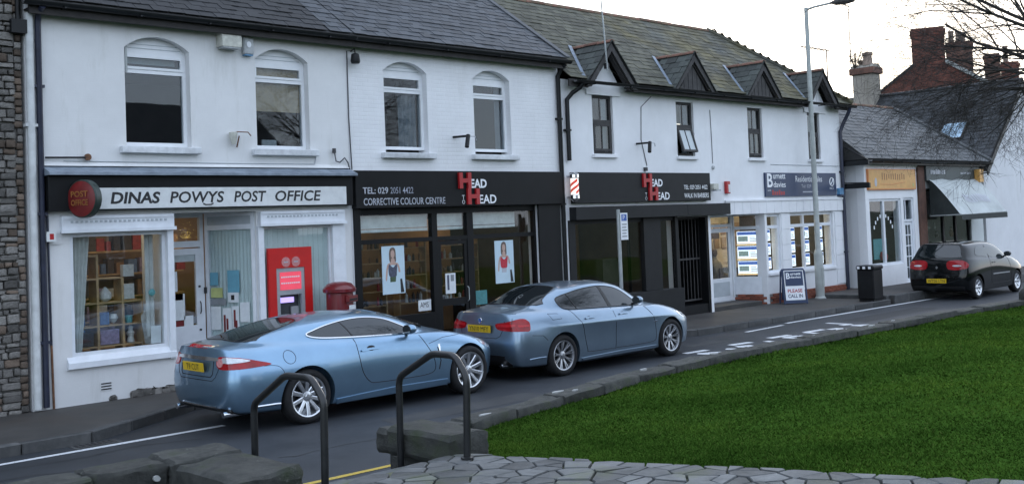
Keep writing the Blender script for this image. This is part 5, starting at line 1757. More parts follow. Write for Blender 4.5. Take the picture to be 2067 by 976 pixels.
# plinth damage, air brick, little things on the wall
for k, (x, s) in enumerate(((6.98, .10), (7.12, .14), (7.28, .10), (7.42, .08), (7.52, .10), (6.62, .05))):
    rough_block(x - s, F - .02, .10, x + s, F + .01, .16 + s * .55, .018, 1, 830 + k, .02).build('exposed_stone', 'rubble', po, smooth=0.9)
ab = MB().box(6.44, F - .006, .27, 6.62, F - .001, .40).build('air_brick', 'render_white', po)
for k in range(3): MB().box(6.455, F - .009, .285 + k * .04, 6.605, F - .0062, .303 + k * .04).build('slot', 'seam', ab)
MB().box(5.70, F - .13, 2.44, 5.82, F - .002, 2.58).build('small_sign', 'sign_white', po)
MB().box(5.735, F - .134, 2.47, 5.79, F - .1305, 2.55).build('small_sign_mark', 'sign_red', po)
pipe(po, [(5.73, F - .05, 3.615), (6.30, F - .05, 3.625)], .014, 'gutter_black', 'wall_bar', False)
MB().lathe([(.05, -.06), (.05, -.03), (.03, -.001)], (6.33, F, 3.63), 'y', 12).build('wall_bar_boss', 'rust', po)
pipe(po, [(6.0, F - .012, 3.575), (7.4, F - .012, 3.57), (9.0, F - .012, 3.565), (10.2, F - .012, 3.57), (10.25, F - .012, 3.8)], .007, 'cable_white', 'cable', False)

# ---------------------------------------------------------------- hairdresser building
HX0, HX1 = 10.925, 16.28
hb = thing('hair_salon_building', (13.6, F, .12), 'white painted brick building with black hair salon shopfront', 'building')
H1 = arch_hole(11.72, 12.72, 3.80, 5.28, 5.46); H2 = arch_hole(13.88, 14.86, 3.80, 5.27, 5.45)
wall_xz(rect(HX0, HX1, 0, ZE + .1), [H1, H2, rect(11.06, 15.52, .10, 2.80)], F, .3).build('wall', 'brick_white', hb)
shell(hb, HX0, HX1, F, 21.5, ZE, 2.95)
for (x0, x1, s) in ((11.72, 12.72, 3), (13.88, 14.86, 4)): sill(hb, x0 - .11, x1 + .11, 3.79, seed=s)
w, yo = arched_window(hb, 11.72, 12.72, 3.84, 5.28, 5.46, 4.93)
curtain(w, 12.25, 12.66, 3.9, 4.9, yo + .16, 'curtain_grey', 4)
w, yo = arched_window(hb, 13.88, 14.86, 3.84, 5.27, 5.45, 4.93)
MB().box(13.95, yo + .15, 4.90, 14.66, yo + .16, 5.22).build('blind', 'curtain_brown', w)
MB().box(14.66, yo + .12, 3.9, 14.80, yo + .13, 5.2).build('curtain', 'curtain_grey', w)
MB().box(HX0 + .01, F - .14, 2.80, 16.14, F - .001, 3.46).build('fascia', 'shop_black', hb, bevel=.006)
def head_sign(b, y, x, s=1.0):
    """two big red H letters with white EAD / TO / EAD"""
    for (xx, zz, h_, wd) in ((x, 3.13, .30, .30), (x + .20, 2.83, .30, .30)):
        hm = MB()
        t = .085
        hm.box(xx, y - .05, zz, xx + t, y - .001, zz + h_); hm.box(xx + wd - t, y - .05, zz, xx + wd, y - .001, zz + h_); hm.box(xx + t, y - .049, zz + .11, xx + wd - t, y - .002, zz + .19)
        hm.build('lettering', 'sign_red', b)
    facade_text('EAD', x + .31, 3.14, .42, .17, y - .004, 'letter_white', b, bold=.01)
    facade_text('EAD', x + .52, 2.84, .45, .17, y - .004, 'letter_white', b, bold=.006)
    facade_text('T', x + .085, 2.93, .07, .075, y - .004, 'letter_white', b)
    facade_text('O', x + .085, 2.84, .07, .075, y - .004, 'letter_white', b)
fas = [c for c in hb.children if c.name.startswith('fascia')][0]
head_sign(fas, F - .141, 13.28)
facade_text('TEL: 029', 11.08, 3.05, .55, .115, F - .144, 'letter_dim', fas, bold=.004)
facade_text('2051 4422', 11.68, 3.05, .52, .115, F - .144, 'letter_steel', fas, bold=.002)
facade_text('CORRECTIVE COLOUR CENTRE', 11.09, 2.85, 1.86, .125, F - .144, 'letter_dim', fas, bold=.003)
# black shopfront
SY = F + .06
mb = MB()
mb.box(10.95, F - .05, .12, 11.08, F - .001, 2.80)
mb.build('shop_pier', 'shop_black', hb, bevel=.005)
MB().box(15.50, F - .05, .12, 16.14, F - .001, 2.80).build('shop_pier', 'shop_black', hb, bevel=.005)
mb = MB()
mb.box(11.07, SY, 2.68, 15.51, SY + .10, 2.798)
mb.box(11.07, SY, 2.17, 12.78, SY + .10, 2.25); mb.box(13.76, SY, 2.17, 15.51, SY + .10, 2.25); mb.box(12.90, SY + .001, 2.17, 13.64, SY + .10, 2.25)
for (x0, x1) in ((11.07, 11.12), (12.77, 12.90), (13.64, 13.80), (15.46, 15.51)): mb.box(x0, SY - .004, .12, x1, SY + .11, 2.68)
mb.box(11.12, SY - .02, .12, 12.77, SY + .10, .86); mb.box(13.80, SY - .02, .12, 15.46, SY + .10, .86)
sf = mb.build('shopfront_frame', 'shop_black', hb, bevel=.003)
for (x0, x1, z0, z1) in ((11.12, 12.77, .86, 2.17), (11.12, 12.77, 2.25, 2.68), (12.90, 13.64, 2.25, 2.68), (13.80, 15.46, .86, 2.17), (13.80, 15.46, 2.25, 2.68)):
    pane(sf, x0, x1, z0, z1, SY + .05)
for (x0, x1) in ((11.12, 12.77), (12.90, 13.64), (13.80, 15.05)):
    MB().box(x0 + .01, SY + .13, 2.44, x1 - .01, SY + .14, 2.67).build('blind', 'blind_white', sf)
    MB().box(x0 + .01, SY + .12, 2.37, x1 - .01, SY + .15, 2.425).build('blind_rail', 'blind_white', sf)
dm = MB(); frame(dm, 12.905, 13.635, .15, 2.165, SY + .01, SY + .06, .075, .10); dm.box(12.98, SY + .01, .95, 13.56, SY + .06, 1.08)
d = dm.build('door', 'shop_black', hb)
pane(d, 12.98, 13.56, 1.08, 2.09, SY + .03); pane(d, 12.98, 13.56, .25, .95, SY + .03)
nt_ = MB().box(13.07, SY + .018, 1.17, 13.32, SY + .024, 1.55).build('notice', 'paper', d)
MB().box(13.11, SY + .0145, 1.24, 13.16, SY + .0175, 1.52).build('print', 'dress_print', d); MB().box(13.20, SY + .0145, 1.40, 13.28, SY + .0175, 1.52).build('print', 'print_grey', d)
MB().tube([(13.60, SY, 1.0), (13.60, SY - .04, 1.03), (13.60, SY - .04, 1.25), (13.60, SY, 1.28)], .010, 6).build('handle', 'galvanised', d)
MB().box(12.42, SY + .042, .90, 12.72, SY + .046, 1.10).build('notice', 'paper', sf)
facade_text('AMS', 12.46, .96, .2, .10, SY + .040, 'print_black', sf)
MB().box(13.86, SY + .06, .90, 14.15, SY + .07, 1.17).build('card', 'goods_teal', sf)
# inside the salon: warm shelves with bottles, chairs in the gloom
MB().box(11.3, F + 2.6, .2, 15.4, F + 2.7, 2.6).build('partition', 'interior_warm', hb)
rr = random.Random(4)
for (x0, x1) in ((13.95, 15.0), (12.95, 13.6), (11.3, 12.6)):
    sh = MB()
    for k in range(5): sh.box(x0, F + 1.3, .95 + k * .27, x1, F + 1.5, .97 + k * .27)
    sh.box(x0 - .03, F + 1.3, .2, x0, F + 1.5, 2.2); sh.box(x1, F + 1.3, .2, x1 + .03, F + 1.5, 2.2)
    shf = sh.build('shelf_unit', 'shelf_wood', hb)
    for k in range(5):
        x = x0 + .05
        while x < x1 - .06:
            wd = rr.uniform(.04, .07); h_ = rr.uniform(.10, .20)
            if rr.random() < .7:
                MB().lathe([(wd / 2, 0), (wd / 2, h_ * .75), (wd / 5, h_ * .85), (wd / 5, h_)], (x, F + 1.38, .972 + k * .27), 'z', 8).build('bottle', rr.choice(['goods_dark', 'goods_brown', 'goods_white', 'goods_red', 'goods_dark']), shf)
            x += wd + rr.uniform(.01, .05)
for x in (11.9, 14.4): MB().box(x, F + 1.9, 2.86, x + .9, F + 2.2, 2.90).build('ceiling_light', 'tube_faint', hb)
# roof
rf2 = roof_deck(hb, HX0, 16.38, ER[0], ER[1], 4.1, RP)
for (b_, x0, x1) in ((po, PX0 + .05, PX1 - .05), (hb, HX0 + .05, HX1 - .05)): MB().box(x0, F + .31, 5.60, x1, 21.48, 5.66).build('ceiling', 'interior_dark', b_)
for (b_, x0, x1) in ((po, PX0, PX0 + .25), (hb, HX1 - .25, HX1)): MB().prism([(F + .02, 5.82), (21.6, 5.82), (18.44, 8.05)], 'x', x0 + .004, x1 - .004).build('gable_wall', 'render_white', b_)
slate_roof(rf2, (HX0 + .02, ER[0], ER[1]), (1, 0, 0), VR, 4.1, lambda v: (0, 16.40 - HX0), 'slate_blue', .26, .19, 300, 3)
MB().prism([(ER[0] - .03, ER[1] + .035), (ER[0] - .03, ER[1] + .055), (ER[0] + 4.1 * VR[1], ER[1] + 4.1 * VR[2] + .06), (ER[0] + 4.1 * VR[1], ER[1] + 4.1 * VR[2] + .03)], 'x', 16.30, 16.44).build('verge', 'slate_blue', hb)
MB().box(HX0, 15.10, 5.60, 16.32, 15.14, 5.79).build('fascia_board', 'fascia_brown', hb)
MB().box(HX0, 15.142, 5.66, 16.30, F - .001, 5.68).build('soffit', 'fascia_brown', hb)
gutter(hb, HX0 + .03, 16.40, 15.03, 5.755)
pipe(hb, [(16.22, F - .06, .14), (16.22, F - .06, 5.45), (16.26, F - .12, 5.6), (16.28, F - .24, 5.70)], .046, 'gutter_black')
pipe(hb, [(10.96, F - .012, 3.48), (10.93, F - .012, 4.4), (10.935, F - .012, 5.55)], .010, 'cable', 'cable', False)

# ---------------------------------------------------------------- building with four gablets: barber and estate agent
BX0, BX1 = 16.36, 27.85
gb = thing('gabled_building', (22, F, .12), 'white building with mossy slate roof and four small pointed gablets', 'building')
WX = [(17.32, 18.0), (20.28, 20.96), (23.24, 23.90), (26.13, 26.76)]
holes = [rect(a, b_, 3.86, 5.14) for a, b_ in WX]
holes += [rect(16.55, 20.08, .10, 2.46), rect(20.10, 23.80, .10, 2.44), rect(23.90, 24.52, .92, 2.41), rect(25.02, 27.22, .88, 2.41)]
wall_xz(rect(BX0, BX1, 0, 5.42), holes, F, .28).build('wall', 'smooth_white', gb)
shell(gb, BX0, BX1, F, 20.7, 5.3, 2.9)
BP = math.radians(38.4); EB = (15.02, 5.40)
VB = (0, math.cos(BP), math.sin(BP))
ridge_y, ridge_z = 17.93, 5.40 + (17.93 - 15.02) * math.tan(BP)
vl = (ridge_y - EB[0]) / math.cos(BP)
hipx = 25.45; ex1 = 28.12
mb = MB()
_dy = .36
E0, E1, R0, R1, B0, B1 = (BX0, EB[0] + _dy, EB[1] + _dy * math.tan(BP)), (ex1 - _dy, EB[0] + _dy, EB[1] + _dy * math.tan(BP)), (BX0, ridge_y, ridge_z), (hipx, ridge_y, ridge_z), (BX0, 2 * ridge_y - EB[0], EB[1]), (ex1, 2 * ridge_y - EB[0], EB[1])
mb.add([E0, E1, R0, R1, B0, B1], [(0, 1, 3, 2), (1, 5, 3), (2, 3, 5, 4), (0, 2, 4), (0, 4, 5, 1)])
brf = mb.build('roof', 'roof_felt', gb)
def br_range(v):
    t = v / vl
    return (0.0, (ex1 - BX0) + (hipx - ex1) * t)
slate_roof(brf, (BX0, EB[0], EB[1]), (1, 0, 0), VB, vl, br_range, 'slate_moss', .27, .19, 300, 5, skip=lambda p: any(abs(p.x - c_) < .80 * (1 - (p.z - 5.30) / .94) - .06 for c_ in (17.68, 20.66, 23.60, 26.50)))
# hip end slates as one drape
hv = Vector((hipx - ex1, 0, ridge_z - EB[1])); hl = hv.length
slate_roof(brf, (ex1, 2 * ridge_y - EB[0], EB[1]), (0, -1, 0), hv.normalized(), hl, lambda v: ((ridge_y - EB[0]) * v / hl, 2 * (ridge_y - EB[0]) - (ridge_y - EB[0]) * v / hl), 'slate_moss', .27, .19, 20, 6)
ridge_tiles(brf, R0, R1, 'ridge_red', .45)
MB().tube([(R1[0] - .1, R1[1], R1[2] + .03), (ex1, EB[0], EB[1] + .06)], .085, 8).build('hip_capping', 'slate_moss', brf)
# eaves boards and gutters (the gutter runs on between the end gablets)
MB().box(18.45, 15.05, 5.24, 25.80, 15.09, 5.40).build('fascia_board', 'fascia_brown', gb)
MB().box(18.45, 15.092, 5.26, 25.80, F - .001, 5.28).build('soffit', 'fascia_brown', gb)
MB().box(BX0, 15.05, 5.24, 16.95, 15.09, 5.40).build('fascia_board', 'fascia_brown', gb)
MB().box(27.25, 15.05, 5.24, 28.1, 15.09, 5.40).build('fascia_board', 'fascia_brown', gb)
gutter(gb, 16.45, 28.2, 14.96, 5.37)
def gablet(xc, wall_gable, k):
    hw, za, zb = .80, 6.24, 5.30
    yf = 14.98
    # small pitched roof running back into the slope
    yb = EB[0] + (za - EB[1]) / math.tan(BP)
    g = thing_part('gablet', gb)
    tri = [(xc - hw, zb + .06), (xc + hw, zb + .06), (xc, za - .05)]
    if wall_gable:
        MB().prism([(xc - .62, zb - .05), (xc + .62, zb - .05), (xc, za - .16)], 'y', F - .03, F + .2).build('gable_wall', 'smooth_white', g)
        MB().box(xc - .56, F - .04, 5.14, xc + .56, F - .001, 5.26).build('lintel_board', 'smooth_white', g)
    else:
        MB().prism([(xc - .50, zb + .11), (xc + .50, zb + .11), (xc, za - .22)], 'y', yf + .08, yf + .12).build('gable_board', 'board_grey', g)
        for q in range(5):
            x = xc - .34 + q * .17
            zt = za - .24 - abs(x - xc) * 1.02
            MB().box(x - .006, yf + .074, zb + .12, x + .006, yf + .0795, zt).build('board_joint', 'seam', g)
    # barge boards: long planks along both rakes
    for s in (-1, 1):
        p = [(xc, za), (xc + s * (hw + .04), zb - .03 if wall_gable else zb + .05), (xc + s * (hw - .11), zb - .03 if wall_gable else zb + .05), (xc, za - .17)]
        MB().prism(p, 'y', yf, yf + .045).build('barge_board', 'board_grey', g)
        p2 = [(xc, za - .17), (xc + s * (hw - .115), zb - .03 if wall_gable else zb + .05), (xc + s * (hw - .16), zb - .03 if wall_gable else zb + .05), (xc, za - .23)]
        MB().prism(p2, 'y', yf + .05, yf + .16 if wall_gable else yf + .10).build('soffit_board', 'fascia_brown', g)
        # roof plane
        a = Vector((xc + s * (hw + .05), yf - .03, zb + .02)); b_ = Vector((xc, yf - .03, za + .03))
        V = (b_ - a); ln = V.length; V.normalize()
        yv = EB[0] + .04
        def ur(v, ln=ln, yv=yv, yb=yb, yf=yf):
            t = v / ln
            return (0, (yv + (yb - yv) * t) - (yf - .03) + .05)
        # deck triangle-like quad
        dk = MB().add([tuple(a), tuple(b_), (xc, yb + .05, za + .03), (a.x, EB[0] + .06, zb + .02)], [(0, 1, 2, 3)])
        dk.build('gablet_roof', 'roof_felt', g)
        U = Vector((0, 1, 0))
        slate_roof_sub(g, a, U, V, ln, ur, s, k)
    ridge_tiles_sub(g, (xc, yf - .02, za + .05), (xc, yb + .02, za + .05))
    # lead valley on the left, where it meets the main roof
    s = -1
    p0 = Vector((xc - hw + .02, EB[0] + .05, zb + .19)); p1 = Vector((xc - .06, yb + .02, za + .10))
    wv = Vector((-.075, .03, .018))
    MB().add([p0, p1, p1 + wv, p0 + wv, p0 + Vector((0, 0, -.03)), p1 + Vector((0, 0, -.03)), p1 + wv + Vector((0, 0, -.03)), p0 + wv + Vector((0, 0, -.03))], [(0, 1, 2, 3), (7, 6, 5, 4), (0, 4, 5, 1), (1, 5, 6, 2), (2, 6, 7, 3), (3, 7, 4, 0)]).build('lead_valley', 'lead_bright', g)

def thing_part(name, parent):
    o = bpy.data.objects.new(name, None); COL.objects.link(o); o.empty_display_size = .1
    return put(o, parent)
def slate_roof_sub(g, a, U, V, ln, ur, s, k):
    if s < 0:   # visible slope: slates of their own
        slate_roof(g, a, U, V, ln, ur, 'slate_dormer', .30, .20, 60, 20 + k)
    else:
        slate_roof(g, a, U, V, ln, ur, 'slate_dormer', .30, .20, 0, 20 + k)
def ridge_tiles_sub(g, a, b_): ridge_tiles(g, a, b_, 'ridge_red', .33, .085)
for k, (xc, wg) in enumerate(((17.68, True), (20.66, False), (23.60, False), (26.50, True))): gablet(xc, wg, k)
# casement windows, dark grey frames with a glazing bar
for k, (x0, x1) in enumerate(WX):
    mb = MB(); frame(mb, x0 + .002, x1 - .002, 3.87, 5.138, F + .06, F + .13, .055)
    mb.box(x0 + .055, F + .055, 4.53, x1 - .055, F + .13, 4.61)
    w = mb.build('window', 'board_grey', gb)
    up = MB(); up.box((x0 + x1) / 2 - .012, F + .085, 4.61, (x0 + x1) / 2 + .012, F + .11, 5.085)
    up.build('glazing_bar', 'board_grey', w)
    pane(w, x0 + .05, x1 - .05, 4.605, 5.09, F + .09, 'pane_dark')
    xm = (x0 + x1) / 2
    # lower sash (the second stands open at the foot)
    sash = MB(); frame(sash, x0 + .06, x1 - .06, 3.93, 4.525, F + .03, F + .075, .05); sash.box(xm - .012, F + .04, 3.98, xm + .012, F + .07, 4.475)
    gl = MB().box(x0 + .11, F + .05, 3.98, x1 - .11, F + .056, 4.475)
    if k == 1:
        T = Matrix.Translation((0, F + .05, 4.525)) @ Matrix.Rotation(math.radians(-17), 4, 'X') @ Matrix.Translation((0, -F - .05, -4.525))
        sash.xf(T); gl.xf(T)
    so = sash.build('sash', 'board_grey', w)
    gl.build('pane', 'pane_obscure' if k == 1 else 'pane_dark', w)
    MB().box(x0 - .05, F - .07, 3.78, x1 + .05, F + .06, 3.858).build('window_sill', 'smooth_white', gb, bevel=.006)
    if k == 0:
        curtain(w, x0 + .07, x0 + .46, 3.95, 5.08, F + .17, 'curtain_brown', 3)
        curtain(w, x1 - .2, x1 - .07, 3.95, 5.08, F + .17, 'curtain_white', 1)
    else:
        curtain(w, x1 - .30, x1 - .07, 3.95, 5.08, F + .17, 'curtain_grey', 2)
# barber: sign, lower fascia, charcoal shopfront
sg = MB().box(16.52, F - .13, 2.80, 21.33, F - .001, 3.455).build('sign_board', 'shop_charcoal', gb, bevel=.006)
head_sign(sg, F - .131, 18.75)
facade_text('TEL: 029 2051 4422', 20.28, 3.07, .92, .10, F - .134, 'letter_white', sg, bold=.002)
facade_text('WALK IN BARBERS', 20.28, 2.87, .96, .11, F - .134, 'letter_white', sg, bold=.002)
MB().box(16.46, F - .20, 2.45, 20.3, F - .001, 2.725).build('lower_fascia', 'shop_charcoal', gb, bevel=.006)
MB().box(20.303, F - .198, 2.452, 22.03, F - .001, 2.723).build('lower_fascia', 'shop_charcoal', gb, bevel=.006)
mb = MB()
mb.box(16.40, F - .03, .12, 16.60, F + .1, 2.45); mb.box(18.86, F - .03, .80, 19.47, F + .1, 2.45); mb.box(20.02, F - .03, .80, 20.12, F + .1, 2.45)
mb.box(16.60, F + .02, 2.36, 18.86, F + .1, 2.45); mb.box(19.47, F + .02, 2.36, 20.02, F + .1, 2.45)
bs = mb.build('shopfront_frame', 'shop_charcoal', gb, bevel=.004)
MB().box(16.60, F - .12, .12, 20.14, F + .1, .80).build('stall_riser', 'shop_charcoal', gb, bevel=.006)
pane(bs, 16.60, 18.86, .80, 2.36, F + .05); pane(bs, 19.47, 20.02, .80, 2.36, F + .05)
MB().box(16.6, F + 3.0, .2, 20.0, F + 3.1, 2.8).build('partition', 'interior_warm', gb)
MB().box(17.5, F + 1.8, 2.78, 18.6, F + 2.1, 2.82).build('ceiling_light', 'tube_faint', gb)  # added unseen lamp: lifts the barber interior above the green reflections in the panes
MB().box(17.15, F + 1.2, 1.62, 17.75, F + 1.26, 2.16).build('picture_frame', 'shelf_wood', gb)
MB().box(17.20, F + 1.19, 1.67, 17.70, F + 1.199, 2.11).build('picture', 'print_grey', gb)
MB().box(18.25, F + .7, .82, 18.80, F + .9, 1.55).build('display_screen', 'interior_dark', gb)
# passage gate with bars
MB().box(20.14, F + 1.5, .12, 21.35, F + 1.55, 2.44).build('passage_door', 'shop_black', gb)
MB().box(21.29, F + .03, .12, 21.35, F + 1.5, 2.44).build('passage_wall', 'shop_black', gb)
MB().box(20.14, F + .02, 2.40, 21.36, F + 1.5, 2.46).build('passage_ceiling', 'shop_black', gb)
gt = thing_part('gate', gb)
for k in range(9):
    x = 20.22 + k * .135
    MB().tube([(x, F + .25, .42), (x, F + .25, 2.40)], .012, 6).build('bar', 'board_grey', gt)
for z_ in (.44, 1.42, 2.38): MB().box(20.16, F + .235, z_ - .02, 21.34, F + .265, z_ + .02).build('rail', 'board_grey', gt)
MB().box(20.14, F + .05, .12, 21.36, F + .9, .34).build('passage_step', 'shop_black', gb)
# estate agent: door recess, angled bay window, lit windows
DY = F + .80
MB().add([(21.36, F + .01, .12), (21.46, F + .01, .12), (22.30, DY + .1, .12), (22.20, DY + .1, .12), (21.36, F + .01, 2.44), (21.46, F + .01, 2.44), (22.30, DY + .1, 2.44), (22.20, DY + .1, 2.44)], [(0, 1, 5, 4), (1, 2, 6, 5), (2, 3, 7, 6), (3, 0, 4, 7), (4, 5, 6, 7)]).build('lobby_wall', 'smooth_white', gb)
MB().box(21.38, F + .28, 2.44, 23.8, DY + .3, 2.50).build('lobby_ceiling', 'timber_dull', gb)
rough_block(21.50, F + .05, .0, 23.60, DY + .05, .22, .004, 2, 850, .01).build('doorstep', 'paving_grey', gb, smooth=0.6)
dm = MB(); frame(dm, 22.44, 23.42, .24, 2.10, DY, DY + .05, .11, .58)
d = dm.build('door', 'timber_white', gb)
MB().box(22.58, DY - .008, .36, 23.28, DY - .001, .72).build('door_panel', 'timber_dull', d)
pane(d, 22.54, 23.32, .81, 2.0, DY + .02)
MB().tube([(22.50, DY - .01, 1.02), (22.50, DY - .04, 1.05), (22.50, DY - .04, 1.20), (22.50, DY - .01, 1.23)], .012, 6).build('handle', 'dark_metal', d)
fr = MB(); frame(fr, 22.34, 23.54, .22, 2.46, DY + .01, DY + .09, .08); fr.box(22.42, DY + .01, 2.12, 23.46, DY + .09, 2.20)
fl = fr.build('door_frame', 'timber_white', gb)
pane(fl, 22.42, 23.46, 2.20, 2.38, DY + .05, 'pane_dark')
MB().box(22.20, DY - .10, 1.50, 22.28, DY - .02, 1.70).build('letter_box', 'dark_metal', gb)
A, B2 = Vector((23.54, DY + .06, 0)), Vector((23.86, F + .0, 0))
dv = B2 - A; Ls = dv.length; ang = math.atan2(dv.y, dv.x)
Mbd = Matrix.Translation(A) @ Matrix.Rotation(ang, 4, 'Z')
mb = MB(); frame(mb, 0, Ls, .36, 2.46, 0, .09, .07, .46); mb.box(.07, 0, 2.04, Ls - .07, .09, 2.12)
bw = mb.xf(Mbd).build('angled_window', 'timber_white', gb)
MB().box(.06, .04, .80, Ls - .06, .046, 2.04).xf(Mbd).build('pane', 'pane', bw)
MB().box(.06, .04, 2.12, Ls - .06, .046, 2.36).xf(Mbd).build('pane', 'pane', bw)
# red brick plinth: bricks one by one
plinth = thing_part('plinth', gb)
br_me = rough_block(-.104, -.05, -.031, .104, .05, .031, .002, 0, 5, .006).mesh('brick', 'brick_red', smooth=0.5)
MB().box(23.87, F - .012, .10, 27.84, F + .02, .365).build('mortar_bed', 'mortar', plinth)
MB().box(0.0, -.012, .10, Ls - .02, .08, .365).xf(Mbd).build('mortar_bed', 'mortar', plinth)
for row in range(4):
    x = 23.88 + (row % 2) * .11
    while x + .2 < 27.86:
        o = mesh_obj('brick', br_me, None, loc=(x + .107, F - .0, .135 + row * .067)); o.parent = plinth; o.matrix_parent_inverse = _wm(plinth).inverted()
        x += .217
    x = (row % 2) * .11
    while x + .2 < Ls:
        p = Mbd @ Vector((x + .107, .0, .135 + row * .067))
        o = mesh_obj('brick', br_me, None, loc=p, rot=(0, 0, ang)); o.parent = plinth; o.matrix_parent_inverse = _wm(plinth).inverted()
        x += .217
# flat windows
def bd_window(x0, x1, lights):
    mb = MB(); frame(mb, x0, x1, .90, 2.405, F + .05, F + .13, .06)
    mb.box(x0 + .06, F + .05, 2.04, x1 - .06, F + .13, 2.12)
    n = lights
    for k in range(1, n):
        x = x0 + (x1 - x0) * k / n
        mb.box(x - .035, F + .052, .96, x + .035, F + .128, 2.04); mb.box(x - .035, F + .052, 2.12, x + .035, F + .128, 2.345)
    w = mb.build('shop_window', 'timber_white', gb)
    pane(w, x0 + .055, x1 - .055, .955, 2.045, F + .09)
    pane(w, x0 + .055, x1 - .055, 2.115, 2.35, F + .09)
    MB().box(x0 - .03, F - .05, .83, x1 + .03, F + .05, .90).build('window_sill', 'smooth_white', gb, bevel=.005)
    return w
w1 = bd_window(23.90, 24.52, 1); w2 = bd_window(25.02, 27.22, 3)
# tile band over the shop: square panels
tb = thing_part('tile_band', gb)
for k in range(16):
    x = 22.06 + k * .358
    MB().box(x + .004, F - .05, 2.435, x + .354, F - .001, 2.745).build('tile', 'smooth_white', tb, bevel=.004)
MB().box(22.05, F - .07, 2.747, 27.80, F - .001, 2.80).build('tile_cap', 'smooth_white', tb, bevel=.004)
for k in range(5):
    MB().box(27.30 + .01, F - .022, .40 + k * .40, 27.80, F - .001, .792 + k * .40).build('tile', 'smooth_white', tb, bevel=.004)
    MB().box(24.56, F - .022, .40 + k * .40, 24.98, F - .001, .792 + k * .40).build('tile', 'smooth_white', tb, bevel=.004)
# inside: warm lit office
MB().box(21.4, F + 3.4, .15, 27.7, F + 3.5, 2.88).build('partition', 'interior_cream', gb)
MB().box(20.2, F + .31, .1, 20.25, F + 5, 2.9).build('partition', 'interior_dark', gb)
MB().box(21.45, F + 1.35, .13, 27.75, F + 3.4, .17).build('office_floor', 'interior_warm', gb)
for (x, y) in ((23.6, F + 1.9), (25.0, F + 2.4), (26.4, F + 1.6)): MB().box(x, y, 2.82, x + .9, y + .3, 2.86).build('ceiling_light', 'tube_light', gb)
# pipes at both ends
pipe(gb, [(16.46, F - .07, 3.7), (16.46, F - .07, 4.98), (16.58, F - .12, 5.12), (16.66, F - .28, 5.22), (16.68, F - .34, 5.31)], .048, 'gutter_black')
pipe(gb, [(27.78, F - .06, .14), (27.78, F - .06, 4.65), (27.86, F - .10, 4.85), (27.88, F - .30, 5.2), (27.88, F - .34, 5.31)], .05, 'pipe_navy')
pipe(gb, [(19.35, F - .010, 5.2), (18.98, F - .010, 4.95), (18.93, F - .010, 4.2), (19.10, F - .010, 3.62)], .008, 'cable', 'cable', False)
pipe(gb, [(21.62, F - .010, 5.0), (21.64, F - .010, 4.2), (21.64, F - .010, 3.7)], .007, 'cable', 'cable', False)
pipe(gb, [(24.2, F - .010, 3.70), (28.2, F - .010, 3.68)], .006, 'cable_white', 'cable', False)
MB().box(18.98, F - .06, 3.50, 19.06, F - .001, 3.58).build('junction_box', 'cable', gb)
MB().lathe([(.03, -.05), (.05, -.03), (.05, -.001)], (21.64, F, 3.60), 'y', 10).build('vent_cap', 'box_grey', gb)
# ---------------------------------------------------------------- low shops on the right
G = 14.85
YX0, YX1 = 28.28, 31.50
yb_ = thing('low_shop_building', (30, G, .21), 'single-storey white shop with yellow sign and grey slate roof', 'building')
wall_xz(rect(YX0, YX1, .0, 3.80), [rect(28.50, 30.42, .80, 2.72), rect(30.58, 31.25, .22, 2.74)], G, .25).build('wall', 'smooth_white', yb_)
MB().box(YX0, G + .251, 0, YX0 + .2, 19, 3.80).build('side_wall', 'far_white', yb_)
MB().box(YX0 + .2, 18.8, 0, 36.0, 19, 3.80).build('back_wall', 'interior_dark', yb_)
MB().box(YX0 + .2, G + 1.2, .15, 35.9, 18.8, .24).build('floor', 'interior_dark', yb_)
MB().box(YX0 + .2, G + 2.2, .24, YX1, G + 2.3, 3.2).build('partition', 'interior_dark', yb_)
sg = MB().box(28.40, G - .06, 2.98, 31.34, G - .001, 3.58).build('sign_frame', 'sign_orange', yb_)
MB().box(28.44, G - .064, 3.01, 31.30, G - .0605, 3.55).build('sign_panel', 'sign_yellow', sg)
rr = random.Random(8)
for k in range(11):   # weathered, unreadable lettering
    x = 29.20 + k * .135
    MB().box(x, G - .067, 3.28 + rr.uniform(-.02, .02), x + .05, G - .0645, 3.45 + rr.uniform(-.03, .02)).build('lettering', 'sign_gold', sg)
MB().tube([(29.1, G - .066, 3.14), (29.8, G - .066, 3.13), (30.6, G - .066, 3.20)], .008, 5).build('lettering', 'sign_orange', sg)
MB().prism(ellipse(28.82, 3.20, .07, .13, 14), 'y', G - .068, G - .0645).build('emblem', 'letter_dim', sg)
MB().prism(ellipse(31.15, 3.12, .04, .05, 12), 'y', G - .068, G - .0645).build('emblem', 'paper_green', sg)
MB().box(YX0, G - .05, 3.66, YX1, G - .001, 3.76).build('cornice', 'smooth_white', yb_)
mb = MB(); frame(mb, 28.50, 30.42, .80, 2.72, G + .04, G + .12, .07); mb.box(29.36, G + .042, .87, 29.46, G + .118, 2.65)
w = mb.build('shop_window', 'timber_white', yb_)
pane(w, 28.56, 29.37, .86, 2.66, G + .08); pane(w, 29.45, 30.36, .86, 2.66, G + .08)
for k in range(9):   # arc of white lettering on the glass
    t = PI * (.15 + .70 * k / 8)
    x, z_ = 29.42 - .62 * math.cos(t), 1.62 + .62 * math.sin(t)
    MB().box(x - .03, G + .076, z_ - .05, x + .03, G + .0795, z_ + .05).build('glass_lettering', 'letter_white', w)
mb = MB(); frame(mb, 30.58, 31.25, .22, 2.74, G + .04, G + .12, .07); mb.box(30.65, G + .04, 2.02, 31.18, G + .12, 2.09)
d = mb.build('door', 'timber_white', yb_)
lf = MB(); frame(lf, 30.66, 31.17, .24, 2.01, G + .06, G + .10, .09)
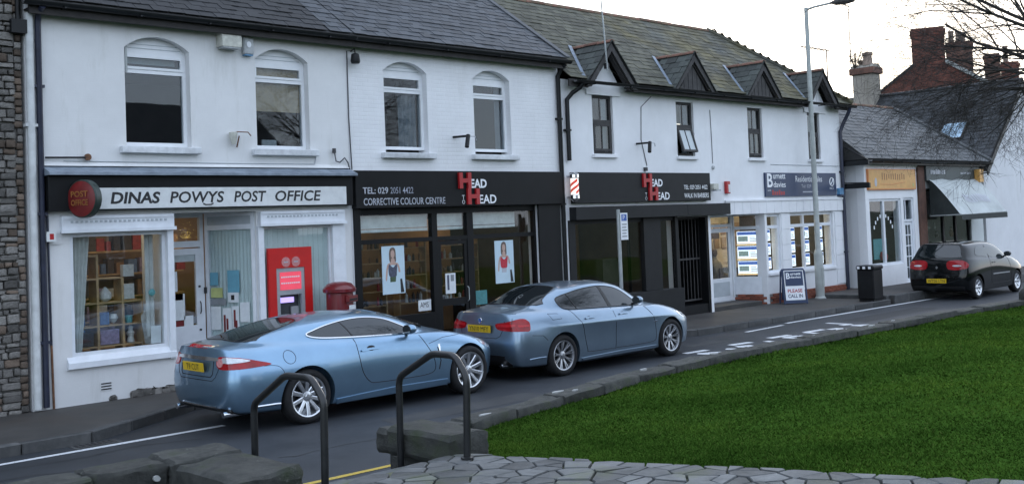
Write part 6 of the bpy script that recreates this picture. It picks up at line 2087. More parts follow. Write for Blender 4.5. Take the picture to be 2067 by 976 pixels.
for k in range(1, 5): lf.box(30.75, G + .062, .33 + k * .318, 31.08, G + .098, .36 + k * .318)
lf.box(30.90, G + .061, .33, 30.93, G + .099, 1.92)
lf.build('door_leaf', 'timber_white', d)
pane(d, 30.74, 31.09, .32, 1.93, G + .078, 'pane_dark'); pane(d, 30.64, 31.19, 2.08, 2.68, G + .08, 'pane_dark')
MB().box(30.78, G + .055, 2.09, 30.82, G + .11, 2.67).build('glazing_bar', 'timber_white', d)
# goods seen through the glass
for k in range(4):
    MB().box(28.62, G + .5, .95 + k * .27, 29.30, G + .7, .97 + k * .27).build('display_shelf', 'goods_white', yb_)
    for q in range(5): MB().box(28.66 + q * .13, G + .52, .972 + k * .27, 28.74 + q * .13, G + .6, 1.10 + k * .27).build('display_item', rr.choice(['goods_teal', 'goods_blue', 'goods_white', 'goods_teal']), yb_)
MB().box(29.5, G + .45, .95, 30.3, G + .47, 1.55).build('display_card', 'goods_teal', yb_)
MB().lathe([(0, 0), (.12, .03), (.14, .14), (.08, .26), (0, .28)], (29.95, G + .4, .9), 'z', 12).build('display_item', 'goods_red', yb_)

ab_ = thing('awning_shop', (34, G, .21), 'dark green fronted shop with drooping canvas awning', 'building')
wall_xz(rect(YX1 + .005, 36.25, 0, 3.80), [rect(32.0, 35.3, .22, 3.0)], G, .25).build('wall', 'side_grey', ab_)
MB().box(31.52, G - .06, .2, 31.98, G - .001, 3.70).build('pier', 'brick_dark', ab_)
fs_ = MB().box(31.95, G - .12, 3.24, 35.75, G - .001, 3.70).build('fascia', 'sign_bluegreen', ab_)
for (x, n_, h_) in ((32.25, 9, .14), (34.4, 7, .07)):
    for k in range(n_):
        MB().box(x + k * .115, G - .126, 3.44, x + k * .115 + rr.uniform(.04, .09), G - .1205, 3.44 + h_ * rr.uniform(.8, 1.1)).build('lettering', 'letter_dim', fs_)
MB().box(35.45, G - .3, 3.18, 35.75, G - .125, 3.60).build('lantern', 'sign_yellow', ab_)
MB().tube([(35.6, G - .3, 3.45), (35.75, G - .5, 3.5)], .02, 6).build('lantern_arm', 'gutter_black', ab_)
mb = MB(); frame(mb, 32.0, 35.3, .22, 3.0, G + .05, G + .13, .09, .5); mb.box(33.3, G + .05, .7, 33.4, G + .13, 2.9); mb.box(34.2, G + .05, .7, 34.3, G + .13, 2.9)
w = mb.build('shop_window', 'shop_charcoal', ab_)
pane(w, 32.08, 35.2, .7, 2.9, G + .09, 'pane')
for k in range(14):
    x = 32.3 + k * .2; h_ = rr.uniform(.12, .35)
    MB().lathe([(.05, 0), (.07, h_ * .4), (.03, h_ * .8), (.04, h_)], (x, G + .5 + rr.uniform(0, .4), 1.15 + (k % 3) * .28), 'z', 9).build('display_item', rr.choice(['goods_white', 'goods_brown', 'goods_dark', 'goods_white']), ab_)
MB().box(32.2, G + .35, 1.10, 35.1, G + .95, 1.14).build('display_shelf', 'shelf_wood', ab_)
MB().box(32.1, G + 2.2, .24, 36, G + 2.3, 3.4).build('partition', 'interior_dark', ab_)
# awning: curved canvas on two arms, with a hanging valance
aw = thing('shop_awning', (34, G - .5, 2.2), 'grey-green canvas awning pulled out over the dark green shop', 'awning')
def awn(s, x, half):
    """s 0 at the wall roller .. 1 at the front bar"""
    y = G - .12 - .92 * s; z_ = 3.27 - 1.10 * s ** 1.35 - (.05 * math.sin(PI * s)) + .02 * math.sin(x * 5)
    return (x, y, z_)
mb = MB(); nx, ns = 18, 10
for i in range(nx + 1):
    for j in range(ns + 1):
        mb.v.append(awn(j / ns, 32.10 + 3.45 * i / nx, 0))
for i in range(nx):
    for j in range(ns): mb.f.append((i * (ns + 1) + j, (i + 1) * (ns + 1) + j, (i + 1) * (ns + 1) + j + 1, i * (ns + 1) + j + 1))
mb.build('canvas', 'awning_cloth', aw, smooth='all')
for x in (32.10, 35.55):
    side = [awn(j / ns, x, 0) for j in range(ns + 1)]
    m2 = MB().add(side + [(x, G - .12, 2.10)], [tuple(range(ns + 2))])
    m2.build('side_cheek', 'awning_dark', aw)
    MB().tube([(x, G - .1, 2.15), awn(1, x, 0)], .02, 6).build('arm', 'galvanised', aw)
MB().tube([awn(1, 32.10, 0), awn(1, 35.55, 0)], .03, 8).build('front_bar', 'galvanised', aw)
v0, v1 = awn(1, 32.10, 0), awn(1, 35.55, 0)
MB().box(v0[0], v0[1] - .035, v0[2] - .16, v1[0], v0[1] - .03, v0[2]).build('valance', 'awning_dark', aw)
for k in range(11):
    x = 33.25 + k * .17
    p, q = awn(.52, x, 0), awn(.72, x, 0)
    MB().add([(x, p[1] - .01, p[2] + .012), (x + .10, p[1] - .01, p[2] + .012), (x + .10, q[1] - .01, q[2] + .012), (x, q[1] - .01, q[2] + .012)], [(0, 1, 2, 3)]).build('lettering', 'letter_dim', aw)
# shared slate roof over both low shops (belongs to the first)
LP_ = math.radians(39.5); EL = (14.62, 3.84); VLp = (0, math.cos(LP_), math.sin(LP_))
lvl = (17.0 - EL[0]) / math.cos(LP_); lrz = EL[1] + (17.0 - EL[0]) * math.tan(LP_)
mb = MB().add([(28.0, EL[0], EL[1]), (36.6, EL[0], EL[1]), (28.0, 17.0, lrz), (34.55, 17.0, lrz), (28.0, 19.4, EL[1]), (36.6, 19.4, EL[1])], [(0, 1, 3, 2), (1, 5, 3), (2, 3, 5, 4), (0, 2, 4), (0, 4, 5, 1)])
lr = mb.build('roof', 'roof_felt', yb_)
slate_roof(lr, (28.0, EL[0], EL[1]), (1, 0, 0), VLp, lvl, lambda v: (0, 8.6 - 2.05 * v / lvl), 'slate_grey', .27, .18, 300, 31)
ridge_tiles(lr, (28.0, 17.0, lrz), (34.55, 17.0, lrz), 'ridge_red', .5)
MB().tube([(34.45, 17.0, lrz + .03), (36.6, EL[0], EL[1] + .06)], .08, 8).build('hip_capping', 'slate_grey', lr)
MB().box(28.25, 14.64, 3.70, 36.5, 14.68, 3.83).build('fascia_board', 'gutter_black', yb_)
gutter(yb_, 28.2, 36.5, 14.57, 3.82)

# white gabled house beyond, roof slope with skylight
wg = thing('white_gabled_house', (40, 14.8, .21), 'big white gable-ended house with steep dark slate roof and skylight', 'building')
gx0, gxr, gze, gzr, gy = 36.35, 39.75, 3.78, 6.80, 14.80
MB().prism([(gx0, 0), (43.2, 0), (43.2, gze), (gxr, gzr - .05), (gx0, gze)], 'y', gy, 22.0).build('wall', 'far_white', wg)
mb = MB()
ov = .25
sl = Vector((gxr - gx0, 0, gzr - gze)).normalized()
lo = Vector((gx0, 0, gze)) - sl * ov
mb.add([(lo.x, gy - .18, lo.z + .02), (gxr, gy - .18, gzr + .02), (gxr, 22.3, gzr + .02), (lo.x, 22.3, lo.z + .02), (lo.x, gy - .18, lo.z - .08), (gxr, gy - .18, gzr - .10), (gxr, 22.3, gzr - .10), (lo.x, 22.3, lo.z - .08)],
       [(0, 3, 2, 1), (4, 5, 6, 7), (0, 1, 5, 4), (3, 7, 6, 2), (0, 4, 7, 3)])
wr = mb.build('roof', 'roof_felt', wg)
sl2 = Vector((-(43.2 - gxr), 0, gzr - gze)).normalized()
MB().add([(43.4, gy - .18, gze - .15), (gxr, gy - .18, gzr + .02), (gxr, 22.3, gzr + .02), (43.4, 22.3, gze - .15)], [(0, 1, 2, 3)]).build('roof_slope', 'slate_far', wg)
slate_roof(wr, (lo.x, 22.3, lo.z + .03), (0, -1, 0), sl, (Vector((gxr, 0, gzr)) - lo).length, lambda v: (0, 22.3 - gy + .18), 'slate_far', .28, .20, 300, 41)
ridge_tiles(wr, (gxr, gy - .18, gzr + .06), (gxr, 22.3, gzr + .06), 'slate_far', .45)
MB().prism([(lo.x, lo.z - .02), (gxr, gzr + .02), (gxr, gzr - .16), (lo.x + .05, lo.z - .2)], 'y', gy - .22, gy - .18).build('barge_board', 'gutter_black', wg)
# skylight in the slope
sn = Vector((-sl.z, 0, sl.x))
c0 = Vector((gx0, 15.9, gze)) + sl * 1.42 + sn * .09
def sk(u, v, n): return tuple(c0 + Vector((0, 1, 0)) * u + sl * v + sn * n)
mb = MB().add([sk(0, 0, 0), sk(.9, 0, 0), sk(.9, .95, 0), sk(0, .95, 0), sk(0, 0, -.08), sk(.9, 0, -.08), sk(.9, .95, -.08), sk(0, .95, -.08)], [(0, 1, 2, 3), (0, 4, 5, 1), (1, 5, 6, 2), (2, 6, 7, 3), (3, 7, 4, 0)])
so = mb.build('skylight', 'board_grey', wg)
MB().add([sk(.06, .06, .004), sk(.84, .06, .004), sk(.84, .89, .004), sk(.06, .89, .004)], [(0, 1, 2, 3)]).build('pane', 'skylight_glass', so)

# red-brick house behind, with its big gable stack
def pot(par, x, y, z, h_=.7, r_=.15, mat='clay_pot'):
    return MB().lathe([(r_ * 1.15, 0), (r_, .08), (r_ * .85, h_ - .12), (r_ * 1.05, h_ - .1), (r_ * 1.05, h_), (r_ * .75, h_), (r_ * .7, h_ - .1)], (x, y, z), 'z', 14, cap=False).build('chimney_pot', mat, par, smooth=0.8)
def brick_wall_mat(name, a, b_, mort):
    m, nt, b = new_mat(name)
    tc = N(nt, 'ShaderNodeTexCoord'); mp = N(nt, 'ShaderNodeMapping'); mp.inputs['Rotation'].default_value = (PI / 2, 0, 0)
    nt.links.new(tc.outputs['Object'], mp.inputs['Vector'])
    br = N(nt, 'ShaderNodeTexBrick'); br.inputs['Scale'].default_value = 1.0; br.inputs['Brick Width'].default_value = .23; br.inputs['Row Height'].default_value = .078; br.inputs['Mortar Size'].default_value = .007
    br.inputs['Color1'].default_value = (*a, 1); br.inputs['Color2'].default_value = (*b_, 1); br.inputs['Mortar'].default_value = (*mort, 1)
    nt.links.new(mp.outputs[0], br.inputs['Vector'])
    k = ramp(nt, noise_fac(nt, 1.5, 6, .65), [(.35, (.7, .7, .7)), (.7, (1.1, 1.1, 1.1))])
    nt.links.new(mix(nt, 1.0, br.outputs['Color'], k, 'MULTIPLY'), b.inputs['Base Color']); b.inputs['Roughness'].default_value = .9
brick_wall_mat('brick_far', (.13, .040, .028), (.19, .060, .040), (.12, .075, .058))
brick_wall_mat('brick_sooty', (.10, .048, .036), (.16, .075, .052), (.10, .075, .06))
def lbox(par, name, mat, *a): return MB().box(*a).build(name, mat, par, world=False)
def stack(par, x0, x1, z0, z1, d, mat, y0=0.0):
    o = lbox(par, 'stack', mat, x0, y0, z0, x1, y0 + d, z1)
    MB().box(x0 - .07, y0 - .07, z1 - .26, x1 + .07, y0 + d + .07, z1 - .12).build('oversail_course', mat, o, world=False)
    MB().box(x0 - .035, y0 - .035, z1 - .40, x1 + .035, y0 + d + .035, z1 - .262).build('oversail_course', mat, o, world=False)
    return o
def lpot(par, x, y, z, h_, r_):
    MB().lathe([(r_ * 1.15, 0), (r_, .08), (r_ * .85, h_ - .12), (r_ * 1.05, h_ - .1), (r_ * 1.05, h_), (r_ * .75, h_), (r_ * .7, h_ - .1)], (x, y, z), 'z', 14, cap=False).build('chimney_pot', 'clay_pot', par, world=False, smooth=0.8)
rb = thing('red_brick_house', (54.6, 24.88, 0), 'tall red-brick house gable with one massive brick stack behind the slate roofs', 'house', rz=math.radians(24.5 - 90))
MB().prism([(-2.9, 0), (3.8, 0), (3.8, 8.0), (1.1, 9.80), (-.75, 9.80), (-2.9, 8.20)], 'y', 0, 9).build('wall', 'brick_far', rb, world=False)
MB().prism([(-3.1, 8.02), (-3.1, 8.12), (-.6, 9.98), (-.6, 9.82)], 'y', -.12, 9.2).build('roof_slope', 'slate_far', rb, world=False)
MB().prism([(4.0, 7.84), (4.0, 8.06), (.95, 10.10), (.95, 9.86)], 'y', -.12, 9.2).build('roof_slope', 'lime_patch', rb, world=False)
stack(rb, -.66, .96, 9.4, 11.80, 1.0, 'brick_far', .01)
c2 = thing('chimney_stack', (60.75, 25.81, 0), 'dark brick chimney with three pots just right of the massive red stack', 'chimney', rz=math.radians(23.0 - 90))
stack(c2, -.61, .80, 6.0, 11.75, .9, 'brick_sooty')
for k, x in enumerate((-.30, .08, .30)): lpot(c2, x, .4, 11.72, .72 - .06 * k, .16)
c3 = thing('chimney_stack', (65.2, 25.48, 0), 'brick chimney with single pot behind bare branches at the far right', 'chimney', rz=math.radians(21.35 - 90))
stack(c3, -.60, .27, 6.0, 11.42, .8, 'brick_sooty'); stack(c3, .28, 1.25, 6.0, 10.85, .8, 'brick_far', .1); lpot(c3, .58, .4, 10.85, 1.0, .15)
MB().prism([(-2.5, 6.0), (2.2, 6.0), (2.2, 9.4), (.4, 10.2), (-2.5, 8.6)], 'y', .9, 6).build('house_end', 'brick_far', c3, world=False)
c4 = thing('chimney_stack', (39.52, 20.45, 0), 'cream rendered chimney with clay pot and a small bush growing from its top', 'chimney')
MB().box(39.15, 20.0, 4.5, 39.80, 20.85, 7.72).build('stack', 'chimney_render', c4, bevel=.02)
MB().box(39.06, 19.91, 7.72, 39.89, 20.94, 7.98).build('oversail_course', 'brick_sooty', c4, bevel=.02)
MB().prism([(39.10, 7.98), (39.85, 7.98), (39.62, 8.12), (39.32, 8.12)], 'y', 19.95, 20.9).build('flaunching', 'chimney_render', c4)
pot(c4, 39.42, 20.3, 8.08, .50, .20); pot(c4, 39.55, 20.62, 8.06, .26, .14)
bu = thing('chimney_shrub', (39.1, 20.7, 7.95), 'small bare shrub sprouting from the cream chimney', 'shrub')
rr = random.Random(21)
mb = MB()
for k in range(34):
    a = rr.uniform(0, 2 * PI); l = rr.uniform(.35, .95); s = rr.uniform(.1, .7)
    p0 = Vector((39.12, 20.7, 7.95)); p1 = p0 + Vector((math.cos(a) * s * l * .6, math.sin(a) * s * l * .6, l * .6)); p2 = p0 + Vector((math.cos(a + .3) * s * l, math.sin(a + .3) * s * l, l))
    mb.tube([p0, p1, p2], .01, 4, taper=[.012, .008, .004])
    for q in range(3):
        mb.tube([p1.lerp(p2, q / 3), p1.lerp(p2, q / 3) + Vector((rr.uniform(-.2, .2), rr.uniform(-.2, .2), rr.uniform(0, .2)))], .004, 3)
mb.build('twigs', 'shrub_twig', bu)
# house with clay ridge seen between, left of the cream chimney
rh = thing('rear_cottage', (36, 20.5, 0), 'low slate-roofed cottage with red clay ridge behind the shops', 'house')
MB().box(30.5, 19.3, 0, 39.0, 24, 4.9).build('wall', 'chimney_render', rh)
MB().prism([(19.1, 4.9), (20.4, 6.30), (23.9, 4.9)], 'x', 30.4, 39.1).build('roof', 'slate_far', rh)
ridge_tiles(rh, (30.4, 20.4, 6.32), (39.1, 20.4, 6.32), 'ridge_red', .5)
# ---------------------------------------------------------------- street furniture, signs and other things
# round red sign on the post office
o = thing('round_sign', (6.14, F - .32, 3.02), 'round red post office sign with dark green rim on the dark fascia', 'sign')
T = Matrix.Translation((6.14, F - .34, 3.02)) @ Matrix.Rotation(math.radians(-66), 4, 'Z')
MB().lathe([(.255, -.055), (.27, -.04), (.27, .055), (.255, .07)], (0, 0, 0), 'y', 36).xf(T).build('rim', 'sign_green', o, smooth=0.6)
MB().lathe([(0.0, -.085), (.12, -.08), (.20, -.07), (.25, -.056)], (0, 0, 0), 'y', 36, cap=False).xf(T).build('face', 'sign_red_dark', o, smooth=0.9)
for (t, z_, w_) in (('POST', .025, .30), ('OFFICE', -.095, .30)):
    me = fit_text(text_mesh(t, .1, 'sign_gold', bold=.002), w_, .085)
    for v in me.vertices: v.co = T @ Vector((v.co.x - w_ / 2, -.091, v.co.y + z_))
    mesh_obj('lettering', me, o, True)
MB().box(6.08, F - .30, 2.99, 6.20, F - .16, 3.05).build('bracket', 'gutter_black', o)
# cash machine
o = thing('cash_machine', (9.62, F, .6), 'red cash machine surround with grey fascia and lit screen in post office window', 'cash machine')
AY = F - .02
mb = MB(); frame(mb, 9.21, 10.03, .62, 2.19, AY - .06, AY, .14, .3); mb.box(9.35, AY - .06, 1.86, 9.89, AY, 2.05)
mb.build('surround', 'atm_red', o)
mb = MB(); frame(mb, 9.352, 9.888, .925, 1.858, AY - .045, AY + .0, .065); mb.box(9.417, AY - .045, 1.42, 9.823, AY, 1.50)
mb.build('fascia', 'atm_grey', o)
MB().box(9.417, AY - .05, 1.502, 9.823, AY - .01, 1.79).build('header_panel', 'atm_pink', o)
for z_ in (1.70, 1.60):
    for k in range(9): MB().box(9.44 + k * .040, AY - .053, z_, 9.467 + k * .040, AY - .0505, z_ + .022).build('lettering', 'letter_white', o)
MB().box(9.417, AY + .06, .99, 9.823, AY + .07, 1.42).build('recess_back', 'atm_dark', o)
MB().box(9.42, AY + .03, 1.29, 9.72, AY + .045, 1.375).build('screen', 'screen_violet', o)
MB().box(9.44, AY + .0, 1.02, 9.62, AY + .05, 1.10).build('keypad', 'atm_grey', o)
MB().box(9.66, AY + .02, 1.05, 9.80, AY + .05, 1.22).build('card_slot', 'atm_grey', o)
for x in (9.53, 9.72):
    MB().prism(ellipse(x, 1.955, .082, .082, 22), 'y', AY - .066, AY - .0605).build('roundel', 'lamp_pink', o)
    MB().box(x - .04, AY - .069, 1.945, x + .04, AY - .0662, 1.965).build('roundel_mark', 'letter_dim', o)
# pillar box
o = thing('post_box', (10.33, 14.88, .12), 'weathered red pillar box with white notice, standing by the salon', 'post box')
bx, by = 10.33, 14.88
MB().lathe([(.25, .12), (.25, .20), (.225, .22), (.225, 1.40), (.235, 1.41)], (bx, by, 0), 'z', 28).build('body', 'post_box_red', o, smooth=0.6)
MB().lathe([(.235, 1.405), (.275, 1.42), (.28, 1.47), (.255, 1.50), (.20, 1.555), (.10, 1.585), (0.0, 1.59)], (bx, by, 0), 'z', 28).build('cap', 'post_box_red', o, smooth=0.7)
T = Matrix.Translation((bx, by, 0)) @ Matrix.Rotation(math.radians(24), 4, 'Z')
MB().box(-.15, -.262, 1.25, .15, -.20, 1.36).xf(T).build('slot_hood', 'post_box_red', o, bevel=.01)
MB().box(-.12, -.266, 1.275, .12, -.2625, 1.31).xf(T).build('slot', 'seam', o)
MB().box(-.09, -.240, .98, .09, -.226, 1.20).xf(T).build('notice', 'paper', o)
MB().box(-.16, -.234, .40, .16, -.222, .92).xf(T).build('collection_door', 'post_box_red', o)
# fittings high on the white walls
o = thing('alarm_box', (8.60, F - .1, 5.5), 'cream alarm box with open underside below the post office gutter', 'alarm box')
MB().prism([(F - .20, 5.40), (F - .20, 5.56), (F - .12, 5.63), (F - .001, 5.63), (F - .001, 5.40)], 'x', 8.44, 8.78).build('housing', 'box_cream', o)
MB().box(8.46, F - .19, 5.375, 8.76, F - .01, 5.399).build('base', 'box_grey', o)
o = thing('alarm_box', (8.95, F - .05, 5.4), 'narrow grey alarm box beside the cream one under the gutter', 'alarm box')
MB().box(8.88, F - .09, 5.32, 9.06, F - .001, 5.60).build('housing', 'box_grey', o, bevel=.015)
MB().box(8.90, F - .092, 5.30, 9.04, F - .0, 5.318).build('strobe', 'alarm_blue', o)
MB().prism(ellipse(8.97, 5.48, .04, .05, 14), 'y', F - .096, F - .0905).build('emblem', 'letter_white', o)
o = thing('security_lamp', (11.02, F - .1, 5.4), 'black lantern hanging from a bracket at the join of the two roofs', 'lamp')
MB().tube([(11.02, F - .01, 5.55), (11.02, F - .12, 5.58), (11.02, F - .14, 5.50)], .012, 6).build('bracket', 'gutter_black', o)
MB().lathe([(.03, 5.50), (.07, 5.48), (.085, 5.36), (.07, 5.32), (0.0, 5.31)], (11.02, F - .14, 0), 'z', 12).build('shade', 'gutter_black', o, smooth=0.6)
o = thing('broken_lamp', (8.66, F - .1, 3.95), 'rusty broken lamp bracket between the two post office windows', 'lamp')
MB().lathe([(.03, 3.86), (.065, 4.0), (.07, 4.05), (.05, 4.06)], (8.64, F - .09, 0), 'z', 10).build('cup', 'box_cream', o)
MB().tube([(8.64, F - .001, 4.05), (8.70, F - .12, 4.06), (8.84, F - .20, 4.05), (8.88, F - .22, 3.99)], .010, 6).build('arm', 'rust', o)
MB().tube([(8.72, F - .05, 3.82), (8.74, F - .10, 4.0)], .012, 5).build('stay', 'rust', o)
o = thing('dangling_cable', (10.7, F - .05, 3.6), 'loose black cable end curling on the wall above the post office ledge', 'cable')
MB().tube([(10.58, F - .05, 3.78), (10.60, F - .06, 3.62), (10.68, F - .06, 3.60), (10.78, F - .06, 3.68), (10.86, F - .04, 3.60), (10.90, F - .04, 3.46)], .011, 6).build('flex', 'cable', o)
MB().box(10.55, F - .07, 3.76, 10.60, F - .03, 3.84).build('plug', 'cable', o)
for (x, lab) in ((13.42, 'black sign spotlight on an arm between the two salon windows'), (18.86, 'black sign spotlight on the wall above the barber sign')):
    o = thing('sign_spotlight', (x, F - .2, 4.1), lab, 'lamp', 'spotlights above the shop signs')
    MB().tube([(x - .10, F - .001, 4.11), (x + .02, F - .25, 4.115)], .022, 8).build('arm', 'gutter_black', o)
    MB().tube([(x + .04, F - .28, 4.13), (x - .06, F - .34, 3.90)], .042, 10).build('lamp_head', 'gutter_black', o)
    MB().tube([(x + .02, F - .25, 4.115), (x + .26, F - .24, 4.11), (x + .30, F - .22, 4.04)], .008, 5).build('cable', 'cable_white', o)
o = thing('alarm_box', (22.16, F - .05, 3.05), 'red and white alarm box on the wall beside the barber sign', 'alarm box')
MB().box(22.08, F - .08, 2.96, 22.24, F - .001, 3.26).build('housing', 'sign_red', o, bevel=.01)
MB().box(22.15, F - .084, 2.99, 22.23, F - .0805, 3.18).build('cover', 'sign_white', o)
o = thing('floodlight', (21.5, F - .1, 3.1), 'small cream floodlight fixed at the end of the barber sign', 'lamp')
MB().box(21.37, F - .20, 3.06, 21.58, F - .05, 3.20).build('housing', 'box_cream', o, bevel=.01)
MB().box(21.40, F - .24, 3.02, 21.60, F - .10, 3.058).build('lens', 'box_grey', o)
MB().tube([(21.5, F - .05, 3.1), (21.5, F, 3.1)], .02, 6).build('arm', 'box_grey', o)
o = thing('alarm_box', (27.62, F - .05, 3.0), 'small blue alarm box at the end of the navy sign', 'alarm box')
MB().box(27.52, F - .10, 2.88, 27.74, F - .001, 3.06).build('housing', 'alarm_blue', o, bevel=.01)
MB().box(27.52, F - .11, 2.84, 27.74, F - .001, 2.878).build('base', 'sign_navy', o)
# estate agent sign
o = thing('shop_sign', (25.6, F - .03, 3.1), 'navy sign board with white lettering and red word above the estate agent', 'sign')
MB().box(23.85, F - .05, 2.86, 27.42, F - .001, 3.48).build('board', 'sign_navy', o)
sy = F - .052
facade_text('B', 23.93, 3.10, .26, .36, sy, 'letter_white', o, bold=.006)
facade_text('urnett', 24.22, 3.32, .58, .13, sy, 'letter_white', o, bold=.003)
facade_text('davies', 24.22, 3.10, .58, .15, sy, 'letter_white', o, bold=.003)
facade_text('with', 23.93, 3.00, .16, .05, sy, 'letter_white', o)
for k in range(6): MB().box(24.14 + k * .105, sy - .001, 2.90, 24.21 + k * .105, sy + .001, 3.03 if k in (0, 3) else 2.99).build('lettering', 'sign_red', o)
facade_text('Residential Sales', 25.30, 3.24, 1.36, .16, sy, 'letter_white', o)
facade_text('Tel: 029 2051', 25.58, 3.08, .82, .09, sy, 'letter_dim', o)
MB().box(25.64, sy - .001, 2.955, 26.42, sy + .001, 2.985).build('lettering', 'letter_dim', o)
MB().prism(ellipse(27.18, 3.24, .13, .12, 20), 'y', sy - .001, sy + .001).build('emblem', 'letter_white', o)
MB().prism(ellipse(27.18, 3.24, .085, .10, 20), 'y', sy - .003, sy - .0015).build('emblem_field', 'sign_navy', o)
MB().tube([(27.10, sy - .004, 3.15), (27.19, sy - .004, 3.24), (27.26, sy - .004, 3.33)], .014, 5).build('emblem_leaf', 'letter_white', o)
facade_text('RICS', 27.06, 3.03, .22, .06, sy, 'letter_white', o)
# two dark projecting boards by the downpipe
for (z_, lab) in ((3.74, 'upper black projecting board on struts beside the corner downpipe'), (3.10, 'lower black projecting board beside the corner downpipe')):
    o = thing('projecting_board', (27.9, F - .4, z_), lab, 'sign board', 'dark boards by the downpipe')
    MB().box(27.84, F - .82, z_ - .07, 27.93, F + .0, z_ + .07).build('board', 'gutter_black', o, bevel=.006)
    MB().tube([(27.885, F - .80, z_ + .07), (27.885, F - .02, z_ + .52 if z_ > 3.5 else z_ + .10)], .018, 6).build('stay', 'gutter_black', o)
# barber pole
o = thing('barber_pole', (16.38, F - .22, 3.1), 'lit red and white striped barber pole with chrome caps', 'barber pole')
px_, py_ = 16.40, F - .24
MB().lathe([(.085, 2.98), (.085, 3.32)], (px_, py_, 0), 'z', 24).build('tube', 'pole_white', o, smooth=0.6)
for s in range(3):
    mb = MB(); n = 16
    for i in range(n + 1):
        for dz in (0, .062):
            a = 2 * PI * (i / n) * .75 + s * 2 * PI / 3; z_ = 2.985 + .27 * i / n + dz
            mb.v.append((px_ + .0865 * math.cos(a), py_ + .0865 * math.sin(a), min(z_, 3.318)))
    for i in range(n): mb.f.append((2 * i, 2 * i + 2, 2 * i + 3, 2 * i + 1))
    mb.build('stripe', 'pole_red', o, smooth='all')
MB().lathe([(.09, 3.32), (.10, 3.33), (.10, 3.40), (.07, 3.43), (0, 3.45)], (px_, py_, 0), 'z', 24).build('cap', 'chrome', o, smooth=0.6)
MB().lathe([(0.0, 2.83), (.05, 2.84), (.10, 2.90), (.10, 2.97), (.09, 2.98)], (px_, py_, 0), 'z', 24).build('cap', 'chrome', o, smooth=0.6)
for z_ in (2.93, 3.36): MB().box(px_ - .03, py_ + .08, z_ - .02, px_ + .03, F - .05, z_ + .02).build('bracket', 'chrome', o)
# posters of models in the salon windows
def poster(x0, x1, z0, z1, dress, lab, flip):
    y = SY + .044
    o = thing('window_poster', ((x0 + x1) / 2, y, z0), lab, 'poster')
    MB().box(x0, y - .003, z0, x1, y, z1).build('sheet', 'poster_sky', o)
    W, H = x1 - x0, z1 - z0
    def S(pts, mat, k, name):
        P = [((x0 + W * (1 - a if flip else a)), z0 + H * b_) for a, b_ in pts]
        MB().prism(P, 'y', y - .0035 - k * .0006, y - .0032).build(name, mat, o)
    S(_catmull([(.36, .93), (.50, .97), (.60, .92), (.62, .78), (.60, .66), (.36, .66), (.32, .80)], 4), 'hair_print', 1, 'hair')
    S(ellipse(.48, .83, .085, .085, 16), 'skin_print', 2, 'face')
    S(_catmull([(.42, .74), (.54, .74), (.58, .66), (.72, .62), (.80, .46), (.72, .46), (.66, .58), (.30, .58), (.20, .30), (.14, .32), (.22, .60), (.38, .66)], 3), 'skin_print', 3, 'shoulders')
    S(_catmull([(.30, .62), (.44, .56), (.52, .56), (.66, .62), (.64, .44), (.60, .36), (.34, .36), (.28, .46)], 3), dress, 4, 'top')
    S([(.34, .355), (.60, .355), (.58, .25), (.34, .25)], 'dress_green' if dress != 'red_print' else 'letter_dim', 4, 'skirt')
    S([(.78, .30), (.86, .31), (.95, .02), (.80, .02)], 'print_black', 4, 'product')
poster(11.62, 12.13, 1.26, 2.12, 'dress_print', 'pale blue poster of a woman in a dark top, left salon window', False)
poster(14.38, 14.89, 1.27, 2.11, 'red_print', 'pale blue poster of a woman in a red top, right salon window', False)
# post office window display: wooden cube shelves and goods
o = thing('display_shelves', (6.75, F + .55, .8), 'pale wooden cube shelving inside the left post office window', 'shelves')
mb_y0, mb_y1 = F + .42, F + .70
shx = [6.25, 6.62, 7.00, 7.30]; shz = [.86, 1.16, 1.50, 1.86, 2.20]
for x in shx:
    MB().box(x - .018, mb_y0, .80, x + .018, mb_y1, {6.25: 1.86, 6.62: 2.22, 7.00: 1.86, 7.30: 1.52}[x]).build('upright', 'shelf_wood', o)
for z_ in shz[:-1]:
    xa, xb = 6.10, (7.32 if z_ < 1.6 else 7.0)
    MB().box(xa, mb_y0 + .004, z_ - .012, xb, mb_y1 - .004, z_ + .012).build('shelf', 'shelf_wood', o)
MB().box(6.10, mb_y0 + .004, 2.188, 6.62, mb_y1 - .004, 2.212).build('shelf', 'shelf_wood', o)
MB().box(6.06, F + .15, .74, 7.50, F + 1.0, .80).build('window_bed', 'shelf_wood', o)
G_ = 'goods in the post office window'
def good(name, label, cat, mb, mat, bevel=.004):
    mb.build(name, mat, bevel=bevel, label=label, cat=cat, group=G_)
gy = F + .46
good('gift_box', 'grey boxed frame on the upper shelf of the window display', 'box', MB().box(7.03, gy, 1.87, 7.20, gy + .1, 2.05), 'goods_white')
good('gift_box', 'small grey boxed frame on the middle shelf of the window display', 'box', MB().box(7.03, gy, 1.53, 7.20, gy + .1, 1.76), 'goods_white')
good('vase', 'dark round vase on top of the window shelving', 'vase', MB().lathe([(.05, 2.215), (.09, 2.27), (.07, 2.36), (.03, 2.40), (.05, 2.43)], (6.45, gy + .1, 0), 'z', 14), 'goods_dark', 0)
good('toy_box', 'lilac box at the bottom of the window shelving', 'box', MB().box(6.66, gy, .88, 6.95, gy + .12, 1.10), 'goods_lilac')
good('mug', 'teal mug on the second shelf of the window display', 'mug', MB().lathe([(.05, 1.175), (.06, 1.28), (.055, 1.28), (.045, 1.19)], (7.12, gy + .05, 0), 'z', 14, cap=False), 'goods_teal', 0)
good('gift_box', 'blue box on the second shelf of the window display', 'box', MB().box(6.66, gy, 1.175, 6.80, gy + .1, 1.36), 'goods_blue')
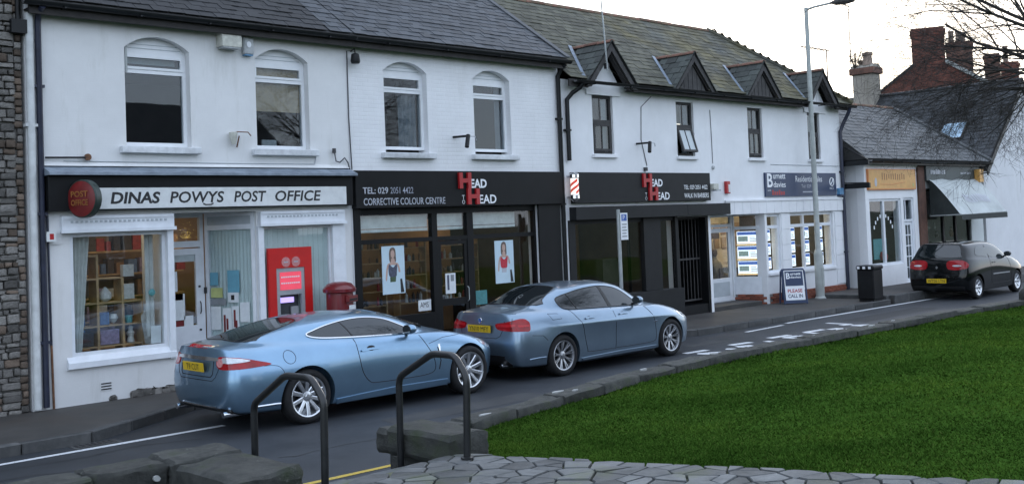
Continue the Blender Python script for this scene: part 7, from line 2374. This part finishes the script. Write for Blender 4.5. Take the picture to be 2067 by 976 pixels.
good('ornament', 'white flower ornament on the second shelf of the window display', 'ornament', MB().lathe([(0, 1.18), (.03, 1.20), (.07, 1.26), (.05, 1.32), (0, 1.33)], (6.88, gy + .04, 0), 'z', 10), 'goods_white', 0)
good('teapot', 'white teapot on the third shelf of the window display', 'teapot', MB().lathe([(.04, 1.515), (.09, 1.56), (.09, 1.63), (.04, 1.70), (.015, 1.73)], (6.78, gy + .08, 0), 'z', 12), 'goods_white', 0)
good('jar', 'blue jar on the left of the second shelf', 'jar', MB().lathe([(.05, 1.175), (.06, 1.24), (.05, 1.32), (.03, 1.34)], (6.40, gy + .06, 0), 'z', 12), 'goods_blue', 0)
good('jar', 'pale jar on the left of the third shelf', 'jar', MB().lathe([(.05, 1.515), (.055, 1.58), (.04, 1.64), (.03, 1.66)], (6.42, gy + .06, 0), 'z', 12), 'goods_white', 0)
good('figurine', 'white figurine at the bottom right of the window shelving', 'figurine', MB().lathe([(.06, .88), (.04, .96), (.06, 1.02), (.03, 1.06), (.04, 1.11), (0, 1.14)], (7.15, gy + .06, 0), 'z', 12), 'goods_white', 0)
good('carton', 'dark carton at the bottom left of the window shelving', 'box', MB().box(6.30, gy, .88, 6.56, gy + .12, 1.08), 'goods_dark')
good('draped_cloth', 'cream cloth draped beside the window shelving', 'cloth', MB().add([(7.30, gy, 1.46), (7.36, gy - .05, 1.42), (7.40, gy - .1, 1.2), (7.42, gy - .12, .84), (7.30, gy - .12, .84), (7.27, gy - .05, 1.2)], [(0, 1, 2, 5), (5, 2, 3, 4)]), 'goods_white', 0)
for (x0, x1, sh, lab) in ((6.10, 6.42, lambda s: .55 + .45 * s, 'white curtain gathered on the left of the post office window'),):
    c = curtain(None, x0, x1, .82, 2.5, F + .2, 'curtain_white', 5, .02, 'curtain', sh)
    tag(c, lab, 'curtain')
c = curtain(None, 7.26, 7.40, .95, 2.5, F + .22, 'curtain_white', 2, .015); tag(c, 'narrow patterned drape on the right of the post office window', 'curtain')
good('window_card', 'pale blue card at the lower right of the post office window', 'card', MB().box(7.27, F + .09, .86, 7.43, F + .095, 1.12), 'paper', 0)
good('rosette', 'teal rosette hanging on the right of the post office window', 'ornament', MB().lathe([(0, -.02), (.05, -.012), (.055, 0)], (7.33, F + .15, 1.62), 'y', 14), 'goods_teal', 0)
# counters and shelves deeper in the shop, warm light
MB().box(5.7, F + 2.9, .2, 10.8, F + 3.0, 2.9).build('partition', 'interior_warm', po)
rr = random.Random(77)
for k in range(5):
    su = MB().box(5.8, F + 2.2, .7 + k * .38, 8.9, F + 2.5, .73 + k * .38).build('shop_shelf', 'shelf_wood', po)
    x = 5.85
    while x < 8.8:
        wd = rr.uniform(.06, .16); h_ = rr.uniform(.12, .3)
        MB().box(x, F + 2.22, .73 + k * .38, x + wd, F + 2.4, .73 + k * .38 + h_).build('stock_item', rr.choice(['goods_dark', 'goods_brown', 'goods_red', 'goods_blue', 'goods_white', 'goods_dark', 'goods_lilac']), su)
        x += wd + rr.uniform(.01, .08)
for (x, y) in ((6.3, F + 1.2), (8.4, F + 1.7)): MB().box(x, y, 2.86, x + 1.2, y + .3, 2.90).build('ceiling_light', 'tube_dim', po)
# lit property cards in the estate agent windows
def prop_card(M, x, z_, w_, h_, lab):
    loc = M @ Vector((x, 0, z_))
    o = thing('property_card', loc, lab, 'display panel', 'lit property cards in the estate agent windows')
    MB().box(x, .10, z_, x + w_, .115, z_ + h_).xf(M).build('panel', 'lit_card', o)
    MB().box(x + .015, .096, z_ + h_ * .70, x + w_ - .015, .0995, z_ + h_ - .015).xf(M).build('header', 'lit_blue', o)
    MB().box(x + .03, .096, z_ + .06, x + w_ * .46, .0995, z_ + h_ * .60).xf(M).build('photo', 'lit_photo', o)
    for q in range(3): MB().box(x + w_ * .54, .096, z_ + h_ * (.18 + .14 * q), x + w_ * (.90 - .07 * q), .0995, z_ + h_ * (.23 + .14 * q)).xf(M).build('text_line', 'print_grey', o)
for r_, nm in enumerate(('bottom', 'middle', 'top')):
    prop_card(Mbd, .12, .90 + r_ * .385, .62, .32, nm + ' lit property card in the angled window by the estate agent door')
    MB().box(.10, .13, .865 + r_ * .385, .78, .14, .885 + r_ * .385).xf(Mbd).build('lit_shelf', 'lit_edge', gb)
Mf = Matrix.Translation((0, F + .06, 0))
for r_, nm in enumerate(('bottom', 'middle', 'top')):
    prop_card(Mf, 23.97, 1.0 + r_ * .36, .30, .30, nm + ' lit property card in the narrow estate agent window')
    for q, cn in enumerate(('left', 'centre', 'right')):
        prop_card(Mf, 25.12 + q * .72, 1.0 + r_ * .36, .34, .31, '%s card of the %s column in the wide estate agent window' % (nm, cn))
MB().box(.76, .125, .82, .79, .135, 2.0).xf(Mbd).build('lit_strip', 'lit_edge', gb)
# pictures on the back wall and a person at a desk behind the door
for k in range(12):
    MB().box(25.6 + (k % 6) * .36, F + 3.37, 1.45 + (k // 6) * .42, 25.85 + (k % 6) * .36, F + 3.395, 1.78 + (k // 6) * .42).build('picture', 'shelf_wood', gb)
MB().box(25.75, F + 3.1, 1.75, 26.2, F + 3.15, 2.05).build('monitor', 'goods_dark', gb)
MB().box(24.0, F + 2.3, .17, 26.2, F + 2.9, .92).build('desk', 'goods_dark', gb)
def seated_person(x, y, z0, label):
    """back view, leaning over a desk: one skinned body, plus hair"""
    o = thing('person', (x, y, z0), label, 'person')
    J = {'pel': (0, 0, .50), 'chest': (.05, .10, .80), 'sh': (.07, .14, .98), 'neck': (.08, .17, 1.08), 'head': (.09, .21, 1.20), 'crown': (.09, .22, 1.31),
         'lsh': (-.14, .14, .95), 'lel': (-.24, .28, .74), 'lha': (-.12, .48, .78), 'rsh': (.26, .14, .95), 'rel': (.38, .28, .74), 'rha': (.26, .48, .78),
         'lhip': (-.10, .02, .48), 'lkn': (-.13, .42, .48), 'lft': (-.13, .40, .06), 'rhip': (.10, .02, .48), 'rkn': (.15, .42, .48), 'rft': (.15, .40, .06)}
    E = [('pel', 'chest'), ('chest', 'sh'), ('sh', 'neck'), ('neck', 'head'), ('head', 'crown'), ('sh', 'lsh'), ('lsh', 'lel'), ('lel', 'lha'), ('sh', 'rsh'), ('rsh', 'rel'), ('rel', 'rha'), ('pel', 'lhip'), ('lhip', 'lkn'), ('lkn', 'lft'), ('pel', 'rhip'), ('rhip', 'rkn'), ('rkn', 'rft')]
    R = dict(pel=.17, chest=.17, sh=.12, neck=.06, head=.095, crown=.07, lsh=.085, rsh=.085, lel=.06, rel=.06, lha=.04, rha=.04, lhip=.11, rhip=.11, lkn=.075, rkn=.075, lft=.05, rft=.05)
    ks = list(J)
    me = bpy.data.meshes.new('body'); me.from_pydata([J[k] for k in ks], [(ks.index(a), ks.index(b_)) for a, b_ in E], [])
    t = bpy.data.objects.new('body', me); COL.objects.link(t)
    t.modifiers.new('s', 'SKIN'); s2 = t.modifiers.new('d', 'SUBSURF'); s2.levels = s2.render_levels = 2
    for i, k in enumerate(ks):
        t.data.skin_vertices[0].data[i].radius = (R[k], R[k]); t.data.skin_vertices[0].data[i].use_root = (k == 'pel')
    dg = bpy.context.evaluated_depsgraph_get()
    m2 = bpy.data.meshes.new_from_object(t.evaluated_get(dg)); bpy.data.objects.remove(t)
    m2.materials.clear(); m2.materials.append(MATS['person_coat'])
    m2.polygons.foreach_set('use_smooth', [True] * len(m2.polygons))
    b_ = mesh_obj('body', m2, o)
    MB().lathe([(0, -.12), (.08, -.10), (.115, -.02), (.112, .06), (.07, .12), (0, .14)], (.09, .20, 1.24), 'z', 16).build('hair', 'hair_brown', o, world=False, smooth='all')
    ch = MB(); ch.box(-.20, -.16, .38, .24, .2, .44); ch.box(-.2, -.20, .5, .24, -.16, .85); ch.box(-.02, 0, 0, .04, .06, .38)
    c = ch.build('office_chair', 'goods_dark', label='dark office chair under the seated person in the estate agent', cat='chair'); c.location = (x, y, z0)
seated_person(24.15, F + 1.75, .17, 'person seated with back turned, brown hair and olive coat, behind the glass door')
# A-board
o = thing('a_board', (23.97, 14.6, .12), 'navy and white pavement sign standing outside the estate agent', 'sign board')
T = Matrix.Translation((24.0, 14.62, .12)) @ Matrix.Rotation(math.radians(-40), 4, 'Z') @ Matrix.Rotation(math.radians(-9), 4, 'X')
T2 = Matrix.Translation((24.23, 14.90, .12)) @ Matrix.Rotation(math.radians(-40), 4, 'Z') @ Matrix.Rotation(math.radians(9), 4, 'X')
def tube_frame(T, nm):
    P = [(-.29, 0, 0), (-.29, 0, .82), (-.25, 0, .88), (.25, 0, .88), (.29, 0, .82), (.29, 0, 0)]
    MB().tube([T @ Vector(p) for p in P], .022, 8).build(nm, 'sign_navy', o, smooth=0.9)
tube_frame(T, 'frame'); tube_frame(T2, 'frame')
MB().box(-.25, -.012, .10, .25, .012, .85).xf(T).build('panel', 'letter_white', o); MB().box(-.25, -.012, .10, .25, .012, .85).xf(T2).build('panel', 'sign_navy', o)
MB().box(-.23, -.016, .46, .23, -.0125, .83).xf(T).build('header', 'sign_navy', o)
MB().box(-.27, -.016, .02, .27, .016, .098).xf(T).build('foot_rail', 'sign_navy', o)
def tmat(txt, x, z_, w_, h_, mat, M, y=-.019):
    me = fit_text(text_mesh(txt, .1, mat, bold=.002), w_, h_)
    for v in me.vertices: v.co = M @ Vector((x + v.co.x, y, z_ + v.co.y))
    mesh_obj('lettering', me, o, True)
tmat('B', -.20, .64, .10, .15, 'letter_white', T); tmat('urnett', -.09, .73, .27, .06, 'letter_white', T); tmat('davies', -.09, .65, .27, .06, 'letter_white', T)
tmat('PLEASE', -.19, .29, .38, .09, 'sign_red', T, -.0145); tmat('CALL IN', -.19, .16, .38, .09, 'sign_navy', T, -.0145)
# parking sign
o = thing('parking_sign', (16.5, 14.0, .12), 'narrow grey post with white parking notice behind the saloon', 'sign')
MB().lathe([(.038, .12), (.038, 2.63), (.0, 2.635)], (16.5, 14.0, 0), 'z', 14).build('post', 'galvanised', o, smooth=0.9)
MB().box(16.50, 13.945, 2.02, 16.72, 13.953, 2.56).build('plate', 'letter_white', o)
MB().box(16.53, 13.942, 2.40, 16.69, 13.9445, 2.53).build('plate_header', 'sign_blue', o)
facade_text('P', 16.57, 2.42, .06, .09, 13.9415, 'letter_white', o)
for k in range(5): MB().box(16.535, 13.942, 2.08 + k * .06, 16.685 - .02 * (k % 2), 13.9445, 2.10 + k * .06).build('text_line', 'print_grey', o)
# lamp column
o = thing('street_lamp', (25.72, 14.93, .2), 'tall grey street lamp column in front of the estate agent', 'street lamp')
lx, ly = 25.72, 14.93
MB().lathe([(.15, .10), (.15, .14), (.115, .18), (.115, 1.30), (.10, 1.38), (.072, 1.44), (.068, 3.5), (.055, 7.9), (.0, 7.92)], (lx, ly, 0), 'z', 18).build('column', 'lamp_post_grey', o, smooth=0.6)
MB().box(lx - .05, ly - .118, .45, lx + .05, ly - .112, .95).build('access_door', 'lamp_post_grey', o)
MB().tube([(lx, ly, 7.84), (lx, ly - .25, 7.88), (lx, ly - .80, 7.90)], .032, 10).build('arm', 'lamp_post_grey', o, smooth=0.9)
MB().lathe([(.0, 0), (.05, .02), (.13, .18), (.14, .42), (.09, .66), (.0, .70)], (0, 0, 0), 'z', 14).xf(Matrix.Translation((lx, ly - .72, 7.90)) @ Matrix.Rotation(math.radians(93), 4, 'X') @ Matrix.Scale(.62, 4, (0, 1, 0))).build('lantern', 'board_grey', o, smooth=0.8)
# litter bin
o = thing('litter_bin', (25.3, 13.3, .12), 'black square litter bin with three white labels at the raised kerb', 'bin')
T = Matrix.Translation((25.20, 13.32, .12)) @ Matrix.Diagonal((.8, .8, .97, 1))
MB().box(-.10, -.30, .06, .50, .26, .82).xf(T).build('body', 'bin_black', o, bevel=.02)
MB().box(-.13, -.33, .82, .53, .29, .93).xf(T).build('hood', 'bin_black', o, bevel=.03)
MB().box(-.07, -.27, .0, .47, .23, .06).xf(T).build('plinth', 'bin_black', o)
for q in range(3): MB().box(-.136, -.24 + q * .19, .845, -.1305, -.15 + q * .19, .91).xf(T).build('label_plate', 'letter_white', o)
MB().box(-.106, -.22, .30, -.1005, .18, .64).xf(T).build('door_panel', 'gutter_black', o)
# television aerials
def aerial(base, top, yaw, lab, els=6, boom=.9):
    o = thing('television_aerial', base, lab, 'aerial')
    MB().tube([base, top], .024, 6).build('mast', 'dark_metal', o)
    t = Vector(top); d = Vector((math.cos(yaw), math.sin(yaw), 0)); n = Vector((-d.y, d.x, 0))
    MB().tube([t - d * .15, t + d * boom], .018, 5).build('boom', 'dark_metal', o)
    for k in range(els):
        c = t + d * (boom * k / els); l = .16 + .02 * k
        MB().tube([c - n * l, c + n * l], .010, 4).build('element', 'dark_metal', o)
aerial((30.46, 17.05, 5.7), (30.56, 17.1, 7.47), math.radians(180), 'television aerial on a cranked pole beyond the hip of the gabled roof', 8, 1.5)
aerial((39.20, 20.9, 7.9), (39.22, 20.9, 10.5), math.radians(190), 'tall thin aerial mast rising behind the cream chimney', 6, 1.2)
o = thing('radio_mast', (17.44, 14.94, 5.7), 'thin leaning whip aerial fixed to the first gablet', 'aerial')
MB().tube([(17.45, 14.93, 5.62), (17.38, 14.93, 6.6), (17.30, 14.93, 7.6), (17.26, 14.93, 8.4)], .012, 6, taper=[.02, .018, .014, .010]).build('mast', 'galvanised', o)
MB().box(17.40, 14.92, 5.66, 17.50, 14.98, 5.78).build('clamp', 'dark_metal', o)
# mossy wall end at the far right of the green
o = thing('stone_planter', (23.6, 8.6, .3), 'low stone planter with grey-green plants at the far end of the lawn', 'planter')
rough_block(23.3, 8.05, .2, 24.9, 8.9, .62, .02, 2, 990, .05).build('trough', 'wall_stone', o, smooth=0.9)
rr = random.Random(6); mb = MB()
for k in range(500):
    x, y = rr.uniform(23.35, 24.85), rr.uniform(8.1, 8.85); h_ = rr.uniform(.05, .2); a = rr.uniform(0, 6.3)
    mb.add([(x, y, .6), (x + .03 * math.cos(a), y + .03 * math.sin(a), .6), (x + rr.uniform(-.06, .06), y + rr.uniform(-.06, .06), .6 + h_)], [(0, 1, 2)])
plain('sage_leaf', (0.10, 0.16, 0.12), .8)
mb.build('foliage', 'sage_leaf', o)

# ---------------------------------------------------------------- cars, parked
c = thing('parked_car', (7.62, 12.63, 0), 'pale blue two-door coupe with yellow plate parked nearest, by the post office', 'car', 'cars parked along the kerb')
silver_coupe(c)
c = thing('parked_car', (12.38, 12.62, 0), 'blue-grey four-door saloon parked in front of the coupe outside the salon', 'car', 'cars parked along the kerb')
blue_saloon(c)
c = thing('parked_car', (28.05, 12.52, 0), 'black three-door hatchback parked by the low shops on the right', 'car', 'cars parked along the kerb')
dark_hatchback(c)

# ---------------------------------------------------------------- bare tree at the right, trunk just outside the picture
def bare_tree(base, label, seed, limbs, trunk_h=2.6, r0=.24):
    o = thing('bare_tree', base, label, 'tree')
    r = random.Random(seed)
    B = Vector(base)
    tr = MB()
    top = B + Vector((.05, .1, trunk_h))
    tr.tube([B - Vector((0, 0, .1)), B + Vector((0, 0, .5)), B + Vector((.04, .03, trunk_h * .6)), top], r0, 14, taper=[r0 * 1.35, r0 * 1.05, r0 * .9, r0 * .8])
    tr.build('trunk', 'bark', o, smooth=0.9)
    br = MB()
    def grow(p, d, L, rad, lvl):
        n = 5 if lvl < 2 else 4
        pts, rads = [p.copy()], [rad]
        q = p.copy(); dd = d.copy()
        for i in range(n):
            dd = (dd + Vector((r.gauss(0, .13), r.gauss(0, .13), r.gauss(0, .10) + (.05 if lvl < 1 else -.045)))).normalized()
            q = q + dd * L / n
            pts.append(q.copy()); rads.append(rad * (1 - .62 * (i + 1) / n))
        br.tube(pts, rad, 7 if lvl == 0 else (5 if lvl == 1 else 3), cap=False, taper=rads)
        if lvl >= 4: return
        kids = (8, 6, 5, 4)[lvl]
        for k in range(kids):
            t = r.uniform(.25, 1.0) if lvl else r.uniform(.35, 1.0)
            i = min(int(t * n), n - 1); c = pts[i].lerp(pts[i + 1], t * n - i)
            ax = Vector((r.gauss(0, 1), r.gauss(0, 1), r.gauss(0, .7)))
            base_d = (pts[i + 1] - pts[i]).normalized()
            side = (ax - base_d * ax.dot(base_d)).normalized()
            nd = (base_d * r.uniform(.55, .95) + side * r.uniform(.45, .85)).normalized()
            grow(c, nd, L * r.uniform(.42, .68), max(.0022, rads[i] * r.uniform(.40, .58)), lvl + 1)
    for (d, L, rad) in limbs:
        grow(top - Vector((0, 0, r.uniform(0, .5))), Vector(d).normalized(), L, rad, 0)
    br.build('branches', 'bark', o, smooth='all')
    return o
_L = Vector((-.717, .695, 0)); _Fw = Vector((.695, .717, 0))
def _dir(l, f, u): return tuple(_L * l + _Fw * f + Vector((0, 0, u)))
bare_tree((17.7, 4.75, .40), 'leafless tree whose thin branches hang into the upper right corner', 12,
          [(_dir(1, .25, .16), 3.0, .042), (_dir(1, .1, .40), 3.0, .042), (_dir(1, .6, .30), 3.1, .045), (_dir(1, .5, .02), 2.7, .036), (_dir(.7, .2, .8), 3.0, .05), (_dir(.9, .4, .55), 3.1, .045),
           (_dir(-.8, .3, .7), 2.6, .05), (_dir(-.5, -.8, .7), 2.6, .05), (_dir(.3, .9, .6), 2.8, .05), (_dir(.8, .6, -.30), 2.4, .030), (_dir(.9, .3, -.16), 2.4, .030), (_dir(1, .8, .10), 2.8, .038), (_dir(.7, .9, -.45), 2.3, .028)], 4.35, .20)

# ---------------------------------------------------------------- across the green, behind the photographer: seen only as reflections in panes and paintwork
def far_cottage(x, y, rz, w, d, h, lab):
    o = thing('cottage', (x, y, .5), lab, 'house', rz=rz)
    MB().box(-w / 2, -d / 2, -.6, w / 2, d / 2, h).build('wall', 'rubble', o, world=False)
    MB().prism([(-d / 2 - .3, h - .1), (0, h + d * .42), (d / 2 + .3, h - .1)], 'x', -w / 2 - .2, w / 2 + .2).build('roof', 'slate_far', o, world=False)
    MB().box(-w / 2 + .1, -.4, h, -w / 2 + .9, .4, h + d * .42 + 1.1).build('chimney', 'brick_dark', o, world=False)
    for k in range(4):
        for z_ in (1.0, 3.3):
            xx = -w / 2 + w * (k + .5) / 4
            f_ = MB().box(xx - .45, d / 2 + .002, z_, xx + .45, d / 2 + .03, z_ + 1.3).build('window', 'timber_white', o, world=False)
            MB().box(xx - .38, d / 2 + .031, z_ + .07, xx + .38, d / 2 + .035, z_ + 1.23).build('pane', 'pane_dark', f_, world=False)
far_cottage(2, -24, math.radians(8), 15, 8, 5.4, 'stone cottage across the green, behind the viewer to the left')
far_cottage(23, -22, math.radians(-6), 17, 8, 5.6, 'stone cottage across the green, behind the viewer to the right')
_t = [o for o in bpy.data.objects if o.name == 'bare_tree'][0]
for (x, y, rz, lab) in ((-7, -6, 1.0, 'leafless tree on the green behind the viewer to the left'), (9, -12, 2.4, 'leafless tree on the green behind the viewer'), (24, -8, 4.0, 'leafless tree on the green behind the viewer to the right')):
    c = _t.copy(); COL.objects.link(c); c.location = (x, y, .5); c.rotation_euler = (0, 0, rz); c.scale = (1.3, 1.3, 1.3); c['label'] = lab
    for ch in _t.children:
        q = ch.copy(); COL.objects.link(q); q.parent = c
